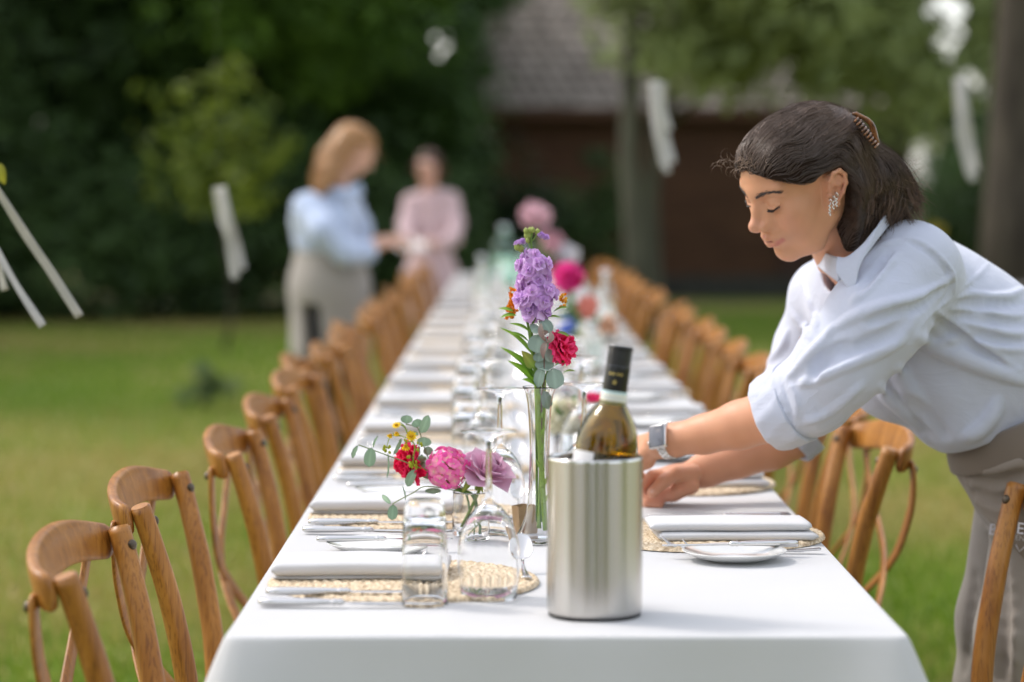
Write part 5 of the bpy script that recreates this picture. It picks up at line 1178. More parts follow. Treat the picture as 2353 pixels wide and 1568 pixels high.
def flow(S, seeds, field, steps, step, lift, rs, jitter=.0):
    """run strands over the surface of S from the seeds along field(P)->direction"""
    P = seeds.copy(); out = [P.copy()]
    def grad(P):
        e = S.h; G = np.stack([(S.sample(P+np.eye(3)[a]*e)-S.sample(P-np.eye(3)[a]*e))/(2*e) for a in range(3)], 1); return G/(np.linalg.norm(G, axis=1, keepdims=True)+1e-6)
    for _ in range(steps):
        d = field(P); g = grad(P); d = d-g*(d*g).sum(1, keepdims=True)*.92; d /= np.linalg.norm(d, axis=1, keepdims=True)+1e-9
        P = P+d*step; g = grad(P); dist = S.sample(P); P = P+g*np.clip(lift-dist, -.004, .004)[:, None]
        out.append(P.copy())
    return np.stack(out, 1)

# ------------------------------------------------------------------ the woman leaning over the table
HM = head_frame(math.radians(25.0), math.radians(33.0), math.radians(-6.5)); HO = W(1847, 434, 3.93); HN = np.array(HM); HOn = np.array(HO)
to_w = lambda V: np.asarray(V)@HN.T+HOn
to_l = lambda P: (np.asarray(P, float)-HOn)@HN
woman = empty('person', (.86, 4.14, 0), label='dark haired woman in white shirt and grey apron leaning over the table', cat='person')
def child(name, V, F, mat, parent, col=None, smooth=True):
    o = mesh_obj(name, np.asarray(V, float)-np.array(woman.location), F, mat, parent, smooth)
    if col is not None: set_tint(o, col)
    return o
neck_w = W(1990, 655, 4.10)
HS = head_field(.0017, to_l(neck_w)*.78)
hv, hf = HS.mesh(2); hc_ = skin_colours(hv)
k_ = ~((hv[hf].mean(1)[:, 2] < -.165) | (hv[hf].mean(1)[:, 0] < -.133)); hf = hf[k_]
# arms, hands and the body under the clothes
arms = SDF((.20, 3.80, .795), (.62, 4.40, 1.02), .0021)
def pt(u, v, Y): return tuple(W(u, v, Y))
arms.chain([pt(1880, 915, 3.94), pt(1790, 950, 3.97), pt(1700, 977, 4.02), pt(1620, 998, 4.06), pt(1548, 1011, 4.09), pt(1520, 1016, 4.10)], [.046, .044, .0385, .0315, .0262, .0262], k=.01)
arms.chain([pt(1548, 1014, 4.09), pt(1515, 1019, 4.115)], [.025, .0255], k=.008)
def hand(S, wrist, dirv, back, side, curl, spread=.0, scale=1.0, thumb_pts=None):
    """wrist point, direction to the knuckles, normal of the back of the hand, direction towards the thumb"""
    d = Vector(dirv).normalized(); n = Vector(back); n = (n-d*n.dot(d)).normalized(); s = Vector(side); s = (s-d*s.dot(d)-n*s.dot(n)).normalized(); w = Vector(wrist)
    q = lambda a, b, c: w+(d*a+s*b+n*c)*scale
    for b in (.022, .008, -.007, -.021): S.cone(q(.012, b*.62, 0), q(.078-.05*abs(b-.004), b, .001), .0135*scale, .0108*scale, k=.010)
    S.ell(q(.040, .020, -.008), (.022*scale, .022*scale, .016*scale), k=.012)
    lens = [(.040, .024, .020), (.045, .028, .021), (.041, .026, .020), (.032, .019, .018)]; rads = [.0088, .0090, .0085, .0074]
    for i, b in enumerate((.024, .008, -.008, -.023)):
        p = q(.080-.05*abs(b-.004), b, .002); a = curl[i][0]; r = rads[i]*scale
        for j in range(3):
            dd = d*math.cos(a)-n*math.sin(a)+s*spread*b*12; dd.normalize(); e = p+dd*lens[i][j]*scale
            S.cone(p, e, r*(1-.06*j), r*(1-.06*(j+1)), k=.0035); p = e; a += curl[i][min(j+1, 2)]
    if thumb_pts: S.chain(thumb_pts, [.0155*scale, .0125*scale, .0105*scale, .0095*scale, .0082*scale][:len(thumb_pts)], k=.006)
    return q
# near (left) hand: reaching behind the bottle, knuckles away from the viewer's right
wL = W(1512, 1019, 4.115)
hand(arms, wL, W(1420, 1052, 4.20)-wL, (-.15, -.75, .65), (-.3, -.35, -.9), [(.35, .7, .5), (.4, .75, .5), (.45, .8, .5), (.5, .8, .5)], thumb_pts=[W(1490, 1040, 4.12), W(1468, 1064, 4.13), W(1446, 1085, 4.15), W(1424, 1095, 4.17)])
arms.chain([pt(1840, 985, 4.28), pt(1770, 1022, 4.275), pt(1690, 1052, 4.26), pt(1622, 1080, 4.245), pt(1606, 1086, 4.24)], [.046, .043, .036, .0285, .0272], k=.01)
wR = W(1606, 1086, 4.24)
hand(arms, wR, W(1480, 1118, 4.235)-wR, (.1, .62, .78), (-.35, -.85, .3), [(.75, 1.2, .7), (.8, 1.25, .7), (.85, 1.25, .7), (.9, 1.2, .7)], thumb_pts=[W(1592, 1088, 4.20), W(1552, 1090, 4.178), W(1524, 1108, 4.165), W(1500, 1132, 4.160)], scale=1.02)
arms.ell(W(1558, 1112, 4.215), (.026, .026, .020), k=.012)
arms.chain([pt(1590, 1118, 4.19), pt(1548, 1134, 4.185), pt(1505, 1143, 4.19)], [.013, .0125, .011], k=.008)
av, af = arms.mesh(2); n_ = fbm((av[:, 0], av[:, 1], av[:, 2]), 4, (60, 60, 60), 6)[:, None]; ac = np.tile(SKIN*np.array([.97, .94, .93]), (len(av), 1))*(1+.05*n_)
pk = np.exp(-(np.linalg.norm(av-np.array(W(1525, 1140, 4.19)), axis=1)/.035)**2)[:, None]; ac = ac*(1-.45*pk)+np.array([.60, .25, .20])*.45*pk
nail_c = np.array(W(1497, 1128, 4.148)); nl = (1-sstep(.004, .0065, np.linalg.norm(av-nail_c, axis=1)))[:, None]; ac = ac*(1-.6*nl)+np.array([.80, .58, .48])*.6*nl
# under the clothes: torso and legs, so that the body is whole
bd = SDF((.42, 3.84, .0), (1.15, 4.48, 1.36), .012)
bd.chain([pt(2085, 630, 3.99), pt(1870, 912, 3.95)], [.045, .042], k=.02); bd.chain([pt(1895, 680, 4.27), pt(1838, 985, 4.28)], [.043, .040], k=.02)
bd.chain([pt(2085, 630, 4.00), pt(1900, 668, 4.27)], [.055, .05], k=.03); bd.chain([pt(2070, 700, 4.13), pt(2250, 800, 4.14), pt(2400, 950, 4.15)], [.085, .085, .10], k=.04)
bd.cone(tuple(to_w(to_l(neck_w)*.62)), pt(2060, 680, 4.13), .048, .06, k=.03)
for s_ in (-1, 1):
    y = 4.15+s_*.085; bd.chain([(.895, y, .90), (.855, y, .50), (.875, y, .10)], [.078, .055, .042], k=.03); bd.cone((.875, y, .05), (.79, y-.01, .035), .035, .03, k=.02)
bv, bf = bd.mesh(1); bc = np.tile(SKIN, (len(bv), 1))
V_, F_, C_ = join_meshes([(to_w(hv), hf, hc_), (av, af, ac), (bv, bf, bc)])
body = child('body', V_, F_, skin_m, woman, C_)
# brows, lashes
hair_pal = np.array([[.022, .013, .009], [.085, .050, .034], [.17, .11, .078]])
rsn = np.random.RandomState(2); pp = []
def on_face(p, off=.0006):
    P = np.array(p, float)[None]
    for _ in range(4): P = P-HS.grad_step(P)
    e = HS.h; g = np.array([(HS.sample(P+np.eye(3)[a]*e)-HS.sample(P-np.eye(3)[a]*e))[0] for a in range(3)]); g /= np.linalg.norm(g); return P[0]+g*off, g
for s in (1, -1):
    line = catmull([(.092, s*.0115, .0415), (.089, s*.020, .0450), (.084, s*.031, .0480), (.075, s*.043, .0475), (.067, s*.0500, .0440)], 8)
    for q in range(170):
        t = rsn.rand(); i = min(len(line)-1, int(t*len(line))); wdt = .0026*(1-.65*t)+.0004; p = np.array(line[i])+np.array([0, rsn.normal()*.0010, rsn.normal()*wdt*.6])
        p0, g = on_face(p); dr = np.array([-.25, s*.9, .45-.55*t]); dr -= g*(dr@g); dr /= np.linalg.norm(dr); L_ = .0055
        pp.append([p0+dr*L_*x+g*.0006*math.sin(PI*x) for x in np.linspace(0, 1, 5)])
paths = to_w(np.array(pp)); cc = np.tile(np.array([.030, .018, .013]), (len(pp), 5, 1)); v, f, c = strand_mesh(paths, np.full(len(pp), .00036), cc); hair_m = attr_mat('hair', rough=.40, spec=.6)
child('eyebrows', v, f, hair_m, body, c)['kind'] = 'stuff'
pp = []
for s in (1, -1):
    line = catmull([(.0795, s*.0175, .0200), (.0835, s*.0255, .0178), (.0828, s*.035, .0181), (.0758, s*.0460, .0227)], 10)
    for q in range(150 if s > 0 else 25):
        t = rsn.rand(); i = min(len(line)-1, int(t*len(line))); p0, g = on_face(np.array(line[i]), .0004); dr = np.array([.8, s*(t-.35)*1.3, -.55]); dr /= np.linalg.norm(dr); L_ = (.0050+.0025*t)*(1 if s > 0 else .5)
        pp.append([p0+dr*L_*x+np.array([0, 0, 1])*.0018*x*x for x in np.linspace(0, 1, 5)])
    for off in (0, .0007):
        for q in range(0, len(line)-6, 4): seg = [on_face(np.array(line[q+j]), .0006)[0]+np.array([0, 0, -off]) for j in (0, 1, 2, 4, 6)]; pp.append(seg)
paths = to_w(np.array(pp)); cc = np.tile(np.array([.012, .008, .007]), (len(pp), 5, 1)); r_ = np.full(len(pp), .00042); r_[-30:] = .0007; v, f, c = strand_mesh(paths, r_, cc); child('eyelashes', v, f, hair_m, body, c)['kind'] = 'stuff'

# ---- hair: a solid mass under thousands of strands
hs = SDF((.34, 3.74, 1.13), (.80, 4.16, 1.52), .0032)
Mh = HN; hw = lambda p: tuple(to_w(np.array(p, float)[None])[0])
hs.ell(hw((-.020, 0, .046)), (.096, .080, .077), Mh); hs.ell(hw((.024, 0, .066)), (.060, .067, .052), Mh, k=.03); hs.ell(hw((-.044, .01, .034)), (.070, .070, .066), Mh, k=.03)
hs.ell(hw((.015, .040, .045)), (.056, .040, .040), Mh, k=.02)
hs.chain([hw((-.035, .050, .02)), pt(1942, 440, 3.89), pt(1938, 510, 3.895), pt(1950, 562, 3.90)], [.040, .034, .026, .012], k=.025)
hs.chain([hw((-.075, .02, .02)), pt(2012, 415, 3.95), pt(2048, 438, 3.96), pt(2078, 446, 3.97)], [.050, .044, .031, .015], k=.03)
hs.chain([hw((-.075, -.01, .0)), pt(1995, 460, 3.98), pt(1990, 525, 3.97), pt(1985, 555, 3.96)], [.055, .048, .030, .014], k=.03)
hs.chain([hw((-.03, -.050, .02)), hw((-.02, -.068, -.05)), hw((.0, -.07, -.085))], [.040, .026, .014], k=.03)
# hairline: measured along the forehead, temple and over the ear
def head_hit(u, v):
    Ys = np.arange(3.80, 4.02, .0015); P = np.array([W(u, v, y) for y in Ys]); L = to_l(P); d = HS.sample(L); i = np.argmax(d < 0); return L[i]
hl = [head_hit(u, v) for u, v in ((1705, 380), (1722, 388), (1742, 398), (1768, 406), (1795, 411), (1826, 415), (1850, 416), (1866, 412))]
az = [0.0]+[math.atan2(abs(p[1]), p[0]+.02) for p in hl[1:]]; zz = [hl[0][2]+.004]+[p[2] for p in hl[1:]]
o_ = np.argsort(az); az = list(np.array(az)[o_]); zz = list(np.array(zz)[o_])
az += [az[-1]+.10, az[-1]+.22, 1.95, 2.02, 3.2]; zz += [.040, .040, .034, -.10, -.4]
def face_cut(X, Y, Z):
    L = [(X-HOn[0])*HN[0, i]+(Y-HOn[1])*HN[1, i]+(Z-HOn[2])*HN[2, i] for i in range(3)]
    ph = np.arctan2(np.abs(L[1]), L[0]+.02); zl = np.interp(ph.ravel(), az, zz).reshape(ph.shape); a = (L[2]-zl)*.8
    # behind the ear the hair hangs; in front of it the cheek is bare
    b = -(L[0]+.034-.20*np.clip(L[2]-.0, 0, .03)-.62*np.clip(-L[2]-.018, 0, .2)); return np.maximum(a, b)
hs.func((.34, 3.74, 1.13), (.80, 4.16, 1.52), face_cut, k=.006, op='s')
P_ = [hs.lo[i]+hs.h*np.arange(hs.n[i]) for i in range(3)]
hs.disp((.34, 3.74, 1.13), (.80, 4.16, 1.52), lambda X, Y, Z: .0018*fbm((X, Y, Z), 12, (34, 34, 34), 7))
mv, mf = hs.mesh(2); base_c = np.tile(hair_pal[0]*1.0, (len(mv), 1))
hair = child('hair', mv, mf, attr_mat('hair_mass', rough=.8, spec=.1), woman, base_c)
rs = np.random.RandomState(8); fi = rs.choice(len(mf), 9500); seeds = mv[mf[fi]].mean(1)
clip_l = np.array([-.100, .018, .055]); dn = np.array([0, 0, -1.0])
def hfield(P):
    L = to_l(P); tc_ = clip_l-L; tc_ /= np.linalg.norm(tc_, axis=1, keepdims=True)+1e-6; tcw = tc_@HN.T
    side = np.array([-.78, .10, .10])@HN.T; back = sstep(-.055, -.09, -L[:, 0])
    fall = np.array([.62, -.05, -.78])+np.zeros_like(P); fall[:, 0] += .9*sstep(1.235, 1.29, P[:, 2])*sstep(.60, .66, P[:, 0])-.75*sstep(1.30, 1.22, P[:, 2])*(1-sstep(.58, .64, P[:, 0]))
    w_top = sstep(.045, .075, L[:, 2]+.12*(np.abs(L[:, 1])-.05)); w_ear = sstep(-.045, .0, L[:, 0])
    d = tcw*w_top[:, None]+(1-w_top)[:, None]*(w_ear[:, None]*(side+np.array([.25, 0, -.1]))+(1-w_ear)[:, None]*fall)
    wv = np.stack([fbm((P[:, 0], P[:, 1], P[:, 2]), 50+a, (75, 75, 75), 5) for a in range(3)], 1)
    return d+.09*rs_n+.48*wv
rs_n = rs.normal(size=(len(seeds), 3))*1.0
paths = flow(hs, seeds, hfield, 18, .0046, .0012, rs)
wob = np.cumsum(rs.normal(size=paths.shape)*.00010, axis=1); fly = (rs.rand(len(seeds)) < .07)[:, None, None]*np.cumsum(np.abs(rs.normal(size=(len(seeds), 1, 3)))*np.ones((1, 19, 1)), axis=1)*.00035*(rs.rand(len(seeds), 1, 3)-.3)
paths = paths+wob+fly
lp = to_l(paths.reshape(-1, 3)).reshape(paths.shape); near_ear = ((lp[..., 0] > -.028) & (lp[..., 0] < .012) & (lp[..., 1] > .068) & (lp[..., 2] > -.022) & (lp[..., 2] < .031)).any(1)
paths, seeds_k = paths[~near_ear], seeds[~near_ear]
tone = np.clip(.45*rs.rand(len(seeds_k))+.55*(.5+1.1*fbm((seeds_k[:, 0], seeds_k[:, 1], seeds_k[:, 2]), 60, (90, 90, 90), 6)), 0, 1)[:, None, None]; tipw = np.linspace(0, 1, 19)[None, :, None]*sstep(.60, .72, paths[..., :1]); top_sheen = sstep(1.36, 1.43, paths[..., 2:3])*.8; c = hair_pal[0]*(1-tone)+hair_pal[1]*tone; c = c*(1-top_sheen)+hair_pal[2]*top_sheen*(.5+.5*tone); c = c*(1-.7*tipw)+np.array([.20, .105, .055])*.7*tipw  # strands turn lighter towards the crown: its sheen is put into the colour
v, f, c = strand_mesh(paths, .00035+.0003*rs.rand(len(seeds_k)), c); child('hair_strands', v, f, hair_m, hair, c)
# loose curls at the front hairline and the ends
pp = []; 
for q in range(60):
    a = rs.rand(); p0 = to_w(np.array([[.080+.010*rs.normal()*.4, rs.normal()*.028, .098+.008*rs.normal()]]))[0]; dr = np.array([-.7+rs.normal()*.3, rs.normal()*.5, .25+rs.normal()*.5])
    dr /= np.linalg.norm(dr); ax_ = np.array([rs.normal()*.3, 1, rs.normal()*.3]); L_ = .009+.013*rs.rand(); k = 12; pts = [p0]; d_ = dr
    for i in range(k-1): d_ = d_+np.cross(ax_, d_)*.22*(1 if q % 2 else -1); d_ /= np.linalg.norm(d_); pts.append(pts[-1]+d_*L_/k*1.6)
    pp.append(pts)
for q in range(260):
    p0 = np.array(W(2045+rs.normal()*22, 425+rs.normal()*22, 3.97+rs.normal()*.025)); dr = np.array([.8+rs.normal()*.35, rs.normal()*.3, -.25+rs.normal()*.55]); dr /= np.linalg.norm(dr); k = 12; pts = [p0]; d_ = dr; ax_ = np.array([0, 1, 0])+rs.normal(size=3)*.2; L_ = .03+.03*rs.rand()
    for i in range(k-1): d_ = d_+np.cross(ax_, d_)*.10*rs.choice([1, 1, -1]); d_ /= np.linalg.norm(d_); pts.append(pts[-1]+d_*L_/k)
    pp.append(pts)
pp = np.array(pp); c = np.ones(pp.shape)*np.array([.24, .16, .11]); v, f, c = strand_mesh(pp, np.full(len(pp), .00028), c); child('loose_hair', v, f, hair_m, hair, c)['kind'] = 'stuff'
# locks that hang free of the mass below the ear and flick out behind
pp = []; fc = []
cand = np.where((seeds[:, 2] < 1.36) & (to_l(seeds)[:, 0] < -.03))[0]
for q in rs.choice(cand, 1500):
    p = seeds[q]+np.array([.0, -.001, 0]); lk = .5+.5*math.sin(p[0]*160+p[1]*90); out_ = 1 if p[0] > .625 else -.35
    d_ = np.array([.35*out_+.1*rs.normal(), -.08+.12*rs.normal(), -.9]); k = 14; L_ = .020+.030*rs.rand(); pts = [p]; f0 = 6.28*rs.rand()+lk*3
    for i in range(k-1):
        t = i/k; cur = d_+np.array([out_*.9*t*t, 0, .45*t*t*(out_ > 0)])+.22*np.array([math.sin(f0+t*5), math.cos(f0*1.3+t*4), 0]); cur /= np.linalg.norm(cur); pts.append(pts[-1]+cur*L_/k)
    pts = np.array(pts)
    if pts[-1, 2] < 1.235 and pts[-1, 0] < .60: continue
    if pts[:, 0].min() < .555: continue
    pp.append(pts); fc.append(lk)
pp = np.array(pp); fc = np.array(fc)[:, None, None]; tw_ = np.linspace(0, 1, 14)[None, :, None]; c = hair_pal[0]*(1-fc)+hair_pal[1]*fc; c = c*(1-.6*tw_)+np.array([.22, .12, .07])*.6*tw_; v, f, c = strand_mesh(pp, np.full(len(pp), .0005), c); child('hanging_locks', v, f, hair_m, hair, c)
# tortoiseshell claw clip
tort = pmat('tortoiseshell', (.25, .10, .03), .2, var=[(.04, .015, .008), (.35, .14, .04)], scale=90, coat=.5)
c0 = np.array(W(1985, 318, 3.92)); ccl = []; mb = MB()
for q in range(9):
    t = q/8; p = W(1962+46*t, 278+60*t, 3.885); nrm = Vector((.75, -.1, .65)); mb.tube(catmull([p-nrm*.003+Vector((0, -.022, 0)), p+nrm*.004+Vector((0, -.015, 0)), p+nrm*.009, p+nrm*.004+Vector((0, .018, 0)), p-nrm*.010+Vector((0, .030, 0))], 4), .0017, 6)
for dy in (-.016, 0, .016): mb.tube(catmull([W(1953, 272, 3.88)+Vector((.006, dy, .008)), W(1984, 297, 3.88)+Vector((.011, dy, .009)), W(2003, 336, 3.88)+Vector((.008, dy, .004))], 5), .0022, 6)
child('hair_clip', np.array(mb.v), None, None, None) if False else None
o = mb.build('hair_clip', tort, hair); o.location = -Vector(woman.location)
# ear cuffs and drop earring
sil = pmat('earring_silver', (.75, .73, .70), .15, 1.0); mb = MB()
def torus(c, R_, r, nrm):
    M = Vector(nrm).to_track_quat('Z', 'Y').to_matrix(); mb.tube([Vector(c)+M @ Vector((R_*math.cos(a), R_*math.sin(a), 0)) for a in np.linspace(0, 2*PI*.98, 14)], r, 6)
for (u_, v_, R_) in ((1909, 462, .0045), (1917, 455, .0045), (1923, 447, .0045)): torus(W(u_, v_, 3.855), R_, .0009, (1, .2, .6))
for (u0, v0, n) in ((1923, 458, 5), (1908, 470, 7), (1916, 464, 5)):
    for k in range(n): p = W(u0-(k % 2)*2.5, v0+k*4.0, 3.852); M = Matrix.Rotation(k*.8, 3, 'Z'); mb.lathe([(0, -.0022), (.0013, -.0008), (.0016, .0006), (0, .0022)], 6, p, M)
o = mb.build('earrings', sil, body); o.location = -Vector(woman.location)

# ---- shirt
shirt_m = cloth_material('white_shirt', (.62, .66, .79), weave=1500, soft=.35)
def add_creases(m, scale, dist, stretch):
    t = m.node_tree; L = t.links.new; p = t.nodes['Principled BSDF']; tc = t.nodes.new('ShaderNodeTexCoord'); mp = t.nodes.new('ShaderNodeMapping'); mp.inputs['Scale'].default_value = stretch; mp.inputs['Rotation'].default_value = (0, .6, 0)
    n = t.nodes.new('ShaderNodeTexNoise'); n.inputs['Scale'].default_value = scale; n.inputs['Detail'].default_value = 3; n.inputs['Distortion'].default_value = 1.2; L(tc.outputs['Object'], mp.inputs[0]); L(mp.outputs[0], n.inputs['Vector'])
    a = t.nodes.new('ShaderNodeMath'); a.operation = 'SUBTRACT'; a.inputs[1].default_value = .5; b = t.nodes.new('ShaderNodeMath'); b.operation = 'ABSOLUTE'; c = t.nodes.new('ShaderNodeMath'); c.operation = 'POWER'; c.inputs[1].default_value = .6
    L(n.outputs['Fac'], a.inputs[0]); L(a.outputs[0], b.inputs[0]); L(b.outputs[0], c.inputs[0]); bp = t.nodes.new('ShaderNodeBump'); bp.inputs['Strength'].default_value = .34; bp.inputs['Distance'].default_value = dist; bp.invert = True
    L(c.outputs[0], bp.inputs['Height']); old = p.inputs['Normal'].links[0].from_socket; L(bp.outputs[0], [n_ for n_ in t.nodes if n_.type == 'BUMP' and not n_.inputs['Normal'].is_linked and n_ != bp][0].inputs['Normal'])
add_creases(shirt_m, 11, .006, (1, 1, 1.7))
sh = SDF((.355, 3.76, .825), (1.16, 4.46, 1.345), .0038)
ang = math.atan2(.60, .80); A3 = np.array([[math.cos(ang), 0, math.sin(ang)], [0, 1, 0], [-math.sin(ang), 0, math.cos(ang)]])   # columns: along the trunk, sideways, outwards
# yoke and trunk
sh.chain([pt(2085, 632, 3.99), pt(1990, 640, 4.13), pt(1905, 682, 4.27)], [.080, .078, .064], k=.04)
sh.ell(W(2170, 735, 4.14), (.215, .170, .118), A3, k=.05); sh.ell(W(2310, 850, 4.15), (.22, .150, .118), A3, k=.05); sh.ell(W(2020, 745, 4.15), (.11, .130, .095), A3, k=.05)
sh.ell(W(2170, 900, 4.13), (.15, .125, .080), A3, k=.05); sh.ell(W(2200, 985, 4.12), (.055, .10, .032), None, k=.04); sh.ell(W(2030, 880, 4.14), (.07, .10, .055), A3, k=.04)
# sleeves
sh.chain([pt(2090, 628, 3.96), pt(2010, 735, 3.90), pt(1935, 830, 3.90), pt(1868, 905, 3.935)], [.082, .074, .067, .064], k=.028)
sh.chain([pt(1868, 905, 3.935), pt(1792, 940, 3.965)], [.062, .059], k=.015)
sh.chain([pt(1905, 690, 4.28), pt(1862, 800, 4.31), pt(1815, 930, 4.29), pt(1815, 985, 4.285)], [.064, .058, .056, .053], k=.03)
# rolled cuffs: a thicker band, open at the end
sh.cone(pt(1740, 966, 3.985), pt(1690, 990, 4.0), .0535, .0535, k=.003, op='s')
def endcut(c, d, lo, hi):
    c = np.array(c); d = np.array(d)/np.linalg.norm(d); sh.func(lo, hi, lambda X, Y, Z: -((X-c[0])*d[0]+(Y-c[1])*d[1]+(Z-c[2])*d[2]), k=.002, op='s')
dL = W(1690, 1000, 4.0)-W(1830, 922, 3.95); endcut(W(1764, 953, 3.973), dL+Vector((-.01, 0, -.03)), (.355, 3.84, .84), (.47, 4.08, 1.06))
sh.cone(pt(1790, 941, 3.965), pt(1700, 983, 3.995), .052, .050, k=.002, op='s')
sh.cone(pt(1795, 1020, 4.28), pt(1740, 1050, 4.27), .047, .047, k=.002, op='s')
# loose flap of the near cuff
sh.chain([pt(1828, 985, 3.955), pt(1880, 980, 3.93), pt(1908, 966, 3.925)], [.012, .011, .005], k=.010)
# throat opening
sh.cone(tuple(to_w(to_l(neck_w)*.3)), tuple(to_w(to_l(neck_w)*.93)), .056, .054, k=.006, op='s')
sh.cone(pt(1935, 640, 3.98), pt(1955, 720, 3.99), .012, .006, k=.010, op='s')
Z4 = lambda x, y: ((2900+x/1.307)*.57446, (700+y/1.307)*.57446)
def ridge(pts, r, depth=.001, k=.012, op='u', Y0=3.77, Y1=4.3):
    k *= .62; r *= .92
    """a fold in the cloth along a line seen on the front of the shirt"""
    cur = catmull([Vector((x, y, 0)) for x, y in pts], 4); out_ = []
    for q in cur:
        u, v = Z4(q.x, q.y); hgt = sh.hit(u, v, Y0, Y1, .003)
        if hgt is not None: out_.append(hgt+(Vector(hgt)-cam.location).normalized()*depth)
    n = len(out_)
    if n > 2: sh.chain([tuple(p) for p in out_], [r*(.35+.65*math.sin(PI*(i+.5)/n)) for i in range(n)], k=k, op=op)
ridge([(940, 335), (1010, 345), (1090, 400), (1180, 500), (1200, 570), (1190, 640), (1090, 715), (1010, 800)], .0035, .000, .006)
ridge([(950, 345), (1075, 415), (1165, 510), (1180, 600), (1120, 680)], .004, -.002, .010, 's')
ridge([(1190, 530), (1090, 600), (980, 650), (860, 680), (740, 715), (640, 760), (560, 820)], .0085, .001, .014)
ridge([(1150, 600), (1010, 690), (880, 730), (760, 770)], .007, -.003, .016, 's')
ridge([(900, 350), (820, 380), (750, 440), (700, 520)], .006, .001, .014)
ridge([(900, 420), (830, 500), (740, 600), (670, 660)], .006, .001, .016)
ridge([(860, 400), (780, 500), (700, 600)], .006, -.003, .016, 's')
ridge([(930, 860), (860, 900), (740, 950), (600, 1010), (480, 1060), (400, 1090)], .007, .001, .018)
ridge([(960, 760), (860, 830), (700, 900), (560, 960), (450, 1000)], .007, -.003, .020, 's')
ridge([(720, 1090), (620, 1180), (520, 1250), (420, 1290)], .006, .001, .016)
ridge([(560, 800), (520, 860), (440, 940), (380, 1010), (330, 1060)], .006, .001, .014)
ridge([(640, 880), (520, 960), (430, 1080)], .007, -.003, .018, 's')
ridge([(1110, 715), (1180, 770), (1260, 830), (1360, 900), (1450, 960), (1560, 1035)], .0060, .000, .008)
ridge([(1090, 745), (1200, 830), (1320, 920), (1450, 1000)], .008, -.003, .016, 's')
ridge([(1000, 840), (1110, 905), (1250, 960), (1400, 1020), (1560, 1080)], .009, .001, .022)
ridge([(1210, 640), (1300, 625), (1420, 640), (1500, 630), (1560, 600)], .006, .001, .012)
ridge([(1180, 700), (1320, 700), (1450, 740), (1560, 735)], .006, .001, .012)
ridge([(1230, 770), (1350, 780), (1460, 830), (1560, 830)], .0065, .001, .012)
ridge([(1330, 870), (1430, 900), (1560, 920)], .006, .001, .012)
ridge([(1240, 670), (1380, 680), (1560, 670)], .006, -.003, .014, 's')
ridge([(1240, 740), (1400, 765), (1560, 780)], .006, -.003, .014, 's')
ridge([(1300, 830), (1430, 865), (1560, 875)], .006, -.003, .014, 's')
ridge([(1375, 465), (1330, 520), (1270, 570), (1215, 625)], .003, .000, .005)
ridge([(1100, 890), (1160, 870), (1240, 850)], .005, .001, .012)
ridge([(800, 1100), (860, 1170), (930, 1230), (1000, 1300), (1060, 1390)], .008, .001, .020)
ridge([(900, 1000), (960, 1120), (1040, 1230), (1120, 1330)], .009, .001, .028)
ridge([(1420, 1180), (1390, 1260), (1330, 1330), (1260, 1370)], .008, .001, .024)
ridge([(960, 1180), (1060, 1290), (1140, 1370)], .009, -.004, .026, 's')
ridge([(260, 1020), (250, 1100), (290, 1190), (340, 1290)], .004, .000, .006)
ridge([(320, 1060), (360, 1130), (380, 1190), (378, 1280), (372, 1360)], .0045, .001, .006)
ridge([(210, 1060), (230, 1130), (300, 1230)], .0035, -.001, .006, 's')
ridge([(280, 1060), (320, 1150), (350, 1260)], .0035, -.001, .006, 's')
ridge([(400, 560), (440, 640), (470, 740), (480, 820)], .006, .001, .014, Y1=4.45)
ridge([(350, 720), (400, 780), (450, 850)], .005, .001, .014, Y1=4.45)
ridge([(330, 820), (300, 900), (230, 980)], .006, .001, .016, Y1=4.45)
sh.disp((.355, 3.76, .825), (1.16, 4.46, 1.345), lambda X, Y, Z: .0016*fbm((X, Y, Z), 31, (26, 20, 26), 7)+.0009*fbm((X, Y, Z), 32, (70, 50, 70), 6))
# waistband side: nothing of the shirt below the apron band
bandn = Vector((.40, 0, -.92)); bc_ = W(2270, 1003, 4.1)
sh.func((.70, 3.76, .825), (1.16, 4.46, 1.345), lambda X, Y, Z: -((X-bc_.x)*bandn.x+(Z-bc_.z)*bandn.z), k=.004, op='s')
sv, sf = sh.mesh(2); shirt = child('shirt', sv, sf, shirt_m, woman)
def cuff(c0, c1, r0, r1, seed, flare=1.0, th=.0035, squash=1.0):
    c0, c1 = Vector(c0), Vector(c1); d = (c1-c0).normalized(); ref = Vector((0, 0, 1)); a = (ref-d*ref.dot(d)).normalized(); b = d.cross(a); rd = random.Random(seed); P = []; N = 72; org = Vector(woman.location)
    prof = [(-.004, r0-.006), (-.001, r0+.001), (.05, r0+.0015), (.35, r0*.7+r1*.3+.0012), (.7, r0*.3+r1*.7+.0005), (.97, r1), (1.0, r1-.0015), (.97, r1-th), (.5, (r0+r1)/2-th-.001)]
    for (t, r) in prof:
        row = []
        for k in range(N+1):
            th_ = 2*PI*k/N; w = 1+.022*math.sin(3*th_+seed)+.016*math.sin(5*th_+2.2*t+seed*2)+.012*math.sin(9*th_-3*t); pl = .0022*math.sin(13*th_+5*t+seed)*(.3+t*(1-t)*2.8)
            row.append(c0+d*((c1-c0).length*t+.0025*math.sin(2*th_+seed))+(a*math.cos(th_)*squash+b*math.sin(th_))*(r*w+pl)-org)
        P.append(row)
    return MB().grid(P).build('cuff', shirt_m, shirt, weld=True)
cuff(W(1833, 925, 3.948), W(1768, 957, 3.975), .0655, .0595, 1.3)
cuff(W(1826, 980, 4.285), W(1798, 1014, 4.278), .0585, .0545, 4.1)
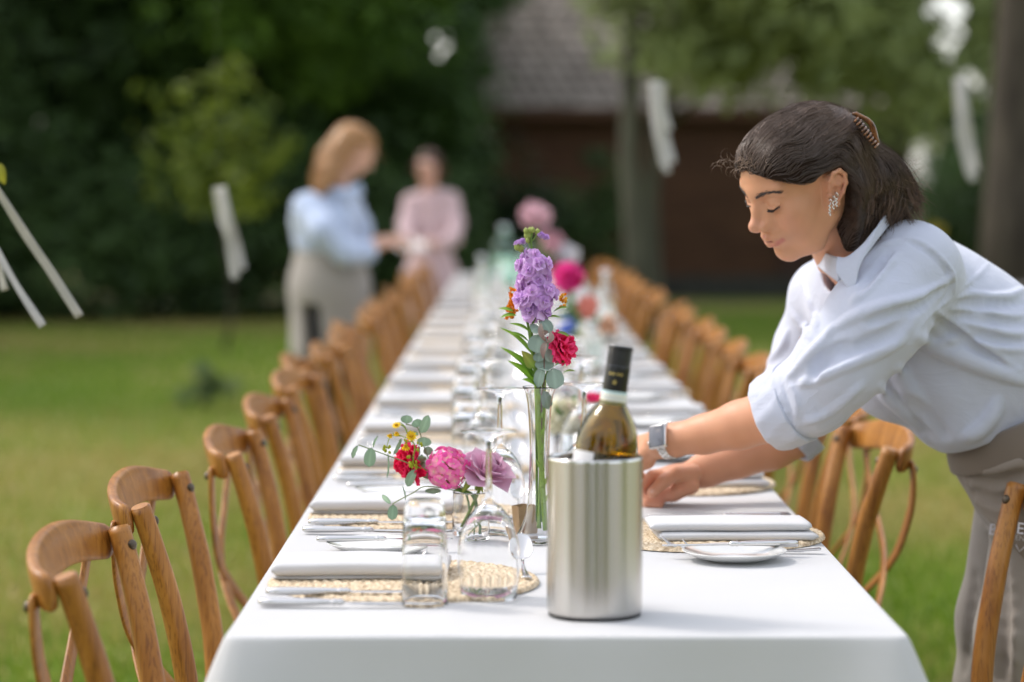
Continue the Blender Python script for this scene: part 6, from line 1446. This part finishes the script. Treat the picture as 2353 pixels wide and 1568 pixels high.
# collar
def sheet(name, inner, outer, th, mat, parent, n=8, mid=None, bulge=.004, pts_n=10):
    a = catmull([Vector(p) for p in inner], pts_n); b = catmull([Vector(p) for p in outer], pts_n); P = []
    for p, q in zip(a, b):
        row = []
        for k in range(n+1): t = k/n; r = p.lerp(q, t)+Vector((-.3, -.7, .5))*bulge*math.sin(PI*t); row.append(r-Vector(woman.location))
        P.append(row)
    o = MB().grid(P).build(name, mat, parent); solid(o, th, 0); return o
sheet('collar', [W(1925, 592, 3.885), W(1948, 590, 3.872), W(1985, 560, 3.872), W(2022, 512, 3.90), W(2045, 478, 3.97), W(2040, 474, 4.06), W(2000, 500, 4.15)],
      [W(1921, 628, 3.872), W(1961, 668, 3.858), W(1976, 612, 3.858), W(2002, 568, 3.872), W(2040, 520, 3.935), W(2060, 502, 4.05), W(2020, 520, 4.17)], .0035, shirt_m, shirt)
sheet('collar', [W(1925, 592, 3.905), W(1905, 585, 3.95), W(1892, 578, 4.02)], [W(1930, 650, 3.915), W(1905, 632, 3.95), W(1880, 612, 4.03)], .0035, shirt_m, shirt)
# ---- apron over trousers
apron_m = cloth_material('grey_apron', (.31, .26, .215), weave=700, soft=.6); trouser_m = cloth_material('beige_trousers', (.37, .335, .30), weave=800, soft=.5)
tr = SDF((.68, 3.86, .06), (1.12, 4.44, 1.02), .0062)
M_ = np.eye(3)
tr.ell((.905, 4.15, .89), (.138, .152, .110), k=.04)
for s_ in (-1, 1):
    y = 4.15+s_*.085; tr.chain([(.900, y, .88), (.862, y, .60), (.850, y, .48), (.868, y, .12)], [.088, .088, .080, .070], k=.03)
fz = lambda pts, r, k=.016, op='u': tr.chain(pts, [r*(.4+.6*math.sin(PI*(i+.5)/len(pts))) for i in range(len(pts))], k=k, op=op)
def fold(S_, uv, r, op='u', k=.012, Y0=3.84, Y1=4.2, dep=.001):
    o_ = []
    for q in catmull([Vector((a, b, 0)) for a, b in uv], 4):
        h_ = S_.hit(q.x, q.y, Y0, Y1, .004)
        if h_ is not None: o_.append(h_+(Vector(h_)-cam.location).normalized()*dep)
    n = len(o_)
    if n > 2: S_.chain([tuple(p) for p in o_], [r*(.35+.65*math.sin(PI*(i+.5)/n)) for i in range(n)], k=k, op=op)
for uv in ([(2212, 1110), (2225, 1200), (2215, 1330), (2195, 1480)], [(2205, 1120), (2250, 1190), (2300, 1230), (2350, 1240)], [(2315, 1260), (2325, 1380), (2335, 1560)], [(2200, 1290), (2212, 1400), (2205, 1560)]): fold(tr, uv, .008)
for uv in ([(2222, 1160), (2240, 1260), (2232, 1400), (2215, 1540)], [(2300, 1250), (2308, 1400), (2305, 1560)]): fold(tr, uv, .005, 's', .016, dep=-.002)
tr.disp((.68, 3.86, .06), (1.12, 4.44, 1.02), lambda X, Y, Z: .0035*fbm((X, Y, Z), 41, (26, 26, 9), 7))
tr.func((.68, 3.86, .80), (1.12, 4.44, 1.02), lambda X, Y, Z: ((X-bc_.x)*bandn.x+(Z-bc_.z)*bandn.z)*-1*-1*-1+0 if False else ((X-bc_.x)*bandn.x+(Z-bc_.z)*bandn.z), k=.004, op='s')
tr.func((.68, 3.86, .5), (1.12, 4.44, 1.02), lambda X, Y, Z: (.835-1.15*(X-.752))+.035-Z+0*Y, k=.004, op='s')
tv, tf = tr.mesh(1); trousers = child('trousers', tv, tf, trouser_m, woman)
ap = SDF((.66, 3.82, .42), (1.14, 4.48, 1.06), .0058)
ap.ell((.905, 4.15, .905), (.162, .178, .135), k=.04); ap.chain([(.895, 4.10, .86), (.875, 4.08, .70)], [.118, .106], k=.03)
ap.disp((.66, 3.82, .42), (1.14, 4.48, 1.06), lambda X, Y, Z: .0030*fbm((X, Y, Z), 42, (14, 20, 34), 7))
ap.func((.66, 3.82, .80), (1.14, 4.48, 1.06), lambda X, Y, Z: ((X-bc_.x)*bandn.x+(Z-bc_.z)*bandn.z)+.004, k=.004, op='s')
for uv in ([(2215, 1075), (2260, 1090), (2320, 1075), (2353, 1060)], [(2225, 1110), (2280, 1130), (2353, 1110)], [(2240, 1150), (2290, 1165), (2353, 1160)]): fold(ap, uv, .006, Y0=3.82)
for uv in ([(2220, 1092), (2280, 1110), (2353, 1090)], [(2235, 1130), (2290, 1150), (2353, 1135)]): fold(ap, uv, .006, 's', .014, Y0=3.82, dep=-.003)
# lower hem of the apron swings down from the hip
hem = [Z4(0, 0)]
ap.func((.66, 3.82, .42), (1.14, 4.48, 1.06), lambda X, Y, Z: Z-(.835-1.15*(X-.752)+.0*Y), k=.006, op='s')
v_, f_ = ap.mesh(1); apron = child('apron', v_, f_, apron_m, woman)
bandm = cloth_material('apron_band', (.23, .185, .145), weave=700, soft=.3); bn = SDF((.66, 3.80, .82), (1.16, 4.48, 1.10), .005)
bn.ell((.905, 4.15, .905), (.168, .184, .145), k=.02); bn.func((.66, 3.80, .82), (1.16, 4.48, 1.10), lambda X, Y, Z: ((X-bc_.x)*bandn.x+(Z-bc_.z)*bandn.z)+.012, k=.003, op='s'); bn.func((.66, 3.80, .82), (1.16, 4.48, 1.10), lambda X, Y, Z: .046-((X-bc_.x)*bandn.x+(Z-bc_.z)*bandn.z), k=.003, op='s')
v_, f_ = bn.mesh(1); child('waistband', v_, f_, bandm, apron)
stitch_m = pmat('embroidery', (.72, .70, .76), .8)
for (tx, u_, v_, sz) in (('B', 2270, 1228, .026), ('E', 2334, 1226, .026), ('EN', 2332, 1241, .012)):
    h_ = tr.hit(u_+6, v_-8, 3.84, 4.2, .003) or W(u_, v_, 3.96); fc = bpy.data.curves.new('lettering', 'FONT'); fc.body = tx; fc.size = sz; fc.extrude = .0006; fc.materials.append(stitch_m)
    o = bpy.data.objects.new('lettering', fc); COL.objects.link(o); me_ = bpy.data.meshes.new_from_object(o.evaluated_get(bpy.context.evaluated_depsgraph_get())); bpy.data.objects.remove(o); o = bpy.data.objects.new('lettering', me_); COL.objects.link(o); o.parent = trousers; p_ = W(u_, v_, h_.y-.018); o.location = p_-Vector(woman.location); o.rotation_euler = (PI/2, .12, .0)
p_ = W(2334, 1252, (tr.hit(2340, 1255, 3.84, 4.2, .003) or W(0, 0, 3.96)).y-.018)-Vector(woman.location); MB().tube([p_, p_+Vector((.006, 0, -.011)), p_+Vector((.016, 0, -.002))], .0010, 6).build('emblem', stitch_m, trousers)
mb = MB(); h_ = ap.hit(2255, 1056, 3.80, 4.2, .003) or W(2255, 1056, 3.95); mb.lathe([(0, .0025), (.0035, .002), (.0042, 0)], 14, Vector(h_)-Vector(woman.location), Vector((0, -1, .1)).to_track_quat('Z', 'Y').to_matrix()); mb.build('rivet', bolt_m, apron)
for s_ in (-1, 1):
    y = 4.15+s_*.085; S_ = SDF((.70, y-.08, -.01), (.95, y+.08, .16), .006); S_.chain([(.895, y, .045), (.84, y, .042), (.765, y-.005, .034)], [.042, .040, .034], k=.03); S_.cone((.88, y, .06), (.875, y, .12), .038, .036, k=.02)
    S_.func((.70, y-.08, -.01), (.95, y+.08, .16), lambda X, Y, Z: Z-.004, k=.002, op='s'); v_, f_ = S_.mesh(1); child('shoe', v_, f_, pmat('dark_shoe', (.03, .03, .035), .5) if s_ < 0 else bpy.data.materials['dark_shoe'], woman)
# ---- watch
wc_ = W(1534, 1003, 4.10); ax_a = (W(1512, 1019, 4.115)-W(1620, 998, 4.06)).normalized(); nn = Vector((.0, -.93, .36)); nn = (nn-ax_a*nn.dot(ax_a)).normalized(); tt_ = ax_a.cross(nn)
wc_ = W(1537, 1013, 4.092); Mw = Matrix((ax_a, tt_, nn)).transposed()
watch = empty('wristwatch', tuple(wc_), label='square silver smartwatch with a grey screen on the leaning woman\'s wrist', cat='watch')
alu = pmat('watch_metal', (.72, .71, .69), .25, 1.0)
hb = .0300; up_ = nn*hb
mb = MB(); mb.box(up_, (.0340, .0400, .0105), Mw.to_3x3(), bev=.0042); mb.build('case', alu, watch)
MB().box(up_+nn*.0040, (.0300, .0360, .0036), Mw.to_3x3(), bev=.0016).build('screen', pmat('watch_screen', (.10, .105, .13), .08, spec=.8, coat=.6), watch)
MB().lathe([(0, 0), (.0034, 0), (.0034, .003), (0, .003)], 12, up_+ax_a*.0165+tt_*-.008, ax_a.to_track_quat('Z', 'Y').to_matrix()).build('crown', alu, watch)
pts = []; rad_a, rad_b = .0285, .0295
for a in np.linspace(math.radians(38), math.radians(322), 34): pts.append(nn*math.cos(a)*rad_a+tt_*math.sin(a)*rad_b)
mb = MB()
for i, p in enumerate(pts):
    tg_ = (pts[min(i+1, 33)]-pts[max(i-1, 0)]).normalized(); nr = p.normalized(); Ml = Matrix((ax_a, tg_, nr)).transposed()
    for o_ in ((-.0056, 0), (.0056, 0)) if i % 2 else ((0, .0001),): mb.box(p+ax_a*o_[0], (.0082 if i % 2 == 0 else .0052, .0052, .0024), Ml, bev=.0007)
    mb.box(p-nr*.0006, (.0150, .0042, .0012), Ml)
mb.build('bracelet', alu, watch)
# ------------------------------------------------------------------ the two women at the far end
def simple_person(label, x, y, yaw, pitch, head, neck, skin, parts_fn, hair_fn, hair_c, scale=1.0, hands=(), arms_=()):
    root = empty('person', (x, y, 0), label=label, cat='person'); org = np.array(root.location)
    Mh = np.array(head_frame(yaw, pitch, 0)); Hn = np.array(head); tl = lambda P: (np.asarray(P, float)-Hn)@Mh; tw = lambda P: np.asarray(P)@Mh.T+Hn
    S = head_field(.0042, tl(neck), detail=False); v, f = S.mesh(1); c = skin_colours(v, np.array(skin)); ms = [(tw(v), f, c)]
    lo = np.array([x-.5, y-.45, -.01]); hi = np.array([x+.55, y+.45, Hn[2]]); B_ = SDF(lo, hi, .011)
    B_.chain([(x, y, .92), (x, y, 1.15), tuple(np.array(neck)*[1, 1, 1]-np.array([0, 0, .04]))], [.075, .07, .05], k=.05)
    for s in (-1, 1): B_.chain([(x+.0, y+s*.07, .9), (x+.0, y+s*.07, .5), (x, y+s*.08, .08)], [.06, .05, .04], k=.03); B_.cone((x, y+s*.08, .045), (x+.13, y+s*.085, .035), .038, .03, k=.02)
    v, f = B_.mesh(1); ms.append((v, f, np.tile(skin, (len(v), 1))))
    for pts, rr, hd in arms_:
        P_a = np.array([np.array(p) for p in pts]); lo2, hi2 = P_a.min(0)-.13, P_a.max(0)+.13; A_ = SDF(lo2, hi2, .004); A_.chain([tuple(p) for p in pts], rr, k=.02)
        w = Vector(pts[-1]); hand(A_, w, hd[0], hd[1], hd[2], [(.3, .5, .4), (.35, .5, .4), (.4, .5, .4), (.45, .5, .4)], thumb_pts=[w+Vector(hd[0]).normalized()*.02+Vector(hd[2]).normalized()*.012, w+Vector(hd[0]).normalized()*.05+Vector(hd[2]).normalized()*.03, w+Vector(hd[0]).normalized()*.075+Vector(hd[2]).normalized()*.034])
        v, f = A_.mesh(1); ms.append((v, f, np.tile(skin, (len(v), 1))))
    V, F, C = join_meshes(ms); bo_ = mesh_obj('body', V-org, F, skin_m, root); set_tint(bo_, C)
    Hs = SDF(tuple(Hn-[.22, .22, .48]), tuple(Hn+[.22, .22, .2]), .006); hair_fn(Hs, lambda p: tuple(tw(np.array(p, float)[None])[0]), Mh)
    def cut(X, Y, Z):
        L = [(X-Hn[0])*Mh[0, i]+(Y-Hn[1])*Mh[1, i]+(Z-Hn[2])*Mh[2, i] for i in range(3)]
        return np.maximum(L[2]-(.04+.6*(L[0]+.01)), -(L[0]+.012))
    Hs.func(tuple(Hn-[.22, .22, .48]), tuple(Hn+[.22, .22, .2]), cut, k=.008, op='s'); Hs.disp(tuple(Hn-[.22, .22, .48]), tuple(Hn+[.22, .22, .2]), lambda X, Y, Z: .004*fbm((X, Y, Z), 3, (60, 60, 12), 6))
    v, f = Hs.mesh(1); o = mesh_obj('hair', v-org, f, hair_m, root); n_ = fbm((v[:, 0], v[:, 1], v[:, 2]), 6, (160, 160, 8), 6)[:, None]; set_tint(o, np.clip(np.array(hair_c)*(1+.35*n_), 0, 1))
    rs_ = np.random.RandomState(3); fi_ = rs_.choice(len(f), 900); sd = v[f[fi_]].mean(1); nz = rs_.normal(size=(900, 3))
    pth = flow(Hs, sd, lambda P: np.array([-.15, 0, -1.0])+.12*nz, 16, .011, .002, rs_); cc = np.ones(pth.shape)*np.array(hair_c)*(.7+.8*rs_.rand(900, 1, 1)); vv, ff, c3 = strand_mesh(pth, np.full(900, .0009), np.clip(cc, 0, 1)); o2 = mesh_obj('hair_strands', vv-org, ff, hair_m, o); set_tint(o2, c3)
    parts_fn(root, org); return root
blue_m = cloth_material('pale_blue_shirt', (.52, .61, .80), weave=500, soft=.6); beige_ap = cloth_material('beige_grey_apron', (.37, .34, .31), weave=400, soft=.5); black_m = pmat('black_trousers', (.012, .012, .014), .8); pink_m = cloth_material('pale_pink_dress', (.66, .48, .50), weave=400, soft=.6)
def blue_parts(root, org):
    Y = 12.0; S = SDF((-1.20, 11.62, .93), (-.45, 12.40, 1.52), .0075)
    S.chain([W(705, 478, 11.86), W(790, 470, 12.15)], [.072, .068], k=.04); S.ell(W(745, 505, 12.0), (.165, .19, .135), k=.05); S.ell(W(752, 560, 12.0), (.160, .165, .10), k=.05)
    S.chain([W(712, 485, 11.84), W(742, 530, 11.74), W(795, 580, 11.76)], [.072, .066, .064], k=.03); S.chain([W(795, 580, 11.76), W(842, 580, 11.84)], [.062, .056], k=.015)
    S.chain([W(800, 470, 12.17), W(826, 520, 12.2), W(840, 575, 12.2)], [.066, .058, .055], k=.03); S.cone(W(838, 580, 11.84), W(880, 575, 11.9), .046, .046, k=.003, op='s')
    S.disp((-1.20, 11.62, .93), (-.45, 12.40, 1.52), lambda X, Y_, Z: .006*fbm((X, Y_, Z), 5, (26, 18, 16), 7)); v, f = S.mesh(1); sh_ = mesh_obj('shirt', v-org, f, blue_m, root)
    a = catmull([W(752, 425, 11.9), W(790, 432, 11.88), W(828, 420, 11.95)], 6); b = catmull([W(750, 450, 11.88), W(790, 458, 11.86), W(836, 445, 11.94)], 6)
    solid(MB().grid([[p-Vector(org), q-Vector(org)] for p, q in zip(a, b)]).build('collar', blue_m, sh_), .004)
    S = SDF((-1.18, 11.65, .30), (-.5, 12.36, 1.07), .008); S.chain([W(755, 600, 12), W(757, 660, 12), W(760, 790, 12)], [.165, .185, .195], k=.06)
    S.func((-1.18, 11.65, .30), (-.5, 12.36, 1.07), lambda X, Y_, Z: np.sqrt(((X-W(722, 700, 12).x-.10*(.72-Z))/1)**2*9+((Y_-11.78)*.9)**2*2.0+np.clip(Z-.80, 0, 9)**2*40)-.16, k=.01, op='s')
    S.func((-1.18, 11.65, .30), (-.5, 12.36, 1.07), lambda X, Y_, Z: 1.035-Z-.0*X, k=.004, op='s') if False else None
    S.disp((-1.18, 11.65, .30), (-.5, 12.36, 1.07), lambda X, Y_, Z: .006*fbm((X, Y_, Z), 6, (24, 24, 6), 7)); v, f = S.mesh(1); mesh_obj('apron', v-org, f, beige_ap, root)
    S = SDF((-1.12, 11.7, .05), (-.5, 12.3, 1.0), .01); S.ell((-.84, 12, .90), (.14, .155, .12), k=.05)
    for s in (-1, 1): S.chain([(-.84, 12+s*.08, .9), (-.84, 12+s*.085, .5), (-.85, 12+s*.08, .10)], [.105, .085, .065], k=.04)
    v, f = S.mesh(1); mesh_obj('trousers', v-org, f, black_m, root)
    for s in (-1, 1): S = SDF((-.98, 12+s*.08-.07, -.01), (-.62, 12+s*.08+.07, .13), .006); S.chain([(-.87, 12+s*.08, .045), (-.72, 12+s*.085, .035)], [.045, .036], k=.02); S.func((-.98, 11.8, -.01), (-.62, 12.2, .13), lambda X, Y_, Z: Z-.003, k=.002, op='s'); v, f = S.mesh(1); mesh_obj('shoe', v-org, f, black_m, root)
def blue_hair(S, q, M):
    S.ell(q((-.015, 0, .052)), (.098, .080, .082), M); S.chain([q((-.06, 0, .04)), W(762, 365, 11.98), W(742, 410, 11.93), W(728, 450, 11.88)], [.075, .066, .048, .026], k=.03); S.chain([q((-.05, .0, .0)), W(755, 400, 11.92), W(742, 430, 11.86)], [.075, .06, .03], k=.03)
hB = W(812, 352, 12.05)
w2 = simple_person('ginger haired woman in a pale blue shirt and beige apron behind the left chairs', -.84, 12.0, math.radians(196), math.radians(38), hB, W(775, 425, 12.02), (.62, .36, .26), blue_parts, blue_hair, (.42, .22, .085),
    arms_=[([W(800, 582, 11.77), W(842, 572, 11.86), W(872, 562, 11.95)], [.042, .036, .027], ((1, .5, .1), (0, -.4, 1), (.2, 1, .3))), ([W(842, 572, 12.2), W(866, 560, 12.18), W(884, 552, 12.15)], [.040, .034, .026], ((1, .1, .1), (0, .2, 1), (.2, -1, .3)))])
def pink_parts(root, org):
    S = SDF((-.98, 17.3, .34), (-.10, 18.12, 1.50), .010)
    S.chain([W(948, 466, 17.7), W(990, 456, 17.72), W(1032, 460, 17.7)], [.068, .075, .068], k=.04); S.ell(W(990, 505, 17.7), (.150, .115, .16), k=.05); S.chain([W(990, 560, 17.7), W(990, 640, 17.7), W(992, 700, 17.7)], [.130, .185, .205], k=.07)
    S.chain([W(1036, 464, 17.7), W(1048, 512, 17.62), W(1042, 548, 17.5), W(1010, 560, 17.42)], [.060, .056, .052, .046], k=.03); S.chain([W(945, 468, 17.7), W(933, 515, 17.6), W(934, 550, 17.48), W(945, 560, 17.42)], [.060, .056, .052, .046], k=.03)
    S.disp((-.98, 17.3, .34), (-.10, 18.12, 1.50), lambda X, Y_, Z: .009*fbm((X, Y_, Z), 8, (22, 22, 9), 7)); v, f = S.mesh(1); d_ = mesh_obj('dress', v-org, f, pink_m, root)
    a = catmull([W(955, 445, 17.62), W(985, 462, 17.56), W(1018, 445, 17.62)], 6); solid(MB().grid([[p-Vector(org), p+Vector((0, -.01, -.035))-Vector(org)] for p in a]).build('collar', pink_m, d_), .005)
    for s in (-1, 1): S = SDF((-.55+s*.09-.08, 17.45, -.01), (-.55+s*.09+.08, 17.85, .13), .006); S.chain([(-.55+s*.09, 17.72, .045), (-.55+s*.10, 17.56, .034)], [.044, .036], k=.02); S.func((-.9, 17.4, -.01), (-.2, 17.9, .13), lambda X, Y_, Z: Z-.003, k=.002, op='s'); v, f = S.mesh(1); mesh_obj('shoe', v-org, f, pmat('tan_shoe', (.3, .2, .13), .6), root)
def pink_hair(S, q, M):
    S.ell(q((-.020, 0, .046)), (.096, .080, .078), M); S.chain([q((-.03, .055, .02)), W(1014, 412, 17.62), W(1024, 462, 17.52)], [.050, .048, .026], k=.03); S.chain([q((-.03, -.060, .02)), W(952, 420, 17.64), W(944, 466, 17.54)], [.044, .038, .024], k=.03); S.chain([q((-.07, 0, .03)), W(990, 430, 17.82)], [.075, .05], k=.03)
w3 = simple_person('brown haired woman in a pale pink dress beyond the far end of the table', -.55, 17.7, math.radians(75), math.radians(28), W(984, 390, 17.66), W(986, 440, 17.7), (.62, .36, .28), pink_parts, pink_hair, (.09, .042, .026),
    arms_=[([W(1010, 560, 17.42), W(975, 560, 17.34), W(962, 558, 17.33)], [.036, .028, .025], ((-1, -.3, 0), (0, -.3, 1), (0, -1, 0))), ([W(945, 560, 17.42), W(935, 560, 17.36), W(930, 560, 17.35)], [.036, .028, .025], ((.6, -.6, 0), (0, -.3, 1), (1, 0, 0)))])
pap = W(945, 562, 17.26); o = MB().box((0, 0, 0), (.21, .15, .012), bev=.002).build('notepad', pmat('notepad_paper', (.72, .66, .64), .7)); o.location = pap; o.rotation_euler = (.45, 0, .2); tag(o, 'pale notepad held by the woman in the pink dress', 'notepad')

# ------------------------------------------------------------------ ribbon garland
rib_m = pmat('cotton_ribbon', (.62, .61, .58), .85, var=(.52, .52, .50), scale=30, transl=.35)
def ribbon(pts, w, parent, seed):
    rd = random.Random(seed); c = catmull(pts, 10); P = []; n = len(c); a0 = rd.uniform(-.5, .5); ph = rd.uniform(0, 6)
    for i, p in enumerate(c):
        t = i/(n-1); tg_ = (c[min(i+1, n-1)]-c[max(i-1, 0)]).normalized(); a = a0+.5*math.sin(3.0*t+ph); sd = Vector((math.cos(a), math.sin(a), 0)); sd = (sd-tg_*sd.dot(tg_)).normalized(); nr = tg_.cross(sd)
        P.append([p+sd*(w*s)+nr*(.10*w*math.sin(2.5*s+7*t)) for s in (-.5, -.25, 0, .25, .5)])
    o = MB().grid(P).build('ribbon', rib_m, parent); solid(o, .0008, 0); return o
def cluster(label, strips, w, Y, seed):
    g = empty('ribbon_tassel', (0, 0, 0), label=label, cat='ribbon', group='white ribbon tassels on the garland')
    for k, s_ in enumerate(strips): ribbon([W(u, v, Y+dy) for u, v, dy in s_], w, g, seed+k)
    return g
cluster('pair of long white ribbons blowing diagonally at the left edge, close to the viewer', [[(-70, 330, 0), (0, 445, 0), (62, 545, .02), (120, 630, .04), (183, 728, .05)], [(-70, 470, .05), (0, 592, .05), (48, 672, .06), (98, 750, .07)], [(-60, 520, .1), (-10, 600, .1), (12, 668, .1)]], .0165, 4.45, 1)
cluster('white ribbon tassel in front of the small yellow-green tree', [[(500, 430, 0), (512, 500, .02), (530, 570, 0), (543, 636, .02)], [(512, 430, .02), (528, 500, 0), (545, 560, .02), (558, 620, 0)], [(494, 434, .03), (504, 480, .05), (514, 520, .03)], [(506, 430, -.03), (520, 510, -.04), (528, 580, -.03), (540, 642, -.04)]], .022, 7.4, 11)
cluster('cream ribbon tassel hanging just right of the slim grey trunk', [[(1498, 188, 0), (1502, 250, .02), (1512, 320, 0), (1528, 385, .02)], [(1515, 188, .02), (1520, 250, 0), (1530, 310, .02), (1545, 375, 0)], [(1506, 186, -.03), (1512, 260, -.04), (1520, 330, -.03), (1534, 398, -.04)], [(1524, 190, .03), (1524, 240, .05), (1538, 300, .03)]], .026, 8.2, 21)
cluster('white ribbon tassel hanging beside the big trunk at the upper right', [[(2198, 180, 0), (2202, 250, .02), (2210, 330, 0), (2228, 405, .02)], [(2212, 180, .02), (2220, 250, 0), (2232, 330, .02), (2245, 395, 0)], [(2206, 178, -.03), (2212, 260, -.04), (2222, 340, -.03), (2236, 418, -.04)]], .026, 8.2, 31)
def cord(label, pts, r=.0003): o = MB().tube(catmull(pts, 10), r, 6).build('garland_string', pmat('string', (.5, .49, .46), .8) if 'string' not in bpy.data.materials else bpy.data.materials['string']); tag(o, label, 'string')
cord('thin string of the garland strung above the lawn, over the top of the picture', [W(-400, -60, 4.2), W(0, -130, 4.45), W(505, -150, 7.4), W(1100, -120, 7.9), W(1515, -140, 8.2), W(2206, -170, 8.2)], .0012)
for (nm, u0, v0, Y_) in (('thread holding the white tassel in front of the small yellow-green tree', 505, 430, 7.4), ('thread holding the cream tassel beside the slim grey trunk', 1512, 187, 8.2)):
    cord(nm, [W(u0-14, -150, Y_), W(u0-4, v0*.4, Y_), W(u0, v0, Y_)], .00012)
cord('thin cord climbing from the upper right tassel to the top edge', [W(2206, 180, 8.2), W(2160, 70, 8.3), W(2100, -60, 8.4)], .0009)
cord('cord from which the blowing ribbons at the left edge hang', [W(-70, 330, 4.45), W(-120, 120, 4.45), W(-200, -100, 4.3)], .0010)
yl = PB(); leaf(yl, W(-8, 375, 4.42), W(12, 425, 4.42), .012, (0, -1, 0), (.30, .30, .03)); tag(yl.build('yellow_leaf', green_m), 'single yellow-green leaf caught at the top of the blowing ribbons on the left', 'leaf')
for o in bpy.data.objects:
    if o.parent is None and o.get('category') and not o.get('kind'): o['kind'] = 'thing'
